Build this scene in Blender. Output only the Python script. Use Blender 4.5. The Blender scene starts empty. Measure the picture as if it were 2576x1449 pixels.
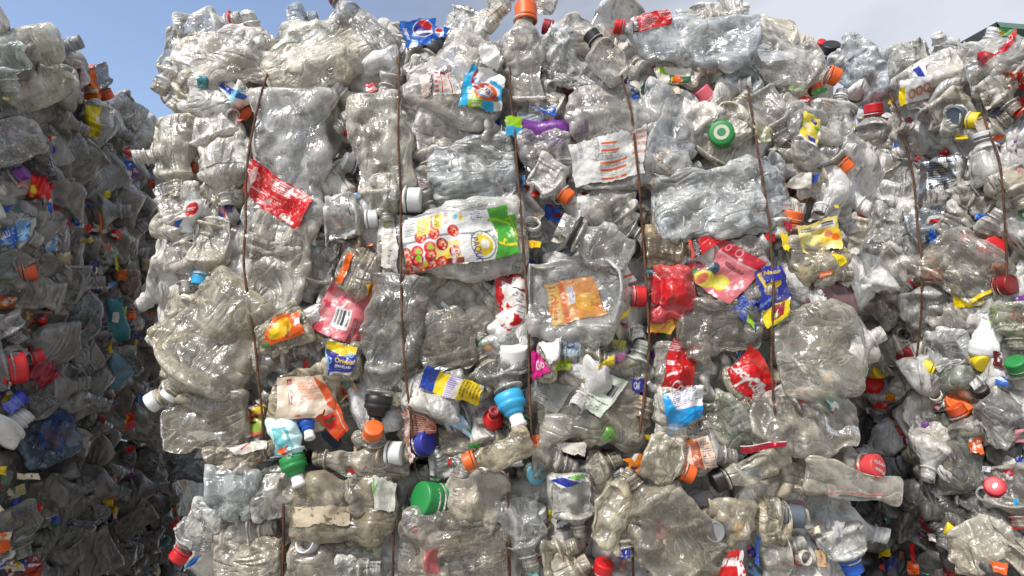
import bpy, math, random
import numpy as np
from mathutils import Vector, Matrix
from mathutils.bvhtree import BVHTree

# ------------------------------------------------------------------ camera, sky, sun
C = bpy.context.scene.collection
SC = bpy.context.scene
PITCH = math.radians(10.5)
F, W0, H0 = 1717.0, 2576.0, 1449.0           # lens in photograph units (full frame 2576 wide)
EYE = np.array((0.0, 0.0, 1.62))
cam = bpy.data.cameras.new('camera')
cam.sensor_width = 36.0; cam.lens = 36.0 * F / W0
cam.clip_start = 0.02; cam.clip_end = 3000
camo = bpy.data.objects.new('camera', cam); C.objects.link(camo)
camo.location = EYE; camo.rotation_euler = (math.radians(90) + PITCH, 0, 0)
SC.camera = camo

SUN_EL, SUN_AZ = math.radians(50), math.radians(218)      # azimuth measured clockwise from +Y
sund = np.array((math.sin(SUN_AZ) * math.cos(SUN_EL), math.cos(SUN_AZ) * math.cos(SUN_EL), math.sin(SUN_EL)))
world = bpy.data.worlds.new('World'); SC.world = world; world.use_nodes = True
wn, wl = world.node_tree.nodes, world.node_tree.links
bg = wn['Background']
sky = wn.new('ShaderNodeTexSky'); sky.sky_type = 'NISHITA'; sky.sun_disc = False
sky.sun_elevation = SUN_EL; sky.sun_rotation = SUN_AZ
sky.dust_density = 0.6; sky.ozone_density = 2.0
tc = wn.new('ShaderNodeTexCoord')
mp = wn.new('ShaderNodeMapping'); mp.inputs['Scale'].default_value = (1.0, 1.0, 2.2)
mp.inputs['Location'].default_value = (0.3, 0.1, 0.2)
wl.new(tc.outputs['Generated'], mp.inputs[0])
cn = wn.new('ShaderNodeTexNoise'); cn.inputs['Scale'].default_value = 1.7; cn.inputs['Detail'].default_value = 7
cn.inputs['Roughness'].default_value = 0.52; cn.inputs['Distortion'].default_value = 0.4
wl.new(mp.outputs[0], cn.inputs[0])
sx = wn.new('ShaderNodeSeparateXYZ'); wl.new(tc.outputs['Generated'], sx.inputs[0])
mx = wn.new('ShaderNodeMapRange'); mx.inputs[1].default_value = -0.42; mx.inputs[2].default_value = 0.10
mx.inputs[3].default_value = -0.14; mx.inputs[4].default_value = 0.30
wl.new(sx.outputs[0], mx.inputs[0])
ad = wn.new('ShaderNodeMath'); ad.operation = 'ADD'; wl.new(cn.outputs[0], ad.inputs[0]); wl.new(mx.outputs[0], ad.inputs[1])
cr = wn.new('ShaderNodeMapRange'); cr.inputs[1].default_value = 0.30; cr.inputs[2].default_value = 0.76
cr.interpolation_type = 'SMOOTHSTEP'; wl.new(ad.outputs[0], cr.inputs[0])
cn2 = wn.new('ShaderNodeTexNoise'); cn2.inputs['Scale'].default_value = 2.6; cn2.inputs['Detail'].default_value = 5
wl.new(mp.outputs[0], cn2.inputs[0])
mx2 = wn.new('ShaderNodeMapRange'); mx2.inputs[1].default_value = 0.0; mx2.inputs[2].default_value = 0.62
mx2.inputs[3].default_value = -0.12; mx2.inputs[4].default_value = 0.22
wl.new(sx.outputs[0], mx2.inputs[0])
ad2 = wn.new('ShaderNodeMath'); ad2.operation = 'ADD'; wl.new(cn2.outputs[0], ad2.inputs[0]); wl.new(mx2.outputs[0], ad2.inputs[1])
ccol = wn.new('ShaderNodeValToRGB')
ccol.color_ramp.elements[0].position = 0.34; ccol.color_ramp.elements[0].color = (0.33, 0.38, 0.49, 1)
ccol.color_ramp.elements[1].position = 0.70; ccol.color_ramp.elements[1].color = (0.72, 0.77, 0.86, 1)
wl.new(ad2.outputs[0], ccol.inputs[0])
skm = wn.new('ShaderNodeVectorMath'); skm.operation = 'MULTIPLY'; skm.inputs[1].default_value = (2.15, 1.90, 1.76)
wl.new(sky.outputs[0], skm.inputs[0])
cls = wn.new('ShaderNodeVectorMath'); cls.operation = 'SCALE'; cls.inputs['Scale'].default_value = 0.93 / 0.12
wl.new(ccol.outputs[0], cls.inputs[0])
wm = wn.new('ShaderNodeMix'); wm.data_type = 'RGBA'
wl.new(cr.outputs[0], wm.inputs[0]); wl.new(skm.outputs[0], wm.inputs[6]); wl.new(cls.outputs[0], wm.inputs[7])
wl.new(wm.outputs[2], bg.inputs[0]); bg.inputs[1].default_value = 0.12

sl = bpy.data.lights.new('sun', 'SUN'); sl.energy = 4.0; sl.angle = math.radians(9); sl.color = (1.0, 0.955, 0.89)
so = bpy.data.objects.new('sun', sl); C.objects.link(so)
so.rotation_euler = Vector(sund).to_track_quat('Z', 'Y').to_euler()
vs = SC.view_settings; vs.view_transform = 'Standard'; vs.look = 'None'; vs.exposure = 0.14; vs.gamma = 1.0
vs.use_curve_mapping = False
cy = SC.cycles
cy.max_bounces = 7; cy.diffuse_bounces = 3; cy.glossy_bounces = 3; cy.transmission_bounces = 4
cy.transparent_max_bounces = 14; cy.caustics_reflective = False; cy.caustics_refractive = False
cy.sample_clamp_indirect = 4.0; cy.use_denoising = True
try: cy.denoiser = 'OPENIMAGEDENOISE'
except Exception: pass

# ------------------------------------------------------------------ picture point -> place in the yard
cp, sp = math.cos(PITCH), math.sin(PITCH)
RIGHT = np.array((1.0, 0, 0)); FWD = np.array((0, cp, sp)); UP = np.array((0, -sp, cp))
def ray(u, v):
    return FWD + RIGHT * ((u - W0 / 2) / F) + UP * (-(v - H0 / 2) / F)
def unit(a): return a / np.linalg.norm(a)
class Face:
    def __init__(s, p, q):                      # the upright bale face through p and q (plan), outward to the camera
        s.p = np.array((p[0], p[1], 0.0)); t = unit(np.array((q[0] - p[0], q[1] - p[1], 0.0)))
        s.n = np.array((t[1], -t[0], 0.0)); s.t = t
        if np.dot(s.n, EYE - s.p) < 0: s.n = -s.n
    def at(s, u, v, d=0.0):
        r = ray(u, v); k = (np.dot(s.n, s.p - EYE) + d) / np.dot(s.n, r)
        return EYE + r * k
FACES = {
    'M': Face((-0.6, 1.15), (0.6, 1.15)),
    'L': Face((-0.87, 1.0), (-0.93, 2.4)),
    'R': Face((1.0, 1.05), (0.62, 1.75)),
}
def face_point(face, u, v, d=0.0): return FACES[face].at(u, v, d)
def px(face, u, v):                              # metres per photograph unit there
    p = face_point(face, u, v); return float(np.dot(p - EYE, FWD)) / F
def local_normal(face, u, v):
    f = FACES[face]; p = f.at(u, v); t = unit(EYE - p)
    return unit(f.n) if face == 'M' else unit(0.45 * f.n + 0.75 * t)
def on_plane(u, v, p0, n):
    r = ray(u, v); return EYE + r * (np.dot(n, p0 - EYE) / np.dot(n, r))

# ------------------------------------------------------------------ noise
def rng(seed): return np.random.RandomState(int(seed) % 2**31)
def vnoise(p, seed=0):
    p = p + rng(seed).uniform(0, 60, 3); i = np.floor(p).astype(np.int64); f = p - i; f = f * f * (3 - 2 * f)
    def h(a, b, c):
        n = (i[:, 0] + a) * 73856093 ^ (i[:, 1] + b) * 19349663 ^ (i[:, 2] + c) * 83492791 ^ (seed * 2654435)
        n = (n ^ (n >> 13)) * 1274126177 & 0x7fffffff
        n = (n ^ (n >> 16)) & 0xffff
        return n / 65535.0
    r = 0
    for a in (0, 1):
        for b in (0, 1):
            for c in (0, 1):
                w = (f[:, 0] if a else 1 - f[:, 0]) * (f[:, 1] if b else 1 - f[:, 1]) * (f[:, 2] if c else 1 - f[:, 2])
                r = r + w * h(a, b, c)
    return r * 2 - 1
def facets(p, s, seed, k=None, tilt=0.7, stretch=None):
    """creased height field over the points p: flat folded facets of size s with sharp creases between them"""
    R = rng(seed)
    q = p.copy() if stretch is None else p * stretch
    n = k or 60
    c = q[R.randint(0, len(q), n)] + R.normal(0, s * 0.2, (n, 3))
    t = R.normal(0, tilt, (n, 3)); h0 = R.uniform(-0.25, 0.25, n)
    a = q / s; cc = c / s
    d2 = (a ** 2).sum(1)[:, None] - 2 * a @ cc.T + (cc ** 2).sum(1)[None]
    m = -d2 * 0.8 + a @ t.T - (cc * t).sum(1)[None] + h0
    h = m.max(1)
    return h - np.median(h)

# ------------------------------------------------------------------ meshes and objects
def grid_faces(nu, nv, wrap):
    m = nu if wrap else nu - 1
    i = np.arange(m); j = np.arange(nv - 1)
    I, J = np.meshgrid(i, j); I2 = (I + 1) % nu
    return np.stack([J * nu + I, J * nu + I2, (J + 1) * nu + I2, (J + 1) * nu + I], -1).reshape(-1, 4)
def mesh_from(name, v, f, mat=None, smooth=True, col=None):
    me = bpy.data.meshes.new(name)
    v = np.asarray(v, dtype=np.float32); f = np.asarray(f, dtype=np.int32)
    k = f.shape[1]
    me.vertices.add(len(v)); me.vertices.foreach_set('co', v.ravel())
    me.loops.add(f.size); me.loops.foreach_set('vertex_index', f.ravel())
    me.polygons.add(len(f)); me.polygons.foreach_set('loop_start', np.arange(0, f.size, k, dtype=np.int32))
    me.polygons.foreach_set('loop_total', np.full(len(f), k, dtype=np.int32))
    me.polygons.foreach_set('use_smooth', np.full(len(f), smooth, dtype=bool))
    if col is not None:
        a = me.color_attributes.new('print', 'FLOAT_COLOR', 'POINT'); a.data.foreach_set('color', col.astype(np.float32).ravel())
    me.update(calc_edges=True)
    if mat: me.materials.append(mat)
    return me
def link(name, data, parent=None, mat4=None, color=None):
    o = bpy.data.objects.new(name, data); C.objects.link(o)
    if parent is not None: o.parent = parent
    if mat4 is not None: o.matrix_basis = mat4
    if color is not None: o.color = color
    return o
def tag(o, label=None, cat=None, group=None, kind=None):
    if label: o['label'] = label
    if cat: o['category'] = cat
    if group: o['group'] = group
    if kind: o['kind'] = kind
    return o
def frame(o, x, y, z):
    m = Matrix.Identity(4)
    for i, a in enumerate((x, y, z, o)):
        for r in range(3): m[r][i] = float(a[r])
    return m
def vnormals(v, f):
    a = v[f[:, 2]] - v[f[:, 0]]; b = v[f[:, 3]] - v[f[:, 1]]
    n = np.cross(a, b); o = np.zeros_like(v)
    for k in range(4): np.add.at(o, f[:, k], n)
    return o / (np.linalg.norm(o, axis=1)[:, None] + 1e-12)
def lathe(prof, n=32, flute=0.0, flz=(0, 0), closed=True):
    prof = np.array(prof, float); nv = len(prof)
    th = np.arange(n) / n * 2 * math.pi
    v = np.zeros((nv, n, 3))
    for j, (r, z) in enumerate(prof):
        rr = np.full(n, r)
        if flute and flz[0] <= z <= flz[1]: rr = rr * (1 - flute * (np.arange(n) % 2))
        v[j, :, 0] = rr * np.cos(th); v[j, :, 1] = rr * np.sin(th); v[j, :, 2] = z
    return v.reshape(-1, 3), grid_faces(n, nv, True)

# ------------------------------------------------------------------ materials
def new_mat(name):
    m = bpy.data.materials.new(name); m.use_nodes = True
    nt = m.node_tree; nt.nodes.clear()
    return m, nt.nodes, nt.links, nt.nodes.new('ShaderNodeOutputMaterial')
def mth(N, L, op, a, b=None, clamp=False):
    n = N.new('ShaderNodeMath'); n.operation = op; n.use_clamp = clamp
    for k, x in enumerate((a, b)):
        if x is None: continue
        if isinstance(x, (int, float)): n.inputs[k].default_value = x
        else: L.new(x, n.inputs[k])
    return n.outputs[0]
def texpos(N, L):
    tc = N.new('ShaderNodeTexCoord'); oi = N.new('ShaderNodeObjectInfo')
    r = mth(N, L, 'MULTIPLY', oi.outputs['Random'], 40.0)
    a = N.new('ShaderNodeVectorMath'); a.operation = 'ADD'
    L.new(tc.outputs['Object'], a.inputs[0]); L.new(r, a.inputs[1])
    return a.outputs[0], oi
def noise(N, L, vec, scale, detail=3, rough=0.5, dist=0.0):
    n = N.new('ShaderNodeTexNoise'); n.inputs['Scale'].default_value = scale; n.inputs['Detail'].default_value = detail
    n.inputs['Roughness'].default_value = rough; n.inputs['Distortion'].default_value = dist
    L.new(vec, n.inputs['Vector']); return n.outputs[0]
def ramp(N, L, x, a, b, lo=0.0, hi=1.0):
    n = N.new('ShaderNodeMapRange'); n.inputs[1].default_value = a; n.inputs[2].default_value = b
    n.inputs[3].default_value = lo; n.inputs[4].default_value = hi; L.new(x, n.inputs[0]); return n.outputs[0]
def mixc(N, L, f, a, b):
    n = N.new('ShaderNodeMix'); n.data_type = 'RGBA'
    for k, x in ((0, f), (6, a), (7, b)):
        if isinstance(x, (int, float)): n.inputs[k].default_value = x
        elif isinstance(x, tuple): n.inputs[k].default_value = x + (1,)
        else: L.new(x, n.inputs[k])
    return n.outputs[2]
def mixs(N, L, f, a, b):
    n = N.new('ShaderNodeMixShader')
    if isinstance(f, (int, float)): n.inputs[0].default_value = f
    else: L.new(f, n.inputs[0])
    L.new(a, n.inputs[1]); L.new(b, n.inputs[2]); return n.outputs[0]

def clear_plastic(name, rough=0.12, bump=0.74, dirt=0.36, haze_add=-0.02, lean_amt=.62):
    m, N, L, out = new_mat(name)
    vec, oi = texpos(N, L)
    haze = oi.outputs['Alpha']
    cloudy = ramp(N, L, noise(N, L, vec, 22, 4, 0.6), 0.35, 0.68, -0.22, 0.16)
    geo = N.new('ShaderNodeNewGeometry')
    edge = ramp(N, L, geo.outputs['Pointiness'], 0.50, 0.57, 0.0, 0.40)
    h = mth(N, L, 'ADD', mth(N, L, 'ADD', haze, cloudy), edge)
    if haze_add: h = mth(N, L, 'ADD', h, haze_add)
    h = mth(N, L, 'MINIMUM', mth(N, L, 'MAXIMUM', h, 0.16), 0.96)
    tm = N.new('ShaderNodeMix'); tm.data_type = 'RGBA'; tm.blend_type = 'MULTIPLY'; tm.inputs[0].default_value = 1; L.new(oi.outputs['Color'], tm.inputs[6]); tm.inputs[7].default_value = (.80, .735, .63, 1)
    tint = mixc(N, L, ramp(N, L, noise(N, L, vec, 9, 4, .6), .38, .66, .0, .9), oi.outputs['Color'], tm.outputs[2])
    # wrinkles finer than the mesh: long sharp folds and small crackle
    mpn = N.new('ShaderNodeMapping'); mpn.inputs['Scale'].default_value = (1, 1, .42); mpn.inputs['Rotation'].default_value = (.2, .5, .3)
    L.new(vec, mpn.inputs[0]); sv = mpn.outputs[0]
    def ridge(scale, dist, v_):
        n_ = noise(N, L, v_, scale, 2, .5, dist); return mth(N, L, 'ABSOLUTE', mth(N, L, 'SUBTRACT', n_, .5))
    r1 = mth(N, L, 'MINIMUM', ridge(24, 1.0, sv), .10); r2 = mth(N, L, 'MINIMUM', ridge(70, .8, vec), .09)
    hb = mth(N, L, 'ADD', mth(N, L, 'MULTIPLY', r1, 6.0), mth(N, L, 'MULTIPLY', r2, 1.2))
    # every little facet of crumpled film leans its own way
    def lean(scale, amt, v_):
        wr = N.new('ShaderNodeTexNoise'); wr.inputs['Scale'].default_value = scale * .6; wr.inputs['Detail'].default_value = 1; L.new(v_, wr.inputs['Vector'])
        wv = N.new('ShaderNodeVectorMath'); wv.operation = 'MULTIPLY_ADD'; wv.inputs[1].default_value = (.9 / scale,) * 3
        L.new(wr.outputs['Color'], wv.inputs[0]); L.new(v_, wv.inputs[2])
        vo = N.new('ShaderNodeTexVoronoi'); vo.inputs['Scale'].default_value = scale; L.new(wv.outputs[0], vo.inputs['Vector'])
        s_ = N.new('ShaderNodeVectorMath'); s_.operation = 'SUBTRACT'; s_.inputs[1].default_value = (.5, .5, .5); L.new(vo.outputs['Color'], s_.inputs[0])
        k_ = N.new('ShaderNodeVectorMath'); k_.operation = 'SCALE'; k_.inputs['Scale'].default_value = amt; L.new(s_.outputs[0], k_.inputs[0]); return k_.outputs[0]
    add = lambda x, y: (lambda n_: (L.new(x, n_.inputs[0]), L.new(y, n_.inputs[1]), n_.outputs[0])[2])(N.new('ShaderNodeVectorMath'))
    nn = N.new('ShaderNodeVectorMath'); nn.operation = 'NORMALIZE'
    L.new(add(add(geo.outputs['Normal'], lean(34, lean_amt, sv)), lean(95, lean_amt * .38, vec)), nn.inputs[0])
    bp = N.new('ShaderNodeBump'); bp.inputs['Strength'].default_value = bump; bp.inputs['Distance'].default_value = 0.006
    L.new(hb, bp.inputs['Height']); L.new(nn.outputs[0], bp.inputs['Normal']); soft = nn.outputs[0]
    white = mth(N, L, 'MULTIPLY', ramp(N, L, r1, 0.0, 0.016, 1.0, 0.0), 0.26)
    h = mth(N, L, 'MINIMUM', mth(N, L, 'ADD', h, mth(N, L, 'MAXIMUM', white, 0.0)), .97)
    tr = N.new('ShaderNodeBsdfTransparent')
    L.new(mixc(N, L, 0.35, (0.97, 0.975, 0.97), tint), tr.inputs[0])
    df = N.new('ShaderNodeBsdfDiffuse'); L.new(tint, df.inputs[0]); L.new(bp.outputs[0], df.inputs['Normal'])
    tl = N.new('ShaderNodeBsdfTranslucent'); L.new(tint, tl.inputs[0])
    milky = mixs(N, L, 0.22, df.outputs[0], tl.outputs[0])
    lw = N.new('ShaderNodeLayerWeight'); lw.inputs['Blend'].default_value = .5; L.new(soft, lw.inputs['Normal'])
    rim = mth(N, L, 'MULTIPLY', mth(N, L, 'POWER', lw.outputs['Facing'], 2.2), 0.62)      # a longer way through the wall at grazing angles
    h = mth(N, L, 'MINIMUM', mth(N, L, 'ADD', h, rim), .95)
    base = mixs(N, L, h, tr.outputs[0], milky)
    spots = ramp(N, L, noise(N, L, vec, 190, 3, 0.65), 0.66, 0.74)
    smear = ramp(N, L, noise(N, L, vec, 34, 5, 0.7, 0.6), 0.60, 0.85)
    dm = mth(N, L, 'MULTIPLY', mth(N, L, 'MAXIMUM', spots, smear), dirt, True)
    dd = N.new('ShaderNodeBsdfDiffuse')
    L.new(mixc(N, L, noise(N, L, vec, 60, 2), (0.30, 0.22, 0.14), (0.58, 0.50, 0.40)), dd.inputs[0])
    base = mixs(N, L, dm, base, dd.outputs[0])
    gl = N.new('ShaderNodeBsdfGlossy'); L.new(bp.outputs[0], gl.inputs['Normal'])
    L.new(ramp(N, L, noise(N, L, vec, 40, 2), 0.3, 0.7, rough + .08, rough + 0.30), gl.inputs['Roughness'])
    fr = N.new('ShaderNodeFresnel'); fr.inputs[0].default_value = 1.5; L.new(bp.outputs[0], fr.inputs['Normal'])
    f2 = mth(N, L, 'ADD', mth(N, L, 'MULTIPLY', fr.outputs[0], 1.0), 0.03, True)
    L.new(mixs(N, L, f2, base, gl.outputs[0]), out.inputs[0])
    return m
M = {}
M['clear'] = clear_plastic('clear_pet_plastic')
M['smooth'] = clear_plastic('smooth_clear_plastic', rough=0.10, bump=0.46, dirt=0.32, haze_add=-0.12, lean_amt=.38)
M['film'] = clear_plastic('creased_thin_plastic', rough=0.16, bump=0.6, dirt=0.3, haze_add=0.10, lean_amt=.7)

def solid_plastic(name, rough=0.38, grime=0.72, bump=0.12):
    m, N, L, out = new_mat(name)
    vec, oi = texpos(N, L)
    g = ramp(N, L, noise(N, L, vec, 55, 5, 0.7), 0.52, 0.78)
    sp_ = ramp(N, L, noise(N, L, vec, 260, 2, 0.6), 0.64, 0.72)
    gm = mth(N, L, 'MULTIPLY', mth(N, L, 'MAXIMUM', g, sp_), grime, True)
    c = mixc(N, L, gm, oi.outputs['Color'], (0.17, 0.125, 0.085))
    b = N.new('ShaderNodeBsdfPrincipled'); L.new(c, b.inputs['Base Color'])
    L.new(mth(N, L, 'ADD', mth(N, L, 'MULTIPLY', gm, 0.4), rough), b.inputs['Roughness'])
    b.inputs['Specular IOR Level'].default_value = 0.5
    bp = N.new('ShaderNodeBump'); bp.inputs['Strength'].default_value = bump; bp.inputs['Distance'].default_value = 0.002
    L.new(noise(N, L, vec, 220, 3), bp.inputs['Height']); L.new(bp.outputs[0], b.inputs['Normal'])
    L.new(b.outputs[0], out.inputs[0]); return m
M['cap'] = solid_plastic('cap_plastic')
M['opaque'] = solid_plastic('opaque_plastic', rough=0.28, grime=0.45, bump=0.3)

def film_print(name, alpha=1.0, rough=0.30, metal=0.0):
    m, N, L, out = new_mat(name)
    vec, oi = texpos(N, L)
    at = N.new('ShaderNodeAttribute'); at.attribute_name = 'print'
    g = ramp(N, L, noise(N, L, vec, 45, 5, 0.72), 0.50, 0.80)
    sp_ = ramp(N, L, noise(N, L, vec, 300, 2, 0.6), 0.66, 0.74)
    gm = mth(N, L, 'MULTIPLY', mth(N, L, 'MAXIMUM', g, sp_), 0.55, True)
    c = mixc(N, L, gm, mixc(N, L, 0.2, at.outputs['Color'], (0.06, 0.058, 0.055)), (0.24, 0.18, 0.12))
    hs = N.new('ShaderNodeHueSaturation'); hs.inputs['Saturation'].default_value = 1.06; L.new(c, hs.inputs['Color']); c = hs.outputs[0]
    b = N.new('ShaderNodeBsdfPrincipled'); L.new(c, b.inputs['Base Color']); b.inputs['Metallic'].default_value = metal
    L.new(mth(N, L, 'ADD', mth(N, L, 'MULTIPLY', gm, 0.5), rough), b.inputs['Roughness'])
    bp = N.new('ShaderNodeBump'); bp.inputs['Strength'].default_value = 0.5; bp.inputs['Distance'].default_value = 0.003
    vo = N.new('ShaderNodeTexVoronoi'); vo.inputs['Scale'].default_value = 90; L.new(vec, vo.inputs['Vector'])
    L.new(vo.outputs['Distance'], bp.inputs['Height']); L.new(bp.outputs[0], b.inputs['Normal'])
    if alpha < 1: b.inputs['Alpha'].default_value = alpha
    L.new(b.outputs[0], out.inputs[0]); return m
M['print'] = film_print('printed_film')
M['paper'] = film_print('printed_paper', rough=0.7)
M['sheer'] = film_print('sheer_printed_film', alpha=0.62)
M['foil'] = film_print('crumpled_foil', rough=0.22, metal=0.9)

def rust():
    m, N, L, out = new_mat('rusty_steel'); vec, oi = texpos(N, L)
    b = N.new('ShaderNodeBsdfPrincipled')
    c = mixc(N, L, ramp(N, L, noise(N, L, vec, 70, 5, 0.7), 0.35, 0.7), (0.03, 0.018, 0.013), (0.19, 0.075, 0.03))
    L.new(c, b.inputs['Base Color']); b.inputs['Roughness'].default_value = 0.75; b.inputs['Metallic'].default_value = 0.2
    bp = N.new('ShaderNodeBump'); bp.inputs['Strength'].default_value = 0.6; bp.inputs['Distance'].default_value = 0.001
    L.new(noise(N, L, vec, 600, 3), bp.inputs['Height']); L.new(bp.outputs[0], b.inputs['Normal'])
    L.new(b.outputs[0], out.inputs[0]); return m
M['rust'] = rust()
def core_mat():
    m, N, L, out = new_mat('packed_plastic_mass'); vec, oi = texpos(N, L)
    vo = N.new('ShaderNodeTexVoronoi'); vo.inputs['Scale'].default_value = 26; vo.inputs['Randomness'].default_value = 1
    L.new(vec, vo.inputs['Vector'])
    sc_ = N.new('ShaderNodeSeparateColor'); L.new(vo.outputs['Color'], sc_.inputs[0])
    r = N.new('ShaderNodeValToRGB'); r.color_ramp.interpolation = 'CONSTANT'
    cols = [(0, (.50, .50, .48)), (.22, (.66, .66, .64)), (.45, (.34, .34, .33)), (.62, (.56, .54, .50)), (.80, (.36, .03, .03)),
            (.84, (.25, .27, .28)), (.90, (.04, .10, .32)), (.93, (.4, .4, .4)), (.96, (.45, .14, .02)), (.98, (.5, .5, .48))]
    el = r.color_ramp.elements
    while len(el) < len(cols): el.new(0.5)
    for e, (p, c) in zip(el, cols): e.position = p; e.color = c + (1,)
    L.new(sc_.outputs[0], r.inputs[0])
    c = mixc(N, L, noise(N, L, vec, 40, 4), r.outputs[0], (0.30, 0.29, 0.26))
    b = N.new('ShaderNodeBsdfPrincipled'); L.new(c, b.inputs['Base Color']); b.inputs['Roughness'].default_value = 0.25
    bp = N.new('ShaderNodeBump'); bp.inputs['Strength'].default_value = 0.9; bp.inputs['Distance'].default_value = 0.01
    L.new(mth(N, L, 'ADD', vo.outputs['Distance'], noise(N, L, vec, 90, 4)), bp.inputs['Height']); L.new(bp.outputs[0], b.inputs['Normal'])
    L.new(b.outputs[0], out.inputs[0]); return m
M['core'] = core_mat()
def ground_mat():
    m, N, L, out = new_mat('worn_concrete'); vec, oi = texpos(N, L)
    b = N.new('ShaderNodeBsdfPrincipled'); b.inputs['Roughness'].default_value = 0.85
    L.new(mixc(N, L, noise(N, L, vec, 1.4, 8, 0.7), (0.26, 0.25, 0.225), (0.38, 0.36, 0.33)), b.inputs['Base Color'])
    L.new(b.outputs[0], out.inputs[0]); return m
M['ground'] = ground_mat()
def plain(name, col, rough=0.5):
    m, N, L, out = new_mat(name); vec, oi = texpos(N, L)
    b = N.new('ShaderNodeBsdfPrincipled'); b.inputs['Roughness'].default_value = rough
    L.new(mixc(N, L, noise(N, L, vec, 8, 5), tuple(x * .8 for x in col), col), b.inputs['Base Color'])
    L.new(b.outputs[0], out.inputs[0]); return m
# ------------------------------------------------------------------ printed artwork (flat print on labels)
CO = dict(red=(200, 22, 30), dred=(130, 14, 24), crimson=(150, 12, 40), white=(235, 234, 230), off=(214, 208, 196), black=(22, 22, 24),
          orange=(226, 98, 26), dorange=(196, 74, 28), yellow=(236, 206, 30), green=(24, 130, 62), dgreen=(18, 84, 48), lime=(150, 196, 40),
          blue=(18, 88, 184), dblue=(30, 40, 140), navy=(20, 34, 92), cyan=(48, 164, 212), lcyan=(120, 200, 226), teal=(20, 110, 120), mint=(150, 214, 206),
          pink=(216, 96, 112), lpink=(222, 150, 156), magenta=(206, 20, 124), purple=(106, 42, 130), brown=(110, 58, 42), tan=(196, 168, 128),
          gray=(140, 142, 142), lgray=(196, 198, 196), dgray=(66, 68, 72), cream=(232, 220, 194), salmon=(206, 122, 92), silver=(190, 192, 194),
          lblue=(124, 170, 214), beige=(206, 196, 168), maroon=(96, 16, 30), olive=(150, 140, 40), slate=(84, 96, 108), milk=(214, 216, 214))
def lin(c):
    if isinstance(c, str): c = CO[c]
    c = np.array(c, float) / 255.0
    return np.where(c <= 0.04045, c / 12.92, ((c + 0.055) / 1.055) ** 2.4)
def rgba(c, a=1.0): return tuple(float(x) for x in lin(c)) + (a,)
_tt = {}
def text_tris(s, bold=False):
    if (s, bold) in _tt: return _tt[(s, bold)]
    cu = bpy.data.curves.new('t', 'FONT'); cu.body = s; cu.size = 1.0; cu.resolution_u = 3
    if bold: cu.offset = 0.02
    ob = bpy.data.objects.new('t', cu); C.objects.link(ob)
    bpy.context.view_layer.update()
    me = ob.to_mesh(); me.calc_loop_triangles()
    v = np.array([x.co[:2] for x in me.vertices]).reshape(-1, 2)
    t = np.array([x.vertices[:] for x in me.loop_triangles], dtype=int).reshape(-1, 3)
    ob.to_mesh_clear(); bpy.data.objects.remove(ob); bpy.data.curves.remove(cu)
    if len(v): v = v - np.array([v[:, 0].min(), 0])
    _tt[(s, bold)] = (v, t); return v, t
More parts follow.
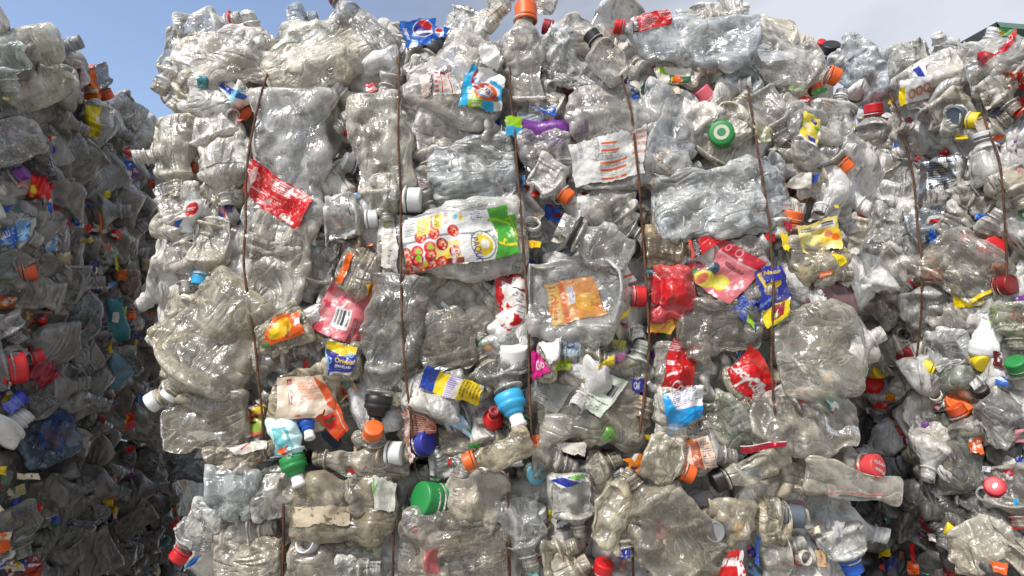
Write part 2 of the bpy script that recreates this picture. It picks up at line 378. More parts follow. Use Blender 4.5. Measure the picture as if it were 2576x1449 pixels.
class Art:
    def __init__(s, w, h, bgc='white', seed=1):
        s.w, s.h = w * 2, h * 2; s.k = 2; s.a = np.ones((s.h, s.w, 4)); s.a[..., :3] = lin(bgc); s.R = rng(seed); s.seed = seed
        s.Y, s.X = np.mgrid[0:s.h, 0:s.w]; s.X = (s.X + .5) / s.w; s.Y = (s.Y + .5) / s.h; s.asp = w / h
    def put(s, m, c): s.a[m, :3] = lin(c); return s
    def rect(s, x0, y0, x1, y1, c): return s.put((s.X >= x0) & (s.X <= x1) & (s.Y >= y0) & (s.Y <= y1), c)
    def ell(s, x, y, rx, ry, c, half=None):
        m = ((s.X - x) / rx) ** 2 + ((s.Y - y) / ry) ** 2 <= 1
        return s.put(m, c)
    def ring(s, x, y, rx, ry, w, c):
        q = np.sqrt(((s.X - x) / rx) ** 2 + ((s.Y - y) / ry) ** 2); return s.put(np.abs(q - 1) < w, c)
    def poly(s, pts, c):
        p = np.array(pts, float); m = np.zeros(s.X.shape, bool); n = len(p)
        for i in range(n):
            x1, y1 = p[i]; x2, y2 = p[(i + 1) % n]
            if y1 == y2: continue
            m ^= ((s.Y >= min(y1, y2)) & (s.Y < max(y1, y2)) & (s.X < x1 + (s.Y - y1) * (x2 - x1) / (y2 - y1)))
        return s.put(m, c)
    def swoosh(s, y0, amp, w, c, ph=0.0, f=1.0, x0=0, x1=1):
        yy = y0 + amp * np.sin((s.X * f + ph) * 2 * math.pi); return s.put((np.abs(s.Y - yy) < w) & (s.X > x0) & (s.X < x1), c)
    def text(s, t, x, y, size, c, rot=0.0, shear=0.0, bold=True, sx=1.0):
        """baseline starts at (x, y), size is a fraction of the height of the artwork, rot in degrees anticlockwise"""
        v, tr = text_tris(t, bold)
        if not len(v): return s
        q = v.copy(); q[:, 0] = (q[:, 0] + shear * q[:, 1]) * sx
        r = math.radians(rot); cr_, sr = math.cos(r), math.sin(r)
        px_ = (q[:, 0] * cr_ - q[:, 1] * sr) * size * s.h + x * s.w
        py_ = -(q[:, 0] * sr + q[:, 1] * cr_) * size * s.h + y * s.h
        m = np.zeros((s.h, s.w), bool)
        for a, b, d in tr:
            xs = (px_[a], px_[b], px_[d]); ys = (py_[a], py_[b], py_[d])
            i0, i1 = max(0, int(min(xs))), min(s.w, int(max(xs)) + 2); j0, j1 = max(0, int(min(ys))), min(s.h, int(max(ys)) + 2)
            if i0 >= i1 or j0 >= j1: continue
            gx, gy = np.meshgrid(np.arange(i0, i1) + .5, np.arange(j0, j1) + .5)
            e = lambda p, q_: (xs[q_] - xs[p]) * (gy - ys[p]) - (ys[q_] - ys[p]) * (gx - xs[p])
            e0, e1, e2 = e(0, 1), e(1, 2), e(2, 0)
            m[j0:j1, i0:i1] |= ((e0 >= 0) & (e1 >= 0) & (e2 >= 0)) | ((e0 <= 0) & (e1 <= 0) & (e2 <= 0))
        return s.put(m, c)
    def lines(s, x0, y0, x1, y1, n, c, fill=0.62, vert=False):
        """rows of small print too small to read"""
        A, B = (s.Y, s.X) if not vert else (s.X, s.Y)
        a0, a1, b0, b1 = (y0, y1, x0, x1) if not vert else (x0, x1, y0, y1)
        t = (A - a0) / (a1 - a0) * n; row = np.floor(t).astype(int)
        col = np.floor((B - b0) / (b1 - b0) * 46).astype(int)
        on = s.R.rand(n + 2, 64) < fill; end = s.R.uniform(0.6, 1.0, n + 2)
        ok = (A > a0) & (A < a1) & (B > b0) & (B < b1)
        r_, c_ = np.clip(row, 0, n + 1), np.clip(col, 0, 63)
        return s.put(ok & ((t - row) < 0.5) & on[r_, c_] & ((B - b0) / (b1 - b0) < end[r_]), c)
    def bars(s, x0, y0, x1, y1, vert=True, c='black', bgc='white'):
        s.rect(x0, y0, x1, y1, bgc); n = 34; on = s.R.rand(n) < 0.52
        A = (s.X - x0) / (x1 - x0) if vert else (s.Y - y0) / (y1 - y0)
        ix = np.clip((A * n).astype(int), 0, n - 1); mx_, my_ = (x1 - x0) * .08, (y1 - y0) * .08
        ok = (s.X > x0 + mx_) & (s.X < x1 - mx_) & (s.Y > y0 + my_) & (s.Y < y1 - my_ * 2)
        return s.put(ok & on[ix], c)
    def nz(s, sc, sd=0):
        q = np.stack([s.X.ravel() * sc * s.asp, s.Y.ravel() * sc, np.zeros(s.X.size)], 1)
        r = vnoise(q, s.seed * 7 + sd) * .6 + vnoise(q * 2.3, s.seed * 7 + sd + 1) * .3 + vnoise(q * 5.1, s.seed * 7 + sd + 2) * .2
        return r.reshape(s.X.shape)
    def scuff(s, amt=0.3, c='white', sc=14): return s.put(s.nz(sc, 3) > (0.62 - amt), c)
    def blots(s, c, sc=5, th=0.15, sd=9): return s.put(s.nz(sc, sd) > th, c)
    def torn(s, amt=0.10, sc=5, sides='lrtb'):
        d = np.full(s.X.shape, 9.0)
        if 'l' in sides: d = np.minimum(d, s.X * s.asp)
        if 'r' in sides: d = np.minimum(d, (1 - s.X) * s.asp)
        if 't' in sides: d = np.minimum(d, s.Y)
        if 'b' in sides: d = np.minimum(d, 1 - s.Y)
        s.a[..., 3] *= (d > amt * (0.5 + 1.1 * s.nz(sc, 17))); return s
    def cut(s, pts):
        k = s.a[..., :3].copy(); al = s.a[..., 3].copy(); s.a[..., 0] = -1; s.a[..., 0] = 0
        tmp = Art.__new__(Art); tmp.__dict__.update(s.__dict__); tmp.a = np.zeros_like(s.a); tmp.poly(pts, 'white')
        s.a[..., :3] = k; s.a[..., 3] = al * (tmp.a[..., 0] > 0); return s
    def out(s):
        a = s.a.reshape(s.h // 2, 2, s.w // 2, 2, 4).mean((1, 3)); return a

# ------------------------------------------------------------------ crushed bottles
def bottle_shape(L, W, tk, seed, s=0.03, amp=0.5, rn=0.012, nl=0.022, nu=56, nv=60, bend=0.05, rib=0, sh=0.22, mouth=True, big=1.0):
    R = rng(seed); Rb = W / 2; rn = min(rn, Rb * 0.95); sh = min(L * sh, W * 0.8); nl = min(nl, L * 0.35)
    Lb = L - nl - sh
    z = [0, 0.001, 0.003 * 1, Rb * 0.16]; r = [0.0, 0.62, 0.9, 1.0]
    nb = max(8, nv - 22)
    zb = np.linspace(Rb * 0.25, Lb, nb); z += list(zb)
    rb = 1 - 0.05 * np.sin(zb / max(Lb, 1e-3) * math.pi) ** 2
    if rib: rb = rb * (1 - 0.045 * (np.abs(np.sin(zb * rib * math.pi)) < 0.35))
    r += list(rb)
    q = np.linspace(0, 1, 11)[1:]
    z += list(Lb + sh * q); a = rn / Rb
    r += list(a + (1 - a) * (0.5 + 0.5 * np.cos(q * math.pi)) ** 0.85)
    zn = L - nl
    for f_, g in ((.08, 1.0), (.12, 1.28), (.2, 1.28), (.24, 1.0), (.45, 1.0), (.5, 1.09), (.55, 1.0), (.7, 1.0), (.75, 1.09), (.8, 1.0), (1, 1.0), (1, .84), (.5, .84)):
        z.append(zn + nl * f_); r.append(a * g)
    if not mouth:
        nb = nv - 12; zb = np.linspace(Rb * 0.25, L - Rb * 0.3, nb)
        z = [0, .001, .003, Rb * .16] + list(zb) + [L - Rb * .2, L - Rb * .1, L - Rb * .04, L - .002, L]
        r = [0, .4, .7, .9] + list(1 - .06 * np.sin(zb / L * 9 + seed) ** 2 - (rib and .045) * (np.abs(np.sin(zb * rib * math.pi)) < .35)) + [.9, .78, .6, .35, 0]
    z = np.array(z, float); r = np.array(r, float) * Rb; nr = len(z)
    th = np.arange(nu) / nu * 2 * math.pi
    body = np.clip((Lb + sh * 0.55 - z) / (sh * 0.5 + 1e-4), 0, 1); body = body * body * (3 - 2 * body)
    if not mouth:
        body = np.ones(nr); e_ = np.minimum(z, L - z) / (Rb * .9)
    flat = 1 - (1 - tk) * body
    if not mouth: flat = flat * np.clip(.35 + .65 * e_, .35, 1)
    ph = R.uniform(0, 6.28)
    ct, st = np.cos(th), np.sin(th)
    e = 0.68
    sx_, sy_ = np.sign(ct) * np.abs(ct) ** e, np.sign(st) * np.abs(st) ** e
    widen = 1 + (1 - tk) * 0.0 * body
    V = np.zeros((nr, nu, 3))
    V[..., 0] = r[:, None] * (sx_[None] * body[:, None] + ct[None] * (1 - body[:, None])) * widen[:, None]
    V[..., 1] = r[:, None] * flat[:, None] * (sy_[None] * body[:, None] + st[None] * (1 - body[:, None]))
    V[..., 2] = z[:, None]
    # uneven width, pinches, bends
    zz = z / L
    V[..., 0] *= (1 + body * (0.10 * np.sin(zz * 5 + ph) + 0.07 * np.sin(zz * 13 + ph * 2)))[:, None]
    V[..., 1] *= (1 + body * 0.25 * np.sin(zz * 8 + ph * 3))[:, None]
    V[..., 0] += (bend * L * (np.sin(zz * 3.1) * math.cos(ph)) * 1.0)[:, None]
    V[..., 1] += (bend * L * 0.5 * np.sin(zz * 4 + ph))[:, None]
    off = (bend * L * math.sin(3.1) * math.cos(ph), bend * L * 0.5 * math.sin(4 + ph))
    V[..., 0] -= off[0] * (zz ** 2)[:, None]; V[..., 1] -= off[1] * (zz ** 2)[:, None]
    v = V.reshape(-1, 3); f = grid_faces(nu, nr, True)
    m = np.repeat(np.clip(body * 1.15 - 0.05, 0, 1), nu)
    m *= np.repeat(np.clip(z / (Rb * 0.12), 0.25, 1), nu)
    if not mouth: m *= np.repeat(np.clip((L - z) / (Rb * 0.12), 0.25, 1), nu)
    n = vnormals(v, f)
    s = max(s, W * 0.16)
    K = int(np.clip(2.6 * L * W / s ** 2 * 2, 14, 130))
    ta = R.uniform(-.6, .6); st_ = np.array((1.0, 1.0, R.uniform(.38, .62)))
    g = v.copy(); g[:, 0] = v[:, 0] * math.cos(ta) - v[:, 2] * math.sin(ta); g[:, 2] = v[:, 0] * math.sin(ta) + v[:, 2] * math.cos(ta)
    g *= st_
    big_ = facets(g, s * 2.0, seed + 3, max(8, K // 6), 0.9)
    h1 = facets(g, s, seed + 1, K, 1.1); h2 = facets(g, s * 0.9, seed + 2, K, 1.1)
    h3 = facets(v, s * 0.40, seed + 5, K * 3, 1.0) - facets(v, s * 0.36, seed + 6, K * 3, 1.0) if nv >= 40 else 0
    d = amp * s * (0.26 * big_ * big + 0.30 * h1 - 0.30 * h2 + 0.10 * h3) * 0.80
    d = np.clip(d, -0.34 * Rb, 0.24 * Rb)
    v = v + n * (d * m)[:, None]
    shr = facets(v, s * 0.8, seed + 9, K, 0.9) * amp * s * 0.12
    v[:, 2] += shr * m
    return v, f
BOX = []          # every bottle built: dict(root, verts(world), faces, u, v, w)
THINGS = []       # (object, description, u, v) labelled at the end from what stands beside them
capmesh = {}
def cap_mesh(kind):
    if kind in capmesh: return capmesh[kind]
    n = 48
    if kind == 'std':
        v, f = lathe([(.40, .28), (.45, .02), (.46, 0), (.5, .01), (.5, .06), (.5, .42), (.485, .485), (.44, .51), (.2, .515), (.0, .515)], n, .045, (.05, .43))
    elif kind == 'flat':
        v, f = lathe([(.42, .2), (.46, 0), (.5, .01), (.5, .05), (.5, .22), (.48, .27), (.44, .29), (.41, .27), (.2, .27), (.0, .27)], n, .03, (.04, .23))
    elif kind == 'tall':
        v, f = lathe([(.44, .2), (.46, 0), (.5, .01), (.5, .08), (.5, .60), (.48, .68), (.44, .70), (.2, .705), (0, .705)], n, .04, (.05, .62))
    elif kind == 'ring':
        v, f = lathe([(.44, 0), (.5, 0), (.515, .03), (.515, .09), (.5, .12), (.44, .12), (.44, 0)], n)
    elif kind == 'open':      # an upturned cap seen from inside
        v, f = lathe([(0, .06), (.40, .06), (.43, .12), (.44, .22), (.41, .25), (.44, .28), (.44, .42), (.45, .5), (.5, .5), (.5, .42), (.5, .02), (.46, 0), (0, 0)], n, .03, (.01, .43))
    elif kind == 'skirt':     # spout closure: stepped collar
        v, f = lathe([(.44, 0), (.5, .02), (.5, .30), (.47, .34), (.5, .38), (.49, .50), (.36, .58), (.34, .72), (.30, .78), (.22, .80), (.0, .80)], n, .02, (.02, .3))
    elif kind == 'spout':
        v, f = lathe([(.17, 0), (.20, .02), (.19, .22), (.22, .26), (.22, .34), (.17, .37), (.10, .37), (.08, .30), (0, .30)], n)
    capmesh[kind] = mesh_from(kind + '_cap', v, f, M['cap']); return capmesh[kind]
def scale_at(o, x=(1, 0, 0), y=(0, 1, 0), z=(0, 0, 1), s=1.0, st=1.0):
    return frame(o, np.array(x) * s, np.array(y) * s, np.array(z) * s * st)
def add_cap(parent, base, diam, kind, col, col2=None, M4=None, tiltx=0.0):
    """base: Matrix of the mouth plane in the parent's space, z outward"""
    h = {'std': .50, 'flat': .26, 'tall': .68, 'ring': .6, 'open': .3, 'skirt': .55}[kind]
    c = link('cap' if kind != 'ring' else 'cap_ring', cap_mesh(kind), parent, base @ Matrix.Translation((0, 0, -h * diam * .96)) @ Matrix.Scale(diam, 4), rgba(col))
    if kind in ('std', 'tall'):
        link('tamper_ring', cap_mesh('ring'), c, Matrix.Translation((0, 0, -.17)) @ Matrix.Scale(1.02, 4), rgba(col))
    if kind == 'skirt':
        link('spout', cap_mesh('spout'), c, Matrix.Translation((0, 0, .78)) @ Matrix.Scale(1.25, 4), rgba(col2 or 'white'))
    return c
def bottle(face, u0, v0, u1, v1, w, d=0.0, cap=None, desc='crushed clear bottle', tint=(.88, .88, .86), haze=.32, tk=.48, tilt=0.0,
           seed=None, s=.022, amp=1.0, mat='clear', neck=None, group=None, rib=0, bend=.05, name='crushed_bottle', res=1.0, big=1.0, label=None):
    seed = seed if seed is not None else int(u0 * 7 + v0 * 13 + u1 * 3 + v1)
    um, vm = (u0 + u1) / 2, (v0 + v1) / 2
    dd = d / 1000.0; nl = local_normal(face, um, vm); p0 = face_point(face, um, vm, dd); k = float(np.dot(p0 - EYE, FWD)) / F
    a, b = on_plane(u0, v0, p0, nl), on_plane(u1, v1, p0, nl)
    z = b - a; L = float(np.linalg.norm(z)); z = z / L
    if tilt:
        t = math.radians(tilt); z = unit(z * math.cos(t) + nl * math.sin(t)); L = L / max(0.3, math.cos(t)); a = b - z * L
    y = unit(nl - z * np.dot(nl, z)); x = np.cross(y, z)
    W = w * k * 1.08; tk = tk * (.66 if w > 90 else .8 if w > 70 else 1)
    if not rib and seed % 4 == 0 and w < 130: rib = 52
    cd = None
    if cap: cd = cap[1] * k
    rn = (cd * .40 if cd else (neck * k / 2 if neck else .0125))
    capk = cap[2] if cap and len(cap) > 2 else 'std'
    nl_ = {'std': .66, 'tall': .85, 'flat': .5, 'ring': .9, 'open': .5, 'skirt': .8}[capk] * cd if cd else rn * 1.9
    q = (1.0 if w > 100 else .8 if w > 60 else .62) * res
    if mat == 'smooth': amp = amp * 1.35 + .15
    v, f = bottle_shape(L, W, tk, seed, s=s, amp=amp, rn=rn, nl=nl_, nu=int(52 * q), nv=int(56 * q), bend=bend, rib=rib, big=big, mouth=bool(cap) or not (neck and neck > 47))
    m4 = frame(a, x, y, z)
    me = mesh_from('bottle_body', v, f, M[mat])
    col = tuple(lin(tint)) if isinstance(tint, str) or max(tint) > 1 else tuple(tint)
    if face == 'M' and mat in ('clear', 'smooth', 'film'):       # the lower bottles carry more dust and mud
        g_ = min(1.0, max(0.0, (vm - 480) / 420)) * (.35 + .65 * rng(seed + 77).rand()); col = tuple(c_ * (1 - g_ * e_) for c_, e_ in zip(col, (.20, .25, .36))); haze = haze - .07 * g_
    if mat in ('clear', 'smooth', 'film'):                          # no two are equally cloudy or yellowed
        q_ = rng(seed + 991); haze = haze + q_.uniform(-.10, .20); y_ = q_.rand(); col = tuple(c_ * e_ for c_, e_ in zip(col, (1.03, 1.0, .88) if y_ < .22 else (.94, .99, 1.04) if y_ > .86 else (1.04, 1.03, 1.0)))
    rec = dict(u=um, v=vm, w=w, f=f, vw=v @ np.stack([x, y, z]) + a, inv=m4.inverted(), bvh=None, neck=(u1, v1))
    if cap or label:
        root = link(name, None, None, m4); root.empty_display_size = .02
        rec['body'] = link('bottle_body', me, root, None, col + (haze,))
        if cap:
            cc = add_cap(root, Matrix.Translation((0, 0, L)), cd, capk, cap[0], cap[3] if len(cap) > 3 else None)
            rec['cap'] = cc
    else:
        root = link(name, me, None, m4, col + (haze,)); rec['body'] = root
    rec['root'] = root
    tag(root, cat='bottle', group=group or 'crushed bottles packed in the bales')
    THINGS.append((root, desc, um if not cap else (um + u1) / 2, vm if not cap else (vm + v1) / 2))
    BOX.append(rec); return rec
def facing(face, u, v, cpx, col, ang=0, tilt=55, L=120, w=None, d=15, kind='std', desc=None, col2=None, **kw):
    """a bottle seen cap first: the cap's centre at (u, v), the body running back into the bale; ang is where the cap points in the picture"""
    a = math.radians(ang); w = w or cpx * 2.1; c = math.cos(math.radians(tilt))
    return bottle(face, u - math.cos(a) * L * c, v + math.sin(a) * L * c, u, v, w, d, (col, cpx, kind, col2), desc or 'crushed bottle with %s cap' % col, tilt=tilt, **kw)

# ------------------------------------------------------------------ labels, wrappers and scraps of film
def film(name, face, quad, art, parent=None, d=26, amp=1.5, s=.014, mat='print', desc=None, cat='label', bulge=0, seed=None, n=None,
         curl=0, group=None, label=None, blur=2, fold=1.0):
    """printed film spanning the four picture points of quad (artwork's top left, top right, bottom right, bottom left)"""
    if parent is not None: body_part(parent)
    A = art.out(); h, w = A.shape[:2]
    q = np.array(quad, float); seed = seed if seed is not None else int(q.sum())
    S, T = np.meshgrid((np.arange(w) + .5) / w, (np.arange(h) + .5) / h)
    wv = 0.015 * np.sin(S * 9 + seed) * np.hypot(*(q[1] - q[0])) ; wh = 0.02 * np.sin(T * 7 + seed * 2) * np.hypot(*(q[3] - q[0]))
    U = (q[0, 0] * (1 - S) + q[1, 0] * S) * (1 - T) + (q[3, 0] * (1 - S) + q[2, 0] * S) * T + wh
    V = (q[0, 1] * (1 - S) + q[1, 1] * S) * (1 - T) + (q[3, 1] * (1 - S) + q[2, 1] * S) * T + wv
    D = np.stack([RIGHT * ((u - W0 / 2) / F) for u in (0,)])
    dirs = FWD[None, None] + RIGHT[None, None] * ((U - W0 / 2) / F)[..., None] - UP[None, None] * ((V - H0 / 2) / F)[..., None]
    uc, vc = q.mean(0); nl = local_normal(face, uc, vc); p0 = face_point(face, uc, vc, d / 1000.0)
    base = np.dot(p0 - EYE, nl) / (dirs @ nl)
    k = base.copy()
    if parent is not None:
        if parent['bvh'] is None: parent['bvh'] = BVHTree.FromPolygons(parent['vw'].tolist(), parent['f'].tolist())
        st = max(1, h // 26), max(1, w // 26); ys, xs = np.arange(0, h, st[0]), np.arange(0, w, st[1])
        g = np.full((len(ys), len(xs)), np.nan)
        o = Vector(EYE)
        for i, y_ in enumerate(ys):
            for j, x_ in enumerate(xs):
                dv = Vector(dirs[y_, x_]); hit = parent['bvh'].ray_cast(o, dv.normalized(), 10)
                if hit[0] is not None: g[i, j] = hit[3] / dv.length
        if np.isfinite(g).any():
            miss = ~np.isfinite(g); g[miss] = np.nanmean(g) + 0.004
            for _ in range(blur):
                p = np.pad(g, 1, mode='edge'); sm = sum(p[a:a + g.shape[0], b:b + g.shape[1]] for a in range(3) for b in range(3)) / 9
                g = np.minimum(g, sm) * .35 + sm * .65
            gy = np.interp(np.arange(h), ys, np.arange(len(ys))); gx = np.interp(np.arange(w), xs, np.arange(len(xs)))
            y0 = np.minimum(gy.astype(int), len(ys) - 2) if len(ys) > 1 else np.zeros(h, int); x0 = np.minimum(gx.astype(int), len(xs) - 2) if len(xs) > 1 else np.zeros(w, int)
            fy, fx = (gy - y0)[:, None], (gx - x0)[None]
            k = (g[np.ix_(y0, x0)] * (1 - fy) * (1 - fx) + g[np.ix_(y0 + 1, x0)] * fy * (1 - fx) + g[np.ix_(y0, x0 + 1)] * (1 - fy) * fx + g[np.ix_(y0 + 1, x0 + 1)] * fy * fx)
            k = k - 0.003
    P = EYE + dirs * k[..., None]
    v = P.reshape(-1, 3); c = v.mean(0)
    sz = max(np.ptp(v[:, 0]), np.ptp(v[:, 2]))
    K = int(np.clip(2.5 * (sz / s) ** 2, 8, 110))
    hgt = facets(v - c, s, seed + 1, K, .9) - facets(v - c, s * 1.3, seed + 2, K, .9) * .8 + facets(v - c, s * 3, seed + 4, max(6, K // 7), .8) * .8 * fold
    off = amp / 1000.0 * hgt
    off = off - off.min() * .5 if parent is not None else off
    off += bulge / 1000.0 * (np.sin(S * math.pi) * np.sin(T * math.pi)).ravel()
    if curl: off += curl / 1000.0 * (np.abs(S - .5) * 2).ravel() ** 3 * np.sin(seed + T.ravel() * 4)
    v = v + nl[None] * off[:, None]
    v = v + RIGHT[None] * (hgt * amp * .0003)[:, None]
    f = grid_faces(w, h, False)
    al = A[..., 3].ravel(); f = f[(al[f] > .5).all(1)]
    if not len(f): return None
    used = np.unique(f); ix = np.zeros(len(v), int); ix[used] = np.arange(len(used)); f = ix[f]; v = v[used]
    col = np.concatenate([A[..., :3].reshape(-1, 3), np.ones((h * w, 1))], 1)[used]
    f = f[:, ::-1]
    if parent is not None:
        im = np.array(parent['inv']); vl = v @ im[:3, :3].T + im[:3, 3]
        me = mesh_from(name, vl, f, M[mat], True, col); o = link(name, me, parent['root'])
        if label: o['label'] = label
    else:
        me = mesh_from(name, v - c, f, M[mat], True, col); o = link(name, me, None, Matrix.Translation(Vector(c)))
        tag(o, cat=cat, group=group or 'torn scraps of label and film between the bottles'); THINGS.append((o, desc or 'torn printed label', uc, vc))
    return o
def body_part(rec):
    """a bottle whose root is its mesh becomes an Empty with the body as a part, so that labels can be parts beside it"""
    if rec['root'].type == 'MESH':
        me = rec['root']; root = link(me.name.split('.')[0], None, None, me.matrix_basis.copy()); root.empty_display_size = .02
        for k_ in ('category', 'group'): root[k_] = me[k_]; del me[k_]
        me.name = 'bottle_body'; me.parent = root; me.matrix_basis = Matrix.Identity(4)
        for i, t in enumerate(THINGS):
            if t[0] is me: THINGS[i] = (root,) + t[1:]
        rec['root'] = root
    return rec
# ------------------------------------------------------------------ ground, bales, the building behind
def quad_grid(name, x0, x1, y0, y1, z, mat):
    v = [(x0, y0, z), (x1, y0, z), (x1, y1, z), (x0, y1, z)]
    return tag(link(name, mesh_from(name, v, [(0, 1, 2, 3)], mat, False)), kind='structure')
quad_grid('ground', -600, 600, -600, 600, 0, M['ground'])
def bale_core(name, pts, z0, z1, label, seed, d_in=.062, top=0.03):
    """pts: plan of the bale anticlockwise; its sides are a heavily creased mass of packed plastic"""
    pts = [np.array(p, float) for p in pts]; n = len(pts); cen = sum(pts) / n
    rows = []
    zs = np.linspace(z0, z1, int((z1 - z0) / .018))
    per = []
    for i in range(n):
        a, b = pts[i], pts[(i + 1) % n]; m = int(np.linalg.norm(b - a) / .02) + 1
        for k in range(m): per.append(a + (b - a) * k / m)
    per = np.array(per); m = len(per)
    per = per + (cen - per) / np.linalg.norm(cen - per, axis=1)[:, None] * d_in
    v = np.zeros((len(zs) + 2, m, 3))
    for j, z in enumerate(zs): v[j + 1, :, :2] = per; v[j + 1, :, 2] = z
    v[0, :, :2] = cen; v[0, :, 2] = z0; v[-1, :, :2] = cen; v[-1, :, 2] = z1
    v = v.reshape(-1, 3); f = grid_faces(m, len(zs) + 2, True)[:, ::-1]
    o = np.array((cen[0], cen[1], z0)); v = v - o
    nn = v.copy(); nn[:, 2] = 0; nn /= np.linalg.norm(nn, axis=1)[:, None] + 1e-6
    h = np.zeros(len(v)); H = facets(v, .05, seed, 700, .9) - facets(v, .04, seed + 1, 900, .9)
    msk = np.ones(len(v)); msk[:m] = 0; msk[-m:] = 0
    v = v + nn * (H * .011 * msk)[:, None]
    v[:, 2] += vnoise(v * 9, seed) * .02 * msk * (np.minimum(v[:, 2], (z1 - z0) - v[:, 2]) < .05)
    ob = link(name, mesh_from(name, v, f, M['core'], False), None, Matrix.Translation(Vector(o)))
    return tag(ob, label, 'bale', 'bales of packed plastic bottles')
Z = lambda face, u, v: float(face_point(face, u, v)[2])
seam = Z('M', 1288, 1168); topz = Z('M', 1288, 95)
bale_core('bottle_bale', [(-.54, 1.15), (.575, 1.15), (.60, 2.1), (-.58, 2.1)], seam + .022, topz - .03, 'upper middle bale of clear crushed bottles tied with rusty wires', 11)
bale_core('bottle_bale', [(-.50, 1.15), (.555, 1.15), (.60, 2.1), (-.58, 2.1)], seam - .80, seam - .012, 'lower middle bale below the dark seam, cut off by the frame', 23)
bale_core('bottle_bale', [(-.56, 1.16), (.58, 1.16), (.60, 2.1), (-.58, 2.1)], 0.0, seam - .83, 'bottom bale standing on the ground under the two middle bales', 29)
sl_ = Z('L', 200, 1120); stl = Z('L', 150, 150)
bale_core('bottle_bale', [(-.87, 1.0), (-.93, 2.4), (-1.9, 2.4), (-1.9, 1.0)], sl_ + .02, stl - .07, 'upper bale in shade at the left, running back into the gap', 31)
bale_core('bottle_bale', [(-.87, 1.0), (-.93, 2.4), (-1.9, 2.4), (-1.9, 1.0)], sl_ - .8, sl_ - .02, 'dark lower bale at the left below the black seam', 37)
bale_core('bottle_bale', [(-.88, 1.0), (-.93, 2.4), (-1.9, 2.4), (-1.9, 1.0)], 0, sl_ - .83, 'bottom bale on the ground at the left of the stack', 41)
str_ = Z('R', 2350, 160)
bale_core('bottle_bale', [(1.0, 1.05), (1.9, 1.2), (1.7, 2.4), (.68, 2.2), (.62, 1.75)], str_ - 1.05, str_ - .05, 'right hand bale of dirty clear bottles behind two wires', 43)
bale_core('bottle_bale', [(1.0, 1.05), (1.9, 1.2), (1.7, 2.4), (.68, 2.2), (.62, 1.75)], 0, str_ - 1.08, 'bottom bale on the ground at the right of the stack', 47)

# the green gable of a far shed above the right hand bale
def shed():
    y = 14.0; k = y / F
    def W_(u, v, yy=y):
        r = ray(u, v); return EYE + r * (yy / r[1])
    apex = W_(2507, 55); left = W_(2405, 112); right = W_(2760, 76)
    root = link('shed', None, None, Matrix.Translation(Vector((apex[0], y, 0)))); root.empty_display_size = 1
    tag(root, 'far shed with a dark gable and pale green roof edge, top right', 'shed')
    o = np.array((apex[0], y, 0))
    def slab(nm, a, b, th, dep, mat):
        a, b = a - o, b - o; t = unit(b - a); n_ = np.array((-t[2], 0, t[0]));
        if n_[2] < 0: n_ = -n_
        v = []
        for q in (0, dep):
            for p, s_ in ((a, 0), (b, 0), (b, -th), (a, -th)): v.append(p + n_ * s_ + np.array((0, q, 0)))
        f = [(0, 1, 2, 3), (7, 6, 5, 4), (0, 4, 5, 1), (1, 5, 6, 2), (2, 6, 7, 3), (3, 7, 4, 0)]
        return link(nm, mesh_from(nm, v, f, mat, False), root)
    slab('roof', apex, right, .12, 9, plain('green_roof_sheet', (.12, .22, .17)))
    slab('roof', left, apex, .20, 9, plain('dark_roof_sheet', (.035, .04, .04)))
    v = []; b0, b1 = left + (apex - left) * .15, right
    for q in (.3, 8.5):
        for p in ((b0[0], 0), (b1[0], 0), (b1[0], b1[2] - .15), (apex[0], apex[2] - .25), (b0[0], b0[2] - .15)): v.append((p[0] - o[0], q, p[1]))
    me = bpy.data.meshes.new('wall'); me.from_pydata(v, [], [(0, 1, 2, 3, 4), (9, 8, 7, 6, 5), (0, 5, 6, 1), (1, 6, 7, 2), (2, 7, 8, 3), (3, 8, 9, 4), (4, 9, 5, 0)])
    me.materials.append(plain('shed_cladding', (.05, .06, .06))); link('wall', me, root)
shed()

# ------------------------------------------------------------------ bottles packed behind and between the named ones
FR = rng(77)
VAR = []
def variants():
    specs = [(.23, .088, .45), (.25, .09, .35), (.20, .075, .5), (.27, .10, .4), (.19, .07, .6), (.22, .095, .3), (.16, .065, .55),
             (.24, .085, .5), (.21, .1, .38), (.18, .08, .42), (.26, .08, .33), (.2, .09, .6)]
    for i, (L, W, tk) in enumerate(specs + specs):
        lo = i >= len(specs); i = i % len(specs)
        v, f = bottle_shape(L, W, tk, 500 + i * 17, s=.022, amp=1.15, nu=22 if lo else 40, nv=32 if lo else 44, rn=.0125, nl=.024, rib=(0, 60, 0, 45)[i % 4], bend=.07)
        mt = ('clear', 'film', 'clear', 'smooth')[i % 4]
        VAR.append((mesh_from('bottle_body', v, f, M[mt]), L, W, v, f, mt))
variants()
TINTS = [((.88, .88, .86), 'crushed clear bottle'), ((.90, .90, .87), 'crumpled clear bottle'), ((.86, .86, .85), 'flattened clear bottle'),
         ((.72, .82, .88), 'bluish clear bottle'), ((.80, .75, .66), 'dirty brownish clear bottle'), ((.72, .80, .74), 'faint green clear bottle'),
         ((.78, .75, .68), 'yellowed clear bottle')]
CAPC = ['red', 'orange', 'white', 'blue', 'yellow', 'green', 'lblue', 'black', 'red', 'dred', 'orange', 'milk']
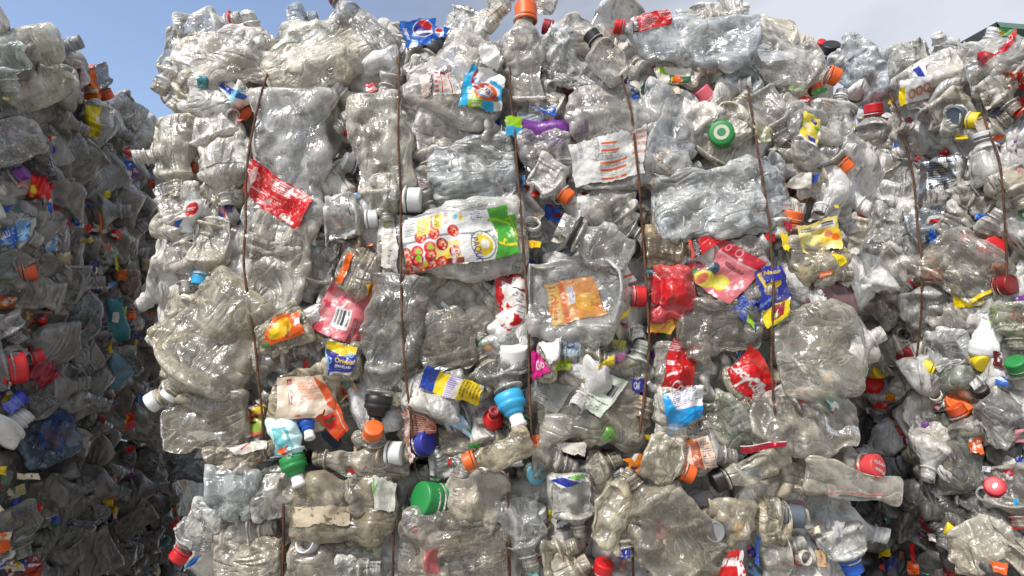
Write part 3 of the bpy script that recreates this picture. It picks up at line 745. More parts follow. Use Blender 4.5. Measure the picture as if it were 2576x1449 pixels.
def place_frame(face, u, v, d, L, ang, tiltd=0.0, roll=0.0):
    p = face_point(face, u, v, d / 1000.0); nl = local_normal(face, u, v)
    xr = unit(np.cross(np.array((0, 0, 1.0)), nl)); up = np.cross(nl, xr)
    a = math.radians(ang); z = xr * math.cos(a) + up * math.sin(a); t = math.radians(tiltd); z = unit(z * math.cos(t) + nl * math.sin(t))
    y = unit(nl - z * np.dot(nl, z)); x = np.cross(y, z)
    r = math.radians(roll); x, y = x * math.cos(r) + y * math.sin(r), y * math.cos(r) - x * math.sin(r)
    return p - z * L / 2, x, y, z
FILL = 0
PACK = {}
def filler(face, u, v, d, haze=.3, ang=None, sc=1.0, caps=.35, dark=1.0):  # dark scales the tint; its low values put shade into the colour
    global FILL
    FILL += 1
    i = FR.randint(12); me, L, W, vv, ff, mt = VAR[i]
    ang = FR.uniform(0, 360) if ang is None else ang
    o, x, y, z = place_frame(face, u, v, d, L * sc, ang, FR.uniform(-22, 30), FR.uniform(-35, 35))
    t, desc = TINTS[FR.choice(len(TINTS), p=[.26, .24, .18, .08, .10, .06, .08])]
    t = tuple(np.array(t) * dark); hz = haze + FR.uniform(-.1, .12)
    m4 = frame(o, x * sc, y * sc, z * sc)
    if FR.rand() >= caps:                              # uncapped ones join the mass of their bale
        PACK.setdefault((face, v > 1150), []).append(((vv * sc) @ np.stack([x, y, z]) + o, ff)); return None
    if True:
        c = CAPC[FR.randint(len(CAPC))]
        root = link('crushed_bottle', None, None, m4); root.empty_display_size = .02
        link('bottle_body', me, root, None, t + (hz,))
        add_cap(root, Matrix.Translation((0, 0, L)), .031, 'std', c)
        desc = desc + ' with %s cap' % {'lblue': 'pale blue', 'dred': 'dark red', 'milk': 'whitish'}.get(c, c)
    tag(root, cat='bottle', group='crushed bottles packed in the bales')
    THINGS.append((root, desc, u, v)); return root
def scatter(poly, n, mind, seed):
    """points inside a picture polygon with a least distance between them"""
    R = rng(seed); P = np.array(poly, float); lo, hi = P.min(0), P.max(0); out = []; tries = 0
    while len(out) < n and tries < 20000:
        tries += 1; p = lo + R.rand(2) * (hi - lo); c = False; j = len(P) - 1
        for i in range(len(P)):
            if (P[i, 1] > p[1]) != (P[j, 1] > p[1]) and p[0] < (P[j, 0] - P[i, 0]) * (p[1] - P[i, 1]) / (P[j, 1] - P[i, 1]) + P[i, 0]: c = not c
            j = i
        if c and all((p[0] - q[0]) ** 2 + (p[1] - q[1]) ** 2 > mind ** 2 for q in out): out.append(p)
    return out
POLY_M = [(480, 220), (700, 150), (1000, 150), (1300, 130), (1600, 140), (1880, 150), (2060, 240), (2120, 420), (2110, 760), (2120, 1000), (2040, 1060), (1300, 1050), (640, 1060), (540, 1000), (500, 700), (480, 400)]
POLY_ML = [(610, 1275), (1300, 1265), (2060, 1250), (2070, 1460), (600, 1460)]
POLY_L = [(-20, 130), (90, 140), (180, 240), (300, 350), (380, 410), (380, 700), (370, 1060), (0, 1090)]
POLY_LL = [(-20, 1190), (420, 1170), (470, 1460), (-20, 1460)]
POLY_R = [(2215, 215), (2420, 180), (2600, 165), (2600, 1100), (2350, 1080), (2150, 1040), (2140, 500)]
POLY_RL = [(2150, 1080), (2600, 1080), (2600, 1470), (2150, 1470)]
# deep layer: past the count anyone could pick apart, one creased mass of bottles per bale
def deep(face, poly, n, mind, seed, d, label, dark=1.0, sc=1.0):  # dark scales the mass colour; low values stand in for shade
    VV, FF = [], []; k = 0
    R = rng(seed + 5)
    for (u, v) in scatter(poly, n, mind, seed):
        i = 12 + R.randint(12); me, L, W, vv, ff, mt = VAR[i]
        o, x, y, z = place_frame(face, u, v, d + R.uniform(-10, 8), L * sc, R.uniform(0, 360), R.uniform(-25, 35), R.uniform(-40, 40))
        VV.append((vv * sc) @ np.stack([x, y, z]) + o); FF.append(ff + k); k += len(vv)
    for vv, ff in PACK.pop((face, poly[1][1] > 1150 or poly[0][1] > 1050), []): VV.append(vv); FF.append(ff + k); k += len(vv)
    V = np.concatenate(VV); c = V.mean(0)
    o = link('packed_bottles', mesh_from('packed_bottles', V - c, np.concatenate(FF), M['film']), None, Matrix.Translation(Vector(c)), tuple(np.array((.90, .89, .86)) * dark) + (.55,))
    return tag(o, label, 'packed bottles', None, 'stuff')
for (u, v) in scatter(POLY_M, 26, 150, 11): filler('M', u, v, FR.uniform(-28, -10), .38, caps=.12)
for (u, v) in scatter(POLY_ML, 6, 140, 12): filler('M', u, v, FR.uniform(-28, -8), .35, caps=.15)
for (u, v) in scatter(POLY_L, 26, 66, 13): filler('L', u, v, FR.uniform(-18, 5), .22, sc=.8, caps=.3, dark=.28)  # left stack: shade and old dirt both put into the tint
for (u, v) in scatter(POLY_LL, 14, 66, 14): filler('L', u, v, FR.uniform(-18, 5), .16, sc=.8, caps=.3, dark=.28)  # lower left: tint darkened for the shade as well as dirt
for (u, v) in scatter(POLY_R, 22, 90, 15): filler('R', u, v, FR.uniform(-18, 5), .34, caps=.2, dark=.92)
for (u, v) in scatter(POLY_RL, 12, 78, 16): filler('R', u, v, FR.uniform(-20, 2), .2, caps=.3, dark=.28)  # low right: shadow of the middle bale put into the tint
deep('M', POLY_M, 170, 62, 1, -46, 'mass of crushed bottles packed deep inside the middle bale')
deep('M', POLY_ML, 50, 62, 2, -46, 'mass of crushed bottles packed deep inside the lower bale')
deep('L', POLY_L + [], 90, 44, 3, -36, 'mass of shaded bottles packed in the left bale', .40)  # colour lowered for the left side's shade and grime together
deep('L', POLY_LL, 50, 46, 4, -36, 'mass of dark bottles packed in the lower left bale', .22)  # deeper shade of the lower left put into the colour, with dirt
deep('R', POLY_R, 90, 54, 5, -38, 'mass of crushed bottles packed in the right bale', .85)
deep('R', POLY_RL, 44, 54, 6, -38, 'mass of dark bottles packed low in the right bale', .20)  # shaded recess at low right painted by a darker colour

def bits(face, poly, n, mind, seed, label, d0=-26, d1=-4, smin=.014, smax=.045):
    """torn film in all colours lodged among the packed bottles, too many and too hidden to count"""
    R = rng(seed); VV, FF, CC = [], [], []; k = 0; pal = ['red', 'red', 'dred', 'orange', 'blue', 'yellow', 'white', 'off', 'green', 'lblue', 'crimson', 'dblue', 'lpink', 'cream', 'dgray', 'purple', 'mint', 'tan']
    for (u, v) in scatter(poly, n, mind, seed):
        L = R.uniform(smin, smax); o, x, y, z = place_frame(face, u, v, R.uniform(d0, d1), 0, R.uniform(0, 360), R.uniform(-40, 40), R.uniform(-50, 50))
        m = 9; g = np.linspace(-.5, .5, m); X, Z_ = np.meshgrid(g, g); p = np.stack([X.ravel() * L * R.uniform(.4, 1), np.zeros(m * m), Z_.ravel() * L], 1)
        p += R.normal(0, L * .02, p.shape); p[:, 1] += (facets(p, L * .3, R.randint(9999), 10, .9)) * L * .16 + (p[:, 0] ** 2 + p[:, 2] ** 2) / L * R.uniform(-1, 1)
        VV.append(p @ np.stack([x, y, z]) + o); FF.append(grid_faces(m, m, False) + k); k += m * m
        c_ = lin(pal[R.randint(len(pal))]); cc = np.tile(np.r_[c_, 1], (m * m, 1)); cc[(vnoise(p / L * 4, int(u)) > .35), :3] = lin(pal[R.randint(len(pal))]); CC.append(cc)
    V = np.concatenate(VV); c = V.mean(0)
    o = link('film_scraps', mesh_from('film_scraps', V - c, np.concatenate(FF), M['print'], True, np.concatenate(CC)), None, Matrix.Translation(Vector(c)))
    return tag(o, label, 'film scraps', None, 'stuff')
bits('M', POLY_M, 300, 32, 61, 'coloured film scraps lodged among the bottles of the middle bale', -24, 16, .012, .042)
bits('M', POLY_ML, 80, 34, 62, 'coloured film scraps lodged in the lower middle bale', -24, 14, .012, .04)
bits('L', POLY_L, 170, 16, 63, 'coloured film scraps lodged in the shaded left stack', -12, 24, .008, .034)
bits('L', POLY_LL, 100, 20, 64, 'coloured film scraps lodged in the dark lower left stack', -12, 22, .008, .03)
bits('R', POLY_R, 110, 28, 65, 'coloured film scraps lodged in the right stack', -14, 22, .01, .038)
bits('R', POLY_RL, 60, 26, 66, 'coloured film scraps lodged low in the right stack', -14, 20, .01, .034)

def side_mass(p0, p1, z0, z1, n, seed, label, tint=(.84, .82, .77)):
    """the flank of a bale round the corner from the picture: the same packed bottles"""
    R = rng(seed); VV, FF = [], []; k = 0; p0, p1 = np.array(p0 + (0,), float), np.array(p1 + (0,), float); t = unit(p1 - p0); nn = np.array((t[1], -t[0], 0))
    for i in range(n):
        me, L, W, vv, ff, mt = VAR[12 + R.randint(12)]
        c = p0 + (p1 - p0) * R.rand() + np.array((0, 0, R.uniform(z0 + .05, z1 - .06))); a = R.uniform(0, 6.28)
        z = t * math.cos(a) + np.array((0, 0, 1)) * math.sin(a); x = np.cross(nn, z)
        VV.append(vv @ np.stack([x, nn, z]) + c - z * L / 2); FF.append(ff + k); k += len(vv)
    V = np.concatenate(VV); c = V.mean(0)
    o = link('packed_bottles', mesh_from('packed_bottles', V - c, np.concatenate(FF), M['film']), None, Matrix.Translation(Vector(c)), tint + (.5,))
    return tag(o, label, 'packed bottles', None, 'stuff')
for i, (p, q, z0, z1, n, lb) in enumerate([((-.50, 1.26), (-.52, 1.95), seam, topz, 44, 'packed bottles on the left flank of the upper middle bale'), ((.53, 1.26), (.54, 1.95), seam, topz, 44, 'packed bottles on the right flank of the upper middle bale'),
                                          ((-.47, 1.26), (-.50, 1.95), seam - .8, seam, 44, 'packed bottles on the left flank of the lower middle bale'), ((.51, 1.26), (.52, 1.95), seam - .8, seam, 44, 'packed bottles on the right flank of the lower middle bale'),
                                          ((-.46, 1.19), (.51, 1.19), seam - .8, seam - .30, 60, 'packed bottles of the lower middle bale below the picture'),
                                          ((-1.8, 1.05), (-.95, 1.05), sl_, stl, 70, 'packed bottles on the front of the upper left bale'), ((-1.8, 1.05), (-.95, 1.05), sl_ - .8, sl_, 60, 'packed bottles on the front of the lower left bale'),
                                          ((1.03, 1.10), (1.85, 1.24), str_ - 1.05, str_, 90, 'packed bottles on the front of the right bale')]):
    side_mass(p, q, z0, z1, n, 900 + i, lb)
# ------------------------------------------------------------------ the bottles one can pick out, middle bale, from the top edge down
B = {}
S = 'smooth'
CL, MK, DT, TN, BL, SM = (.93, .91, .87), (.90, .91, .90), (.84, .79, .71), (.80, .70, .55), (.74, .83, .90), (.66, .67, .67)
B['topneck'] = bottle('M', 445, 80, 606, 46, 80, 6, ('red', 46, 'ring'), 'clear bottle with open mouth and red ring poking above the bale corner', CL, .28, .55, seed=3)
B['tl'] = bottle('M', 425, 155, 712, 145, 138, 10, None, 'large crumpled clear bottle', CL, .38, .5, seed=8, neck=50)
B['tl2'] = bottle('M', 470, 92, 398, 232, 84, 2, None, 'flattened clear sheet of plastic', CL, .2, .22, seed=9, mat=S, neck=40)
bottle('M', 478, 235, 662, 250, 92, 14, None, 'crumpled clear bottle with a blue and white label', MK, .45, .45, seed=15)
B['bluelab'] = BOX[-1]
B['bigtop'] = bottle('M', 672, 205, 925, 80, 205, 12, None, 'big crumpled clear bottle bulging at the top', CL, .34, .52, seed=22, s=.028, neck=60)
B['b5'] = bottle('M', 985, 175, 842, -6, 84, 12, ('dred', 38, 'flat'), 'brownish clear bottle leaning out of the top with a dark red cap', (.80, .76, .72), .28, .4, seed=31)
bottle('M', 735, 60, 800, 45, 70, -8, None, 'small bluish clear bottle', BL, .3, .6, seed=33)
bottle('M', 1000, 90, 965, 245, 64, 14, None, 'narrow clear bottle squeezed flat', CL, .3, .4, seed=34)
bottle('M', 985, 70, 1005, 135, 50, -4, None, 'narrow clear bottle end', CL, .3, .6, seed=35)
B['disc'] = bottle('M', 1150, 105, 1195, 20, 100, 8, None, 'rounded crushed clear bottle base', (.84, .82, .78), .42, .45, seed=36, neck=70)
bottle('M', 1210, 75, 1268, 20, 56, 0, None, 'dirty clear bottle scrap', DT, .4, .5, seed=37)
bottle('M', 1230, 20, 1300, -30, 70, -10, None, 'crumpled clear bottle poking over the top', CL, .3, .5, seed=38)
B['greyneck'] = bottle('M', 1035, 200, 1098, 112, 62, 10, ('dgray', 50, 'skirt', 'black'), 'clear bottle with dark grey ribbed collar and black spout', CL, .35, .5, seed=39)
B['oasis'] = bottle('M', 1095, 300, 1205, 95, 215, 16, None, 'large clear bottle with torn white and blue fruit drink labels', CL, .3, .5, seed=41, mat=S, s=.032, amp=.7, neck=90)
B['nutri'] = B['oasis']
bottle('M', 1330, 260, 1322, 14, 92, 20, ('orange', 56, 'tall'), 'upright clear bottle with a tall orange cap', CL, .26, .5, seed=43, mat=S, amp=.7)
B['orangetop'] = BOX[-1]
bottle('M', 1400, 20, 1300, -20, 60, -12, None, 'crumpled clear film sticking up behind the orange cap', DT, .4, .4, seed=44)
bottle('M', 1560, 105, 1366, 66, 84, 10, ('crimson', 38, 'std'), 'clear bottle lying level with a crimson cap', CL, .28, .5, seed=45, mat=S)
bottle('M', 1568, 192, 1484, 84, 74, 52, ('black', 42, 'std'), 'clear tapering bottle with a black ribbed cap', CL, .25, .5, seed=46, mat=S, amp=.7)
B['longtop'] = bottle('M', 1905, 115, 1546, 66, 128, 22, ('red', 36, 'std'), 'long clear bottle lying level at the top with a red cap', (0.86, 0.88, 0.89), .24, .55, seed=47, mat=S, s=.03, amp=.6)
bottle('M', 1700, 60, 1830, 50, 60, 4, None, 'curled clear bottle half with a thin red rim', CL, .3, .4, seed=48)
bottle('M', 1818, -40, 1868, 90, 56, 2, None, 'narrow clear neck standing up at the top edge', (.8, .82, .84), .3, .5, seed=49, neck=44)
bottle('M', 1880, 105, 2108, 196, 118, 22, ('orange', 44, 'std'), 'clear bottle sloping right with an orange cap', CL, .26, .55, seed=50, mat=S, s=.028, amp=.8)
bottle('M', 1905, 75, 2040, 110, 70, 4, None, 'crumpled clear bottle at the top', CL, .35, .5, seed=51)
bottle('M', 1845, 225, 1900, 150, 88, 10, None, 'bluish clear bottle crumpled in a ball', BL, .3, .5, seed=52)
# second band
bottle('M', 440, 300, 450, 500, 96, 6, None, 'crumpled clear bottle standing upright', CL, .36, .5, seed=60)
bottle('M', 545, 275, 575, 520, 118, 14, None, 'wrinkled clear bottle standing upright', CL, .4, .45, seed=61, s=.018)
bottle('M', 500, 200, 430, 275, 80, 2, None, 'crumpled clear bottle with ragged edge', CL, .3, .4, seed=62)
bottle('M', 420, 455, 470, 640, 90, 8, None, 'clear bottle pressed flat at the corner', CL, .3, .45, seed=63)
bottle('M', 570, 470, 520, 620, 96, 6, None, 'creased clear bottle', CL, .36, .4, seed=64)
B['wave'] = bottle('M', 735, 228, 690, 590, 186, 26, None, 'large milky smooth bottle with a red and white drink label', (0.90, 0.92, 0.93), .34, .42, seed=65, mat=S, s=.04, amp=.55, bend=.03, neck=80)
B['redcap1'] = facing('M', 876, 318, 48, 'red', 150, 28, 90, d=10, seed=66, desc='small crushed bottle with a bright red cap', w=75)
facing('M', 866, 405, 48, 'gray', 170, 30, 90, d=12, seed=67, desc='small crushed bottle with a grey cap', w=75)
bottle('M', 905, 285, 845, 330, 60, 12, None, 'dirty creased clear bottle end', DT, .35, .5, seed=68)
B['upr'] = bottle('M', 948, 238, 975, 560, 138, 30, None, 'long clear flattened bottle with dusty speckles', (0.89, 0.89, 0.88), .30, .36, seed=69, mat=S, s=.026, amp=.75)
B['whitecap1'] = bottle('M', 925, 500, 1058, 504, 92, 30, ('milk', 64, 'std'), 'clear bottle with large whitish cap', MK, .35, .6, seed=70, mat=S)
B['whitecap2'] = bottle('M', 815, 560, 952, 550, 110, 22, ('milk', 48, 'std'), 'hazy blue tinged bottle with whitish cap', (0.86, 0.90, 0.92), .36, .5, seed=71, mat=S)
bottle('M', 1050, 330, 1290, 340, 110, 10, None, 'wrinkled clear bottle', CL, .42, .45, seed=72, s=.017)
B['bigmid'] = bottle('M', 1075, 440, 1300, 420, 175, 18, None, 'big crumpled clear bottle with a green tinge inside', (0.88, 0.89, 0.86), .36, .5, seed=73, s=.024, neck=80)
bottle('M', 1040, 300, 1080, 440, 80, 8, None, 'dirty brown stained clear bottle', DT, .4, .4, seed=74)
bottle('M', 1030, 440, 1090, 540, 80, 10, None, 'hollow crumpled clear bottle', CL, .2, .5, seed=75)
bottle('M', 1360, 110, 1575, 240, 118, 14, None, 'finely wrinkled clear bottle sloping down to the right', CL, .42, .45, seed=76, s=.016)
bottle('M', 1420, 130, 1460, 60, 90, 0, None, 'crumpled clear bottle near the top', CL, .38, .5, seed=77)
bottle('M', 1340, 250, 1450, 300, 80, 6, None, 'clear wrinkled bottle', CL, .4, .4, seed=78)
B['purple'] = bottle('M', 1295, 338, 1478, 318, 62, 16, None, 'shiny purple and blue foil covered bottle', 'purple', .95, .5, seed=79, mat='opaque', s=.02, amp=.8)
bottle('M', 1300, 300, 1405, 275, 50, 10, None, 'clear bottle end with a blue label edge', (.7, .76, .84), .5, .4, seed=80)
B['purpclear'] = bottle('M', 1440, 380, 1310, 410, 122, 20, None, 'clear rounded bottle over purple film', (.80, .79, .82), .24, .5, seed=81, mat=S, neck=50)
B['paperb'] = bottle('M', 1520, 215, 1540, 480, 190, 28, None, 'large clear bottle wearing a white paper label with orange bars', (0.90, 0.89, 0.87), .3, .42, seed=82, mat=S, s=.03, amp=.7, neck=110)
bottle('M', 1500, 470, 1600, 590, 130, 14, None, 'large wrinkled clear bottle bottom', CL, .3, .45, seed=83, mat=S)
B['orange2'] = bottle('M', 1340, 425, 1434, 500, 74, 30, ('orange', 42, 'std'), 'clear bottle with an orange cap pointing down right', CL, .3, .5, seed=84)
B['mid2'] = bottle('M', 1705, 218, 1640, 440, 140, 22, None, 'clear round shouldered bottle with open neck below', (0.89, 0.89, 0.90), .28, .5, seed=85, mat=S, s=.03, amp=.7, neck=60)
bottle('M', 1690, 395, 1632, 470, 74, 22, None, 'brownish jar neck with a green label scrap', (.76, .70, .60), .35, .6, seed=86, mat=S)
B['jarg'] = BOX[-1]
facing('M', 1815, 333, 64, 'green', 200, 72, 150, w=130, d=38, kind='std', seed=87, desc='clear bottle ending in a round green cap facing out', mat=S)
B['greencap'] = BOX[-1]
facing('M', 1762, 226, 44, 'pink', 135, 15, 100, w=80, d=12, kind='tall', seed=88, desc='crumpled bottle with a pink split cap')
bottle('M', 1650, 185, 1800, 165, 70, 16, None, 'brown stained bottle with a green and white juice label', (.76, .70, .63), .5, .4, seed=89, s=.017)
B['juice'] = BOX[-1]
bottle('M', 1780, 400, 1880, 240, 112, 12, None, 'clear bottle with long vertical folds', CL, .34, .4, seed=90, s=.022)
bottle('M', 1890, 235, 1975, 360, 100, 20, None, 'smooth hollow clear bottle', CL, .18, .5, seed=91, mat=S, amp=.7)
B['foldbig'] = bottle('M', 1985, 470, 1640, 530, 165, 20, None, 'big silvery creased bottle lying level', (0.89, 0.90, 0.89), .42, .42, seed=92, s=.02, neck=90)
bottle('M', 1640, 470, 1760, 420, 110, 4, None, 'finely wrinkled clear plastic', CL, .42, .4, seed=93, s=.014)
bottle('M', 1990, 250, 1915, 300, 60, 6, None, 'dirty crumpled clear bottle', DT, .4, .5, seed=94)
bottle('M', 2000, 400, 1900, 420, 80, 6, None, 'clear bottle beside the wire', CL, .34, .5, seed=95)
bottle('M', 2000, 460, 2110, 440, 90, 6, None, 'dirty crumpled film and bottle mix', DT, .5, .4, seed=96, s=.016)
B['lemon'] = bottle('M', 2000, 255, 2075, 415, 105, 22, None, 'clear bottle with a yellow lemon label', (0.88, 0.89, 0.89), .26, .5, seed=97, mat=S, s=.026, amp=.8, neck=60)
bottle('M', 2085, 375, 2118, 228, 108, 14, ('milk', 34, 'ring'), 'clear bottle with bare screw neck pointing up', CL, .24, .5, seed=98, mat=S)
bottle('M', 1960, 400, 1992, 346, 70, 6, ('dred', 50, 'std'), 'bottle with a broad dark red cap', CL, .3, .6, seed=99)
bottle('M', 2040, 330, 2134, 428, 90, 10, ('orange', 44, 'std'), 'clear bottle with an orange cap pointing down right', CL, .26, .55, seed=100, mat=S)
bottle('M', 2000, 150, 2056, 232, 70, 6, ('dorange', 36, 'std'), 'crushed bottle with a burnt orange cap', CL, .35, .5, seed=101)
# third band
B['blank'] = bottle('M', 728, 540, 640, 860, 130, 24, None, 'dirty grey bottle with deep dark folds at its top', (.74, .72, .67), .42, .34, seed=110, s=.03, amp=.9, neck=60)
bottle('M', 690, 560, 690, 650, 130, 30, None, 'crumpled greyish bottle base with deep folds', (.72, .70, .65), .38, .45, seed=111, s=.03, amp=1.4, neck=100)
bottle('M', 830, 590, 770, 760, 110, 12, None, 'clear bottle with reddish marks inside', (.82, .80, .78), .3, .45, seed=112, mat=S)
bottle('M', 540, 545, 505, 716, 92, 16, ('cyan', 46, 'std'), 'clear wrinkled bottle standing on a sky blue cap', CL, .36, .5, seed=113)
bottle('M', 445, 540, 470, 740, 86, 12, None, 'clear bottle standing upright, pressed flat', CL, .26, .4, seed=114, mat=S)
B['labr'] = bottle('M', 440, 480, 480, 610, 90, 8, None, 'clear bottle with a white and red spotted label', CL, .34, .5, seed=115)
B['beige2'] = bottle('M', 510, 745, 420, 950, 150, 4, None, 'grey netted looking crumpled bottle', (.78, .78, .76), .55, .3, seed=117, s=.013, mat='film')
B['beige'] = bottle('M', 650, 735, 425, 1000, 238, 24, ('white', 50, 'flat'), 'large yellowed ribbed bottle with a white cap, lower left', (.91, .87, .77), .32, .42, seed=116, mat=S, s=.034, amp=.5, rib=34, bend=.02)
bottle('M', 470, 955, 386, 1010, 60, 12, ('white', 50, 'open'), 'small white cap seen from inside on a bottle neck', MK, .4, .5, seed=118)
B['sheet'] = bottle('M', 620, 1045, 402, 1085, 122, 26, None, 'grey flattened bottle jutting out at the lower left', (.70, .68, .62), .42, .25, seed=119, mat=S, s=.022, neck=100)
B['orangew'] = bottle('M', 850, 655, 955, 700, 110, 30, None, 'hollow tan bottle base wrapped in orange film', (.78, .68, .55), .42, .6, seed=120, s=.026, neck=90)
bottle('M', 850, 640, 960, 640, 90, 6, None, 'dark brown see through bottle', (.42, .30, .22), .3, .5, seed=121, mat=S)
B['pinkb'] = bottle('M', 790, 800, 950, 810, 150, 14, None, 'bottle wrapped in a pink label with a barcode', (.82, .76, .76), .35, .4, seed=122, mat=S, amp=.5, neck=90)
B['fruit'] = bottle('M', 660, 870, 775, 800, 96, 44, None, 'clear bottle with an orange mango label', CL, .3, .5, seed=123, neck=60)
bottle('M', 650, 900, 775, 880, 95, 18, None, 'dull brownish clear bottle', (.74, .70, .66), .3, .5, seed=124, mat=S)
B['orig'] = bottle('M', 870, 850, 855, 960, 105, 32, None, 'clear bottle with a blue and yellow sparkling drink label', CL, .3, .5, seed=125, neck=50)
B['stand'] = bottle('M', 1000, 690, 948, 1030, 128, 30, ('black', 66, 'skirt', 'black'), 'tall clear bottle standing on a black spout cap', (.80, .79, .77), .28, .45, seed=126, mat=S, s=.026, amp=.7, bend=.03)
B['stand2'] = bottle('M', 1050, 690, 1100, 940, 130, 18, None, 'clear bottle with red film showing inside', (.80, .76, .74), .28, .45, seed=127, mat=S, neck=80)
B['disc2'] = bottle('M', 1050, 880, 1195, 850, 142, 34, None, 'flat smoky clear bottle end with a small hole', (.76, .77, .77), .26, .3, seed=128, mat=S, s=.04, amp=.4, neck=100)
B['paq'] = bottle('M', 948, 618, 1330, 595, 172, 30, None, 'bottle wrapped in a raspberry syrup label with green ends', (0.88, 0.90, 0.88), .34, .5, seed=129, mat=S, s=.032, amp=.45, bend=.02, neck=70)
B['stroop'] = bottle('M', 1110, 720, 1240, 870, 165, 14, None, 'sharply folded clear bottle with small blue writing', CL, .28, .4, seed=130, s=.03, neck=80)
bottle('M', 1235, 660, 1330, 690, 80, 10, None, 'clear bottle edge behind a red torn label', CL, .34, .4, seed=131)
B['redtorn'] = bottle('M', 1230, 740, 1335, 780, 150, 14, None, 'bottle with a torn red and white drink label', CL, .34, .4, seed=132, neck=80)
B['whitestub'] = facing('M', 1294, 872, 74, 'white', 88, 28, 130, w=92, d=36, kind='tall', seed=133, desc='grey bottle with a broad white screw cap facing up')
B['bigred'] = bottle('M', 1322, 738, 1622, 746, 192, 36, ('red', 52, 'std'), 'large rounded clear bottle with a red cap and orange label behind', (0.90, 0.89, 0.87), .26, .5, seed=134, mat=S, s=.04, amp=.45, bend=.02)
bottle('M', 1335, 600, 1338, 560, 62, 16, None, 'open clear screw neck pointing at the viewer', CL, .3, .8, tilt=60, seed=135, mat=S, neck=46)
B['jar'] = bottle('M', 1585, 650, 1406, 566, 96, 44, ('black', 86, 'ring'), 'clear wide necked jar with a thin black ring', (0.88, 0.89, 0.89), .26, .62, seed=136, mat=S, amp=.6)
bottle('M', 1540, 560, 1620, 610, 80, 10, None, 'crumpled clear bottle with faint red print', CL, .34, .5, seed=137)
facing('M', 1577, 626, 54, 'black', 215, 50, 90, w=84, d=24, seed=138, desc='bottle with a ribbed black cap seen half open', tint=(.7, .66, .6))
B['liquid'] = bottle('M', 1620, 622, 1760, 622, 92, 18, None, 'clear bottle holding amber liquid', (.62, .46, .28), .22, .55, seed=139, mat=S, amp=.7)
bottle('M', 1640, 560, 1760, 560, 90, 12, None, 'clear crumpled bottle above the amber liquid', CL, .3, .45, seed=140)
B['redsq'] = bottle('M', 1628, 735, 1752, 745, 118, 30, None, 'scrunched red bottle sleeve crossed by a wire', (.74, .07, .09), .62, .4, seed=141, mat='film', s=.02, amp=1.3, neck=70)
B['smoke'] = bottle('M', 1705, 835, 1915, 830, 124, 30, None, 'dark smoky clear bottle with sharp creases', (.58, .56, .55), .16, .4, seed=142, mat=S, s=.03, neck=80)
B['berry'] = bottle('M', 1745, 720, 1935, 660, 150, 22, None, 'crushed bottle inside a pink fruit soda label', (.82, .74, .74), .4, .35, seed=143, neck=90)
B['bly'] = bottle('M', 1850, 760, 1990, 740, 130, 22, None, 'crushed bottle under a blue and yellow wrapper', CL, .34, .4, seed=144, neck=80)
B['yel'] = bottle('M', 1985, 660, 2110, 600, 120, 20, None, 'yellowish bottle with a lemon juice label', (.84, .80, .62), .36, .5, seed=145, mat=S, neck=50)
bottle('M', 1985, 590, 1993, 532, 60, 12, ('orange', 58, 'std'), 'bottle with a wide orange cap tilted back', (.80, .66, .6), .3, .7, tilt=20, seed=146)
bottle('M', 2120, 655, 1985, 650, 96, 22, None, 'hazy bottle base with faint red tint and yellow tip', (.84, .80, .76), .4, .55, seed=147, mat=S, neck=60)
B['brown'] = bottle('M', 2020, 745, 2150, 735, 100, 14, None, 'crumpled dark brown wrapper bag', (.13, .07, .07), .95, .5, seed=148, mat='opaque', s=.02, amp=1.3, neck=70)
bottle('M', 2040, 700, 2140, 690, 46, 22, None, 'grey lining of the brown wrapper', (.6, .6, .6), .8, .4, seed=149)
B['hazy'] = bottle('M', 1950, 895, 2185, 880, 205, 36, None, 'very large hazy round bottle bulging at the right corner', (0.90, 0.91, 0.91), .26, .5, seed=150, mat=S, s=.036, amp=.55, neck=150, bend=.02)
bottle('M', 1960, 600, 1950, 520, 90, 8, None, 'crumpled clear bottle behind the wire', CL, .34, .4, seed=151)
# fourth band
B['tom'] = bottle('M', 680, 1000, 850, 1010, 130, 26, None, 'bottle wrapped in a beige and tomato red label', (.80, .74, .64), .45, .4, seed=160, neck=90)
facing('M', 742, 1180, 64, 'green', -72, 8, 150, w=70, d=40, kind='skirt', seed=161, desc='teal labelled bottle with a green cap and white spout', tint=(.56, .78, .76), haze=.85, mat='opaque')
B['teal'] = BOX[-1]
facing('M', 775, 1072, 50, 'blue', -75, 20, 100, w=60, d=30, kind='skirt', seed=162, desc='small bottle with a blue cap and white spout', tint=(.7, .78, .86))
facing('M', 940, 1076, 50, 'orange', 70, 50, 110, w=80, d=50, seed=163, desc='clear bottle with an orange cap facing out')
facing('M', 1012, 1141, 60, 'milk', 0, 10, 130, w=92, d=24, seed=164, desc='bottle with orange liquid and a translucent white cap', tint=(.76, .62, .48), mat=S)
facing('M', 1078, 1112, 62, 'dblue', 10, 30, 90, w=70, d=30, seed=165, desc='short bottle with a dark blue ribbed cap')
B['bluecap'] = BOX[-1]
bottle('M', 850, 1000, 860, 1060, 80, 4, None, 'clear bottle base seen end on', CL, .3, .6, seed=166, neck=60)
bottle('M', 1030, 1160, 790, 1150, 62, 18, None, 'long dull flattened bottle under the caps', (.70, .66, .58), .36, .5, seed=167, mat=S)
bottle('M', 520, 1165, 700, 1120, 66, 24, None, 'small dirty bottle with a white and red label', (.78, .70, .60), .42, .5, seed=168)
B['dirtyw'] = BOX[-1]
bottle('M', 610, 1110, 680, 990, 90, 8, None, 'clear bottle with a pear label', CL, .34, .4, seed=169)
B['pear'] = BOX[-1]
bottle('M', 1330, 1096, 1168, 1166, 62, 56, ('orange', 46, 'std'), 'dull narrow bottle with an orange cap pointing left', (.70, .64, .52), .36, .5, seed=170)
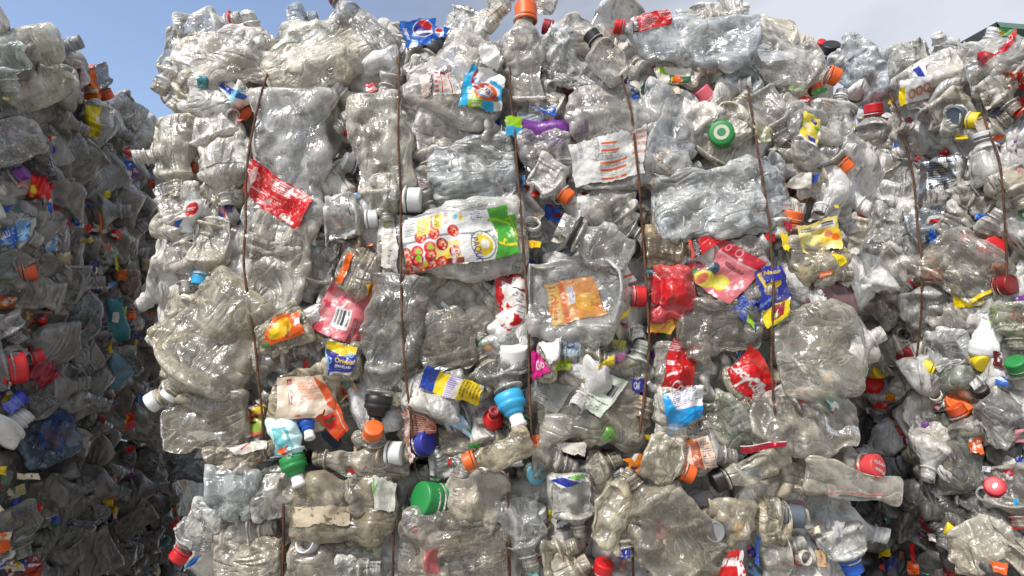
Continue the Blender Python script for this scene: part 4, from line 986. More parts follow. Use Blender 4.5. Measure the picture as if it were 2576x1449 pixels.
bottle('M', 1100, 1110, 1310, 1090, 70, 8, None, 'brown dusty flattened bottle', (.66, .58, .48), .45, .4, seed=171)
facing('M', 1241, 1050, 52, 'red', 80, 62, 90, w=96, d=28, kind='skirt', seed=172, col2='dred', desc='clear bottle with a red sport cap facing out')
facing('M', 1290, 1026, 74, 'cyan', -70, 15, 190, w=110, d=42, kind='skirt', seed=173, desc='clear bottle with a sky blue cap and white spout', mat=S)
B['cyanb'] = BOX[-1]
facing('M', 1310, 1068, 54, 'dgreen', -60, 75, 60, w=60, d=40, kind='open', seed=174, desc='dark green cap seen from inside, hanging from a crushed neck')
bottle('M', 1060, 960, 1215, 990, 84, 36, None, 'clear bottle with a blue, yellow and striped label', CL, .34, .5, seed=175)
B['byl'] = BOX[-1]
bottle('M', 1110, 1060, 1215, 1010, 90, 14, None, 'grey bottle with a pale blue label piece', (.74, .76, .78), .36, .5, seed=176)
B['pbl'] = BOX[-1]
bottle('M', 1250, 985, 1190, 880, 90, 18, None, 'clear bottle with an orange children drink label', CL, .26, .5, seed=177, mat=S)
B['sis'] = BOX[-1]
B['round'] = bottle('M', 1345, 1000, 1612, 1010, 180, 26, None, 'big round clear bottle with grey print and black base', (.76, .76, .74), .26, .5, seed=178, mat=S, s=.036, amp=.5, neck=150)
bottle('M', 1345, 1085, 1590, 1100, 56, 20, None, 'dull flattened bottle lying along the bale bottom', (.70, .66, .58), .34, .45, seed=179, mat=S)
B['glab'] = BOX[-1]
bottle('M', 1590, 1110, 1625, 1000, 44, 24, None, 'narrow folded brownish strip of bottle', (.66, .60, .52), .4, .35, seed=180, mat=S)
B['y1'] = bottle('M', 1455, 900, 1545, 905, 110, 36, None, 'clear bottle with a yellow band label', (.80, .78, .66), .3, .5, seed=181, mat=S)
B['mag'] = bottle('M', 1350, 890, 1450, 900, 110, 38, None, 'bottle with white, magenta and green label pieces', DT, .26, .4, seed=182)
bottle('M', 1585, 960, 1620, 860, 76, 20, None, 'pale greenish crushed bottle', (.74, .80, .76), .36, .5, seed=183)
bottle('M', 1440, 850, 1610, 840, 70, 8, None, 'clear bottle pressed flat in the dark', (.72, .77, .76), .3, .4, seed=184, mat=S)
B['coke2'] = bottle('M', 1710, 860, 1715, 1000, 140, 22, None, 'clear bottle with a red drink label crossed by white writing', (.80, .78, .76), .28, .5, seed=185, mat=S, neck=80)
B['blueb'] = bottle('M', 1715, 970, 1712, 1110, 110, 30, None, 'bottle with a white label above a bright blue base', MK, .6, .5, seed=186, s=.028, neck=70)
B['cokez'] = bottle('M', 1830, 980, 1915, 930, 120, 18, None, 'crushed bottle with a ragged red drink label', CL, .32, .5, seed=187, neck=70)
bottle('M', 1780, 1080, 1900, 1000, 130, 12, None, 'clear bottle with a greenish glow inside', (.76, .84, .78), .3, .5, seed=188, mat=S)
bottle('M', 1945, 1040, 2024, 990, 84, 26, ('red', 42, 'std'), 'dusty clear bottle with a small red cap', (.80, .77, .74), .3, .5, seed=189)
B['mint'] = bottle('M', 2030, 1045, 2115, 1000, 80, 22, None, 'bottle end in a mint green wrapper', MK, .4, .4, seed=190)
# lower bale
bottle('M', 1885, 1070, 2160, 1080, 130, 30, None, 'broad clear crumpled sheet jutting at the lower right', (.78, .77, .74), .26, .3, seed=200, s=.026, mat=S, neck=80)
facing('M', 2210, 1174, 64, (206, 60, 62), 12, 58, 190, w=96, d=34, seed=201, desc='clear crushed bottle with a red cap reading please recycle', mat=S)
B['recycle'] = BOX[-1]
B['banana'] = bottle('M', 2025, 1190, 2275, 1238, 76, 40, None, 'curved clear trough shaped bottle with red and green writing', (.80, .78, .74), .34, .3, seed=202, mat=S, s=.03, amp=.4, neck=50)
bottle('M', 1975, 1130, 1795, 1214, 66, 26, ('black', 56, 'std'), 'clear bottle with a ribbed black cap pointing left', CL, .26, .6, seed=203, mat=S)
bottle('M', 1620, 1140, 1744, 1196, 96, 50, ('orange', 46, 'std'), 'clear bottle with an orange cap', CL, .26, .5, seed=204, mat=S)
B['orl'] = bottle('M', 1650, 1130, 1850, 1150, 108, 24, None, 'clear bottle with a brown and orange printed label', (.82, .80, .78), .3, .5, seed=205, mat=S)
bottle('M', 1900, 1300, 2030, 1300, 110, 14, None, 'clear bottle bent by a slate grey cap', CL, .3, .5, seed=206)
facing('M', 2020, 1300, 56, 'slate', -5, 12, 120, w=92, d=20, kind='tall', seed=207, desc='hazy clear bottle with a slate grey cap', mat=S)
bottle('M', 1960, 1200, 2130, 1210, 70, 10, None, 'dirty clear bottle fold', DT, .3, .4, seed=208)
bottle('M', 2100, 1330, 2150, 1440, 110, 10, ('blue', 50, 'std'), 'clear bottle with a blue cap at the bottom edge', CL, .3, .5, seed=209)
facing('M', 2030, 1405, 46, 'red', 0, 70, 80, w=96, d=22, kind='ring', seed=210, desc='open clear bottle mouth with a red ring')
bottle('M', 1910, 1390, 2020, 1360, 130, 8, None, 'wide clear bottle', CL, .34, .4, seed=211)
B['tanbig'] = bottle('M', 1755, 1440, 1585, 1196, 190, 38, None, 'big tan crumpled bottle hanging from an orange scrap', (.84, .77, .66), .26, .4, seed=212, mat=S, s=.034, amp=.6, neck=36, bend=.03)
bottle('M', 1830, 1250, 1800, 1440, 110, 28, None, 'wrinkled tan bag like bottle end', (.86, .77, .60), .36, .5, seed=213, neck=70, mat=S)
facing('M', 1800, 1338, 54, 'gray', 0, 75, 60, w=80, d=44, kind='flat', seed=214, desc='grey translucent cap on the tan bottle', tint=(.74, .66, .54))
B['tanb'] = bottle('M', 1515, 1375, 1590, 1180, 76, 36, None, 'curved tan bottle shaped like a banana', (.86, .77, .58), .38, .45, seed=215, mat=S, s=.024, neck=30, bend=.12)
facing('M', 1545, 1298, 50, 'milk', 70, 72, 90, w=60, d=44, kind='std', seed=216, desc='whitish cap facing out on a narrow crumpled bottle')
bottle('M', 1560, 1310, 1575, 1400, 54, 34, None, 'crumpled silvery bottle end with a blue scrap', CL, .55, .5, seed=217, s=.014)
B['torn'] = bottle('M', 1440, 1190, 1460, 1350, 100, 30, None, 'torn grey bottle with a blue and white label', (.76, .74, .70), .62, .35, seed=218, s=.02, neck=30)
bottle('M', 1340, 1150, 1450, 1180, 90, 14, None, 'clear crumpled bottle over a pale blue cap', CL, .3, .5, seed=219, mat=S)
facing('M', 1352, 1200, 48, 'lcyan', -60, 55, 60, w=70, d=12, seed=220, desc='bottle with a pale blue cap facing down')
facing('M', 1350, 1280, 50, 'lgray', 100, 30, 120, w=76, d=12, seed=221, desc='upright clear bottle with a pale grey ribbed cap')
bottle('M', 1300, 1250, 1340, 1430, 96, 24, None, 'leaf shaped flattened clear bottle', CL, .22, .3, seed=222, mat=S, neck=40)
facing('M', 1521, 1415, 50, 'red', 80, 25, 90, w=80, d=20, seed=223, desc='bottle with a bright red cap near the bottom edge')
bottle('M', 1360, 1400, 1450, 1370, 90, 18, None, 'rounded clear bottle base', CL, .22, .5, seed=224, mat=S)
bottle('M', 1400, 1460, 1480, 1410, 110, 24, None, 'finely wrinkled clear bottle at the bottom edge', CL, .34, .5, seed=225)
bottle('M', 1480, 1190, 1560, 1150, 90, 10, None, 'clear bottle with a pink smear', CL, .3, .5, seed=226)
bottle('M', 520, 1240, 650, 1245, 112, 26, None, 'bluish shiny bottle at the corner of the lower bale', BL, .3, .5, seed=227, mat=S, neck=60)
bottle('M', 545, 1275, 444, 1408, 90, 18, ('red', 46, 'std'), 'bluish bottle with a dusty red cap pointing down left', (.74, .80, .86), .28, .45, seed=228, mat=S)
B['wv'] = BOX[-1]
bottle('M', 630, 1250, 750, 1210, 110, 22, None, 'milky clear rounded bottle', MK, .45, .55, seed=229, mat=S, neck=60)
bottle('M', 555, 1345, 690, 1325, 120, 12, None, 'shiny folded clear bottle', CL, .38, .45, seed=230)
bottle('M', 535, 1430, 710, 1405, 110, 18, None, 'silvery creased clear bottle at the bottom edge', CL, .4, .45, seed=231, neck=60)
B['beigej'] = bottle('M', 730, 1270, 1005, 1270, 150, 28, None, 'clear jar caked with pale dirt', (.72, .68, .60), .36, .55, seed=232, mat=S, s=.036, amp=.35, neck=130, bend=.01)
bottle('M', 905, 1200, 912, 1300, 66, 36, None, 'clear oval bottle base with a ring shaped ridge', CL, .22, .3, seed=233, mat=S, neck=50)
facing('M', 1058, 1255, 90, 'green', 165, 40, 100, w=110, d=32, kind='std', seed=234, desc='bottle with a very large bright green cap, split across', mat=S)
B['biggreen'] = BOX[-1]
bottle('M', 1125, 1210, 1270, 1285, 124, 20, None, 'grey bag shaped crumpled bottle', (.74, .72, .67), .5, .5, seed=235, s=.03, neck=110)
bottle('M', 1080, 1175, 1240, 1160, 70, 6, None, 'clear wrinkled bottle under a thin red ring', CL, .3, .5, seed=236)
bottle('M', 1000, 1395, 1280, 1380, 150, 22, None, 'broad smooth bottle with a red patch inside', (.80, .79, .79), .3, .4, seed=237, mat=S, neck=100)
B['redin'] = BOX[-1]
facing('M', 773, 1364, 56, 'milk', 140, 60, 60, w=60, d=34, kind='open', seed=238, desc='white cap seen from inside at the bottom left')
bottle('M', 730, 1400, 960, 1380, 120, 18, None, 'clear bottle with flowing folds', CL, .3, .45, seed=239, mat=S, neck=80)
bottle('M', 850, 1440, 960, 1430, 70, 26, None, 'crumpled silvery bottle at the lower edge', CL, .36, .5, seed=240)
bottle('M', 650, 1360, 730, 1450, 90, 10, None, 'hollow clear bottle beside the short wire', CL, .24, .5, seed=241, mat=S)
# ------------------------------------------------------------------ printed labels on the bottles of the middle bales, and loose ones
def AR(w, h, bgc='white', seed=1): return Art(max(12, int(w * .56)), max(10, int(h * .56)), bgc, seed)
def cola(w, h, seed, word='Coca-Cola', small=True, white=.2):
    a = AR(w, h, 'red', seed)
    a.text(word, .06, .66, .36, 'white', shear=.35, sx=min(1.0, 1.25 * w / h * .42))
    a.swoosh(.82, .05, .022, 'white', .1, .8)
    if small: a.lines(.08, .05, .92, .28, 6, 'white', .55)
    a.scuff(white, (236, 214, 208), 16); a.torn(.03, 9); return a
# the large torn red label crossed by the left wire
a = AR(190, 100, 'red', 3); a.text('LIGHT', .02, .30, .16, 'white', rot=-90); a.lines(.40, .08, .86, .40, 6, 'white', .7).lines(.22, .50, .62, .80, 4, (240, 170, 165), .5)
a.text('Coke', .66, .93, .2, 'white', shear=.2); a.poly([(.08, .2), (.14, .15), (.17, .45), (.13, .6), (.10, .9), (.05, .92), (.07, .5)], (240, 200, 195)).swoosh(.5, .2, .02, (236, 190, 186), .2, .7, .1, .4); a.scuff(.16, (240, 190, 186), 18); a.torn(.035, 8)
film('label', 'M', [(632, 400), (792, 500), (746, 588), (608, 488)], a, B['wave'], amp=2.2, label='torn red and white label')
# cola label, left edge
a = AR(75, 100, 'white', 5); a.ell(.42, .30, .27, .2, 'red').lines(.22, .25, .62, .36, 2, 'white', .8); a.blots('red', 16, .62, 4)
a.poly([(0, .66), (.25, .55), (.28, .95), (0, 1)], 'blue').rect(0, .85, .26, 1, 'lcyan'); a.torn(.05, 7)
film('label', 'M', [(468, 503), (525, 496), (500, 590), (426, 588)], a, B['labr'], amp=1.6)
# white corner flap with orange letter
a = AR(90, 70, 'white', 6); a.ring(.62, .55, .1, .13, .2, 'orange').lines(.25, .2, .6, .36, 2, 'dgray', .7); a.torn(.05, 6)
film('label', 'M', [(388, 193), (450, 155), (446, 205), (424, 221)], a, B['tl2'], amp=1.2)
a = AR(60, 50, 'white', 7); a.bars(.2, .1, .75, .8); a.torn(.04, 7)
film('label', 'M', [(440, 196), (490, 192), (478, 240), (430, 238)], a, B['tl2'], amp=1.2)
a = AR(150, 70, 'white', 8); a.poly([(0, .1), (.3, 0), (.75, .55), (1, .75), (.6, .8), (.2, .5)], 'blue').poly([(.1, 0), (.3, 0), (.6, .4), (.4, .5)], 'dblue').swoosh(.62, .1, .05, 'lcyan', .3, .6); a.text('lo', .35, .4, .3, 'white', shear=.3); a.torn(.06, 6)
film('label', 'M', [(528, 200), (572, 192), (648, 262), (600, 275)], a, B['bluelab'], amp=2)
film('label', 'M', [(496, 190), (526, 192), (520, 222), (496, 224)], AR(30, 34, 'teal', 9), B['bluelab'], amp=1)
# cola wrapper bits at the top
a = cola(34, 30, 11); film('label', 'M', [(925, 212), (940, 204), (952, 228), (922, 240)], a, B['bigtop'], amp=1.5, d=30)
# blue cola wrapper with the round red, white and blue emblem
a = AR(105, 95, (10, 96, 190), 12); a.text('pepsi', .12, .28, .20, 'white', rot=-90)
a.ell(.62, .38, .27, .31, 'white').ell(.62, .38, .25, .285, 'dblue'); a.poly([(.5, .08), (.72, .1), (.87, .3), (.86, .44), (.66, .40), (.55, .2)], 'red'); a.swoosh(.46, .06, .045, 'white', .55, 1, .44, .88)
a.ring(.3, .88, .07, .07, .3, (120, 170, 220)).lines(.15, .80, .26, .95, 3, 'lcyan'); a.torn(.05, 7)
film('label', 'M', [(1000, 52), (1100, 42), (1106, 112), (1018, 130)], a, B['greyneck'], amp=2.5, d=40, blur=8, label='blue cola wrapper with a round emblem')
a = AR(60, 40, (10, 96, 190), 13); a.ell(.45, .45, .26, .34, 'white').ell(.45, .45, .22, .30, 'red').rect(.2, .45, .7, .56, 'white'); a.torn(.06, 7)
film('label', 'M', [(1082, 62), (1136, 70), (1116, 98), (1094, 96)], a, B['greyneck'], amp=2, d=38, blur=8)
# fruit drink label
a = AR(120, 100, 'white', 14); a.rect(0, .30, .30, 1, 'cyan').poly([(.1, .0), (.3, .05), (.2, .5), (0, .6)], 'cyan').poly([(.25, .62), (.48, .50), (.55, 1), (.2, 1)], 'lime').rect(.52, .74, .80, .98, 'cyan')
a.ring(.66, .50, .30, .20, .22, 'cyan').ring(.58, .55, .22, .17, .22, 'orange').ring(.38, .30, .17, .2, .22, 'crimson').poly([(.2, 0), (.62, 0), (.6, .34), (.42, .4)], 'white')
a.text('Oasis', .42, .50, .26, 'crimson', rot=-22, shear=.1); a.lines(.3, .76, .5, .95, 3, 'white'); a.torn(.06, 6)
film('label', 'M', [(1178, 150), (1276, 190), (1262, 290), (1148, 268)], a, B['oasis'], amp=2.4)
a = AR(60, 60, 'white', 15); a.torn(.12, 5); film('label', 'M', [(1200, 108), (1252, 112), (1278, 190), (1206, 160)], a, B['oasis'], amp=2.4)
a = AR(80, 56, 'white', 16); a.lines(.04, .1, .3, .95, 5, 'red', .8).rect(.32, .1, .36, .9, 'orange').rect(.66, .1, .70, .9, 'orange').lines(.40, .1, .62, .9, 8, (228, 180, 140)).lines(.74, .1, .98, .9, 9, 'dgray', .5).rect(.32, 0, .56, .14, 'maroon'); a.torn(.04, 7)
film('label', 'M', [(1090, 172), (1146, 188), (1164, 240), (1088, 242)], a, B['oasis'], amp=2)
a = AR(34, 56, 'off', 17); a.text('ANGE', .75, .05, .5, 'maroon', rot=-90).lines(.1, .5, .6, .95, 6, 'red'); a.torn(.05, 7)
film('label', 'M', [(1052, 190), (1088, 178), (1086, 238), (1062, 254)], a, B['oasis'], amp=1.6)
# green, orange and white film by the wire
a = AR(40, 40, 'lime', 18); a.rect(0, .5, 1, 1, 'cyan').torn(.08, 6)
film('torn_label', 'M', [(1270, 285), (1322, 292), (1312, 350), (1266, 345)], a, None, d=34, desc='torn green and blue film pinned by the wire')
# red label at the top
a = AR(110, 55, 'red', 19); a.rect(.03, .05, .17, .95, 'black').lines(.04, .1, .16, .9, 9, 'white', .6).lines(.24, .12, .66, .9, 7, (238, 190, 186), .8).lines(.72, .08, .98, .6, 6, (240, 200, 196), .7, True); a.scuff(.22, (240, 196, 192), 12); a.torn(.02, 9)
film('label', 'M', [(1582, 44), (1684, 18), (1694, 60), (1590, 88)], a, B['longtop'], amp=2, blur=10, curl=6)
# juice
a = AR(90, 50, 'off', 20); a.rect(.4, .5, 1, .9, 'dgreen').text('Juice', .42, .82, .3, 'yellow').ell(.6, .7, .12, .2, 'orange').poly([(.1, .1), (.25, 0), (.4, .5), (.2, .4)], 'lime'); a.torn(.08, 5)
film('label', 'M', [(1640, 165), (1745, 170), (1735, 215), (1650, 215)], a, B['juice'], amp=2.5)
# emblem on the round green cap
# white paper label with orange bars
a = AR(210, 150, 'white', 21)
for y in (.20, .34, .58, .72, .90): a.rect(.38, y, .74 if y > .5 else .62, y + .045, 'orange')
for y0, y1 in ((.26, .33), (.40, .56), (.63, .71), (.77, .88)): a.lines(.38, y0, .74, y1, 3, 'gray', .6)
a.text('ausend', .80, .58, .10, 'orange', rot=0, sx=.9).text('FRESH', .80, .30, .09, 'orange').text('WATER', .80, .42, .09, 'orange').text('Brillante', .78, .18, .09, 'dorange').text('Joghurt', .80, .80, .10, 'dgray', shear=.3)
a.text('cranby', .30, .10, .17, (150, 152, 156), rot=-90).text('ocious', .12, .10, .13, (160, 164, 176), rot=-90); a.blots((212, 206, 196), 7, .45); a.torn(.02, 8, 'lrb')
a.torn(.10, 4, 't')
film('label', 'M', [(1424, 358), (1630, 308), (1624, 440), (1448, 474)], a, B['paperb'], amp=1.4, mat='paper', blur=6, label='white paper label with orange bars and grey lettering')
# syrup label
a = AR(300, 165, 'white', 22)
R_ = rng(5)
a.poly([(.80, 0), (1, 0), (1, 1), (.78, 1), (.86, .5)], (70, 160, 50)); a.swoosh(.35, .12, .03, 'lime', .1, 2, .80, 1).swoosh(.7, .1, .025, 'yellow', .3, 2, .84, 1)
a.rect(.0, .42, .80, .455, 'gray').rect(.0, .455, .04, .5, 'gray')
a.rect(.27, .56, .50, .95, (240, 214, 130)).rect(.10, .88, .52, 1, 'dred')
for i in range(15):
    x, y = (.03 + .10 * (i % 5) + R_.uniform(-.02, .02), .60 + .17 * (i // 5) + R_.uniform(-.03, .03)) if i % 5 < 3 or i % 2 else (.05 + i * .03, .38)
    a.ell(x, y, .052, .115, ('dred', (206, 50, 50), (216, 70, 64))[i % 3])
    for k in range(13): a.ell(x + .038 * math.cos(k * 2.4) * (k / 13) ** .5, y + .085 * math.sin(k * 2.4) * (k / 13) ** .5, .011, .024, ('red', (236, 130, 110), (246, 190, 150))[k % 3])
for i in range(7): a.ell(R_.uniform(.12, .48), R_.uniform(.55, .9), .022, .05, ('lime', 'yellow', (244, 214, 130))[i % 3])
a.rect(.14, .06, .26, .36, (240, 222, 110)).lines(.15, .08, .25, .34, 7, 'gray').rect(.265, .06, .29, .36, 'salmon').lines(.02, .1, .13, .34, 8, 'dgray').rect(.30, .05, .37, .30, 'yellow').lines(.305, .07, .365, .28, 7, 'dgray').lines(.39, .04, .44, .26, 5, 'orange')
a.lines(.64, .03, .78, .22, 5, 'dblue', .7).ell(.50, .12, .022, .05, 'lcyan').ell(.55, .14, .02, .05, 'yellow')
a.ell(.705, .68, .105, .27, 'white').ring(.705, .68, .105, .27, .04, 'dgreen').ell(.705, .68, .08, .2, 'yellow').ell(.72, .66, .035, .10, 'white')
a.text('PRODUCTEURS', .62, .50, .062, 'dgreen', rot=8, sx=.9).text('ARTISANS', .805, .52, .06, 'dgreen', rot=-80, sx=.9)
a.text('PAQUITO', .615, .52, .15, 'dblue', rot=-88, sx=1.0)
a.text('sirop', .475, .62, .10, 'white', rot=-90).text('Framboise', .405, .55, .115, 'white', rot=-86)
a.torn(.012, 10)
film('label', 'M', [(1012, 548), (1275, 516), (1308, 640), (1018, 690)], a, B['paq'], amp=1.0, s=.02, blur=5, label='raspberry syrup label with a yellow and blue emblem')
a = AR(60, 150, 'off', 23); a.lines(.3, .08, .8, .35, 7, 'dgreen').rect(.45, .05, .55, .2, 'lime').text('Franta', .42, .62, .11, 'dgray', rot=-90).lines(.6, .6, .9, .9, 4, 'gray', .6, True); a.torn(.03, 7)
film('label', 'M', [(952, 552), (1000, 542), (1004, 690), (958, 672)], a, B['paq'], amp=1.2, blur=5)
# green leafy fold at the right end of it
a = AR(60, 120, (90, 176, 50), 24); a.swoosh(.3, .2, .05, 'lime', .2, 1).swoosh(.7, .2, .03, (50, 130, 40), .5, 2).blots('yellow', 6, .4); a.torn(.08, 5)
film('label', 'M', [(1240, 530), (1298, 540), (1312, 636), (1262, 650)], a, B['paq'], amp=3, d=44, blur=3)
a = AR(50, 24, 'yellow', 25); a.text('BIO', .2, .8, .7, 'orange').torn(.08, 6)
film('torn_label', 'M', [(1305, 602), (1364, 604), (1362, 624), (1308, 628)], a, None, d=30, desc='yellow film scrap with small orange letters')
# orange film around the hollow bottle
a = AR(46, 90, 'orange', 26); a.lines(.1, .2, .9, .6, 6, 'maroon', .7); a.torn(.06, 6)
film('label', 'M', [(876, 632), (892, 640), (862, 720), (838, 712)], a, B['orangew'], amp=2)
a = AR(60, 40, 'orange', 27); a.poly([(0, 0), (.4, 0), (0, .8)], 'yellow').swoosh(.5, .1, .05, 'dblue', 0, 1, .3, .7); a.torn(.1, 6)
film('label', 'M', [(918, 712), (958, 700), (955, 738), (930, 756)], a, B['orangew'], amp=2)
# pink label with barcode
a = AR(150, 120, (216, 110, 118), 28); a.rect(0, 0, .45, 1, (206, 76, 92)).blots((222, 140, 144), 3, .05); a.bars(.30, .38, .62, .78)
a.rect(.68, .50, .77, 1, 'maroon').rect(.82, .52, .90, 1, (150, 50, 66)).lines(.69, .52, .76, .98, 4, (220, 150, 150), .7, True).ell(.1, .75, .035, .05, 'white').ring(.16, .6, .05, .08, .2, 'lpink'); a.torn(.02, 8)
film('label', 'M', [(836, 710), (950, 752), (912, 882), (776, 828)], a, B['pinkb'], amp=1.6, blur=5, label='pink label with a barcode')
# mango
a = AR(110, 90, 'orange', 29); a.ell(.42, .5, .30, .32, (240, 186, 40)).ell(.3, .55, .12, .16, 'yellow').poly([(0, .85), (.16, .75), (.24, .95), (0, 1)], 'green').rect(.80, .32, .95, .55, 'white').text('Mango', .62, .9, .16, 'black', rot=80).lines(.05, .6, .25, .8, 3, 'brown'); a.torn(.07, 5)
film('label', 'M', [(688, 792), (752, 778), (772, 838), (646, 886)], a, B['fruit'], amp=2, blur=4)
# sparkling label
a = AR(100, 100, 'dblue', 30); a.poly([(.1, 0), (.95, 0), (.9, .24), (.4, .36), (.1, .25)], 'yellow').poly([(.4, .22), (.95, .1), (.95, .3), (.45, .42)], (230, 200, 60)).rect(0, 0, .08, .8, 'lblue')
a.ring(.68, .36, .05, .05, .3, 'lblue').ring(.82, .33, .06, .06, .3, 'lblue').text('Original', .28, .62, .20, 'yellow', shear=.2).text('SPARKLING', .28, .76, .11, 'white').lines(.28, .80, .6, .85, 1, 'lblue').rect(.1, .88, 1, 1, 'off').text('FAIBLE EN', .25, .98, .10, 'dgray'); a.ring(.12, .55, .06, .08, .2, 'lblue'); a.torn(.05, 5)
film('label', 'M', [(812, 850), (908, 872), (886, 945), (824, 948)], a, B['orig'], amp=1.6, blur=4)
# torn cola wrapper in the middle
a = AR(90, 180, 'red', 31); a.blots((238, 228, 220), 7, -.1, 5).rect(0, 0, .5, .2, 'dred'); a.text('Coca', .95, .95, .44, 'black', rot=90, shear=.2, sx=.8).text('Coca', .93, .945, .42, 'white', rot=90, shear=.2, sx=.8); a.lines(.1, .82, .3, .95, 4, 'dgray'); a.scuff(.2, 'red', 12); a.torn(.02, 8)
film('label', 'M', [(1252, 656), (1336, 712), (1322, 830), (1232, 858)], a, B['redtorn'], amp=1.4, blur=8, label='torn red and white drink label')
a = AR(60, 70, 'red', 32); a.torn(.08, 5); a.blots('dred', 5, 0)
film('label', 'M', [(1082, 762), (1110, 790), (1078, 815), (1070, 800)], a, B['stand2'], amp=3)
a = AR(60, 110, (170, 24, 36), 33); a.torn(.12, 4)
film('label', 'M', [(1040, 740), (1080, 760), (1072, 880), (1034, 840)], a, B['stand2'], amp=3, mat='sheer', d=10)
a = AR(60, 20, (190, 196, 200), 34); a.text('Stroop', .02, .85, .8, 'dblue', shear=.2); a.torn(.02, 9)
film('label', 'M', [(1112, 756), (1146, 784), (1142, 794), (1108, 766)], a, B['stroop'], amp=.5)
a = AR(70, 40, 'green', 35); a.rect(.35, 0, .7, 1, 'orange').ell(.5, .5, .12, .3, 'yellow').rect(.7, 0, 1, 1, 'white').text('SIS', .72, .85, .6, 'red'); a.torn(.05, 7)
film('label', 'M', [(1214, 844), (1256, 892), (1238, 902), (1198, 862)], a, B['sis'], amp=1.2)
# inside / behind the large red capped bottle
a = AR(160, 110, (226, 150, 70), 36); a.rect(.0, .05, .24, .95, (234, 190, 100)).lines(.02, .1, .22, .9, 9, 'brown', .5).rect(.28, 0, .36, 1, 'orange').rect(.40, .2, .52, .6, 'white').lines(.41, .22, .51, .58, 4, 'dblue', .6, True).ell(.72, .6, .2, .22, (240, 180, 60)).blots((220, 120, 40), 4, .3); a.torn(.03, 6)
film('label', 'M', [(1366, 712), (1490, 690), (1530, 790), (1388, 824)], a, B['bigred'], amp=1.5, mat='sheer', blur=5, label='faded orange label')
a = AR(70, 70, 'white', 37); a.lines(.1, .08, .8, .3, 4, 'black', .75).lines(.1, .34, .9, .66, 6, 'gray').rect(0, .66, 1, .74, 'orange').lines(.1, .76, .8, .92, 3, 'dgray').rect(.3, .93, 1, 1, 'orange'); a.torn(.02, 8)
film('torn_label', 'M', [(1522, 668), (1566, 642), (1604, 708), (1566, 722)], a, None, d=40, amp=.8, mat='paper', desc='white label with orange bars stuck above a red cap')
a = AR(50, 26, 'yellow', 38); a.torn(.1, 5); film('label', 'M', [(1570, 785), (1588, 772), (1580, 795), (1556, 808)], a, B['bigred'], amp=1)
# cola label upper right of the amber bottle, red and black
a = AR(110, 60, 'red', 39); a.rect(.10, 0, .26, 1, 'black').lines(.11, .1, .25, .9, 8, 'lgray', .5).scuff(.2, (235, 190, 186), 9).rect(0, 0, .08, 1, (230, 90, 80)); a.torn(.04, 7)
film('torn_label', 'M', [(1728, 604), (1832, 574), (1838, 596), (1738, 658)], a, None, d=38, amp=2.4, desc='bent red and black drink label above the pink fruit label')
a = AR(60, 50, 'black', 40); a.rect(.3, 0, 1, 1, 'crimson').rect(0, 0, .1, 1, 'red'); a.torn(.05, 6)
film('torn_label', 'M', [(1714, 662), (1770, 654), (1766, 690), (1716, 706)], a, None, d=24, desc='small black and crimson label end beside the wire')
# berry pouch label
a = AR(170, 130, (206, 116, 122), 41); a.rect(.58, 0, 1, 1, (178, 44, 58)).rect(.55, 0, .58, 1, (190, 160, 165)); a.ring(.75, .2, .05, .07, .15, 'lpink').ring(.86, .35, .06, .08, .15, 'lpink')
a.blots((214, 130, 134), 3, .1, 8); a = AR(170, 130, (206, 116, 122), 41); a.rect(0, 0, 1, .24, (178, 40, 54)).rect(0, .24, 1, .27, (190, 160, 165)); a.ring(.3, .12, .04, .06, .2, 'lpink').ring(.5, .1, .05, .07, .2, 'lpink')
a.text('grenadiza', .78, .36, .13, 'maroon', rot=180, shear=.2).lines(.3, .44, .7, .50, 2, (226, 160, 160)); a.ell(.28, .60, .12, .12, (50, 70, 84)).ell(.25, .57, .03, .03, (80, 110, 130)).ell(.31, .6, .03, .03, (30, 45, 60)).ell(.30, .82, .2, .15, (226, 216, 90)).ell(.26, .84, .09, .12, (226, 120, 90)).ell(.55, .72, .14, .14, (224, 210, 70)).ell(.55, .72, .10, .10, (232, 222, 110)).poly([(.02, .7), (.1, .74), (.05, .95), (0, .9)], 'green'); a.torn(.02, 7)
film('label', 'M', [(1806, 590), (1938, 662), (1838, 772), (1722, 702)], a, B['berry'], amp=1.4, blur=6, d=38, label='pink label with painted fruit')
# writing on the red sleeve
a = AR(110, 60, 'red', 42); a.lines(.06, .1, .36, .95, 12, 'maroon', .7).text('LOTS', .55, .7, .22, 'maroon', rot=180); a.torn(.06, 6)
film('label', 'M', [(1634, 690), (1720, 700), (1742, 772), (1636, 768)], a, B['redsq'], amp=1.2)
# orange juice label under it
a = AR(90, 64, (232, 180, 70), 43); a.rect(.0, 0, .08, 1, 'off').ring(.35, .5, .28, .45, .06, 'orange').text('Y', .5, .8, .55, 'orange').ring(.95, .3, .1, .2, .2, 'orange'); a.torn(.05, 6)
film('torn_label', 'M', [(1630, 774), (1716, 790), (1690, 842), (1628, 838)], a, None, d=26, desc='orange juice label scrap under the red sleeve')
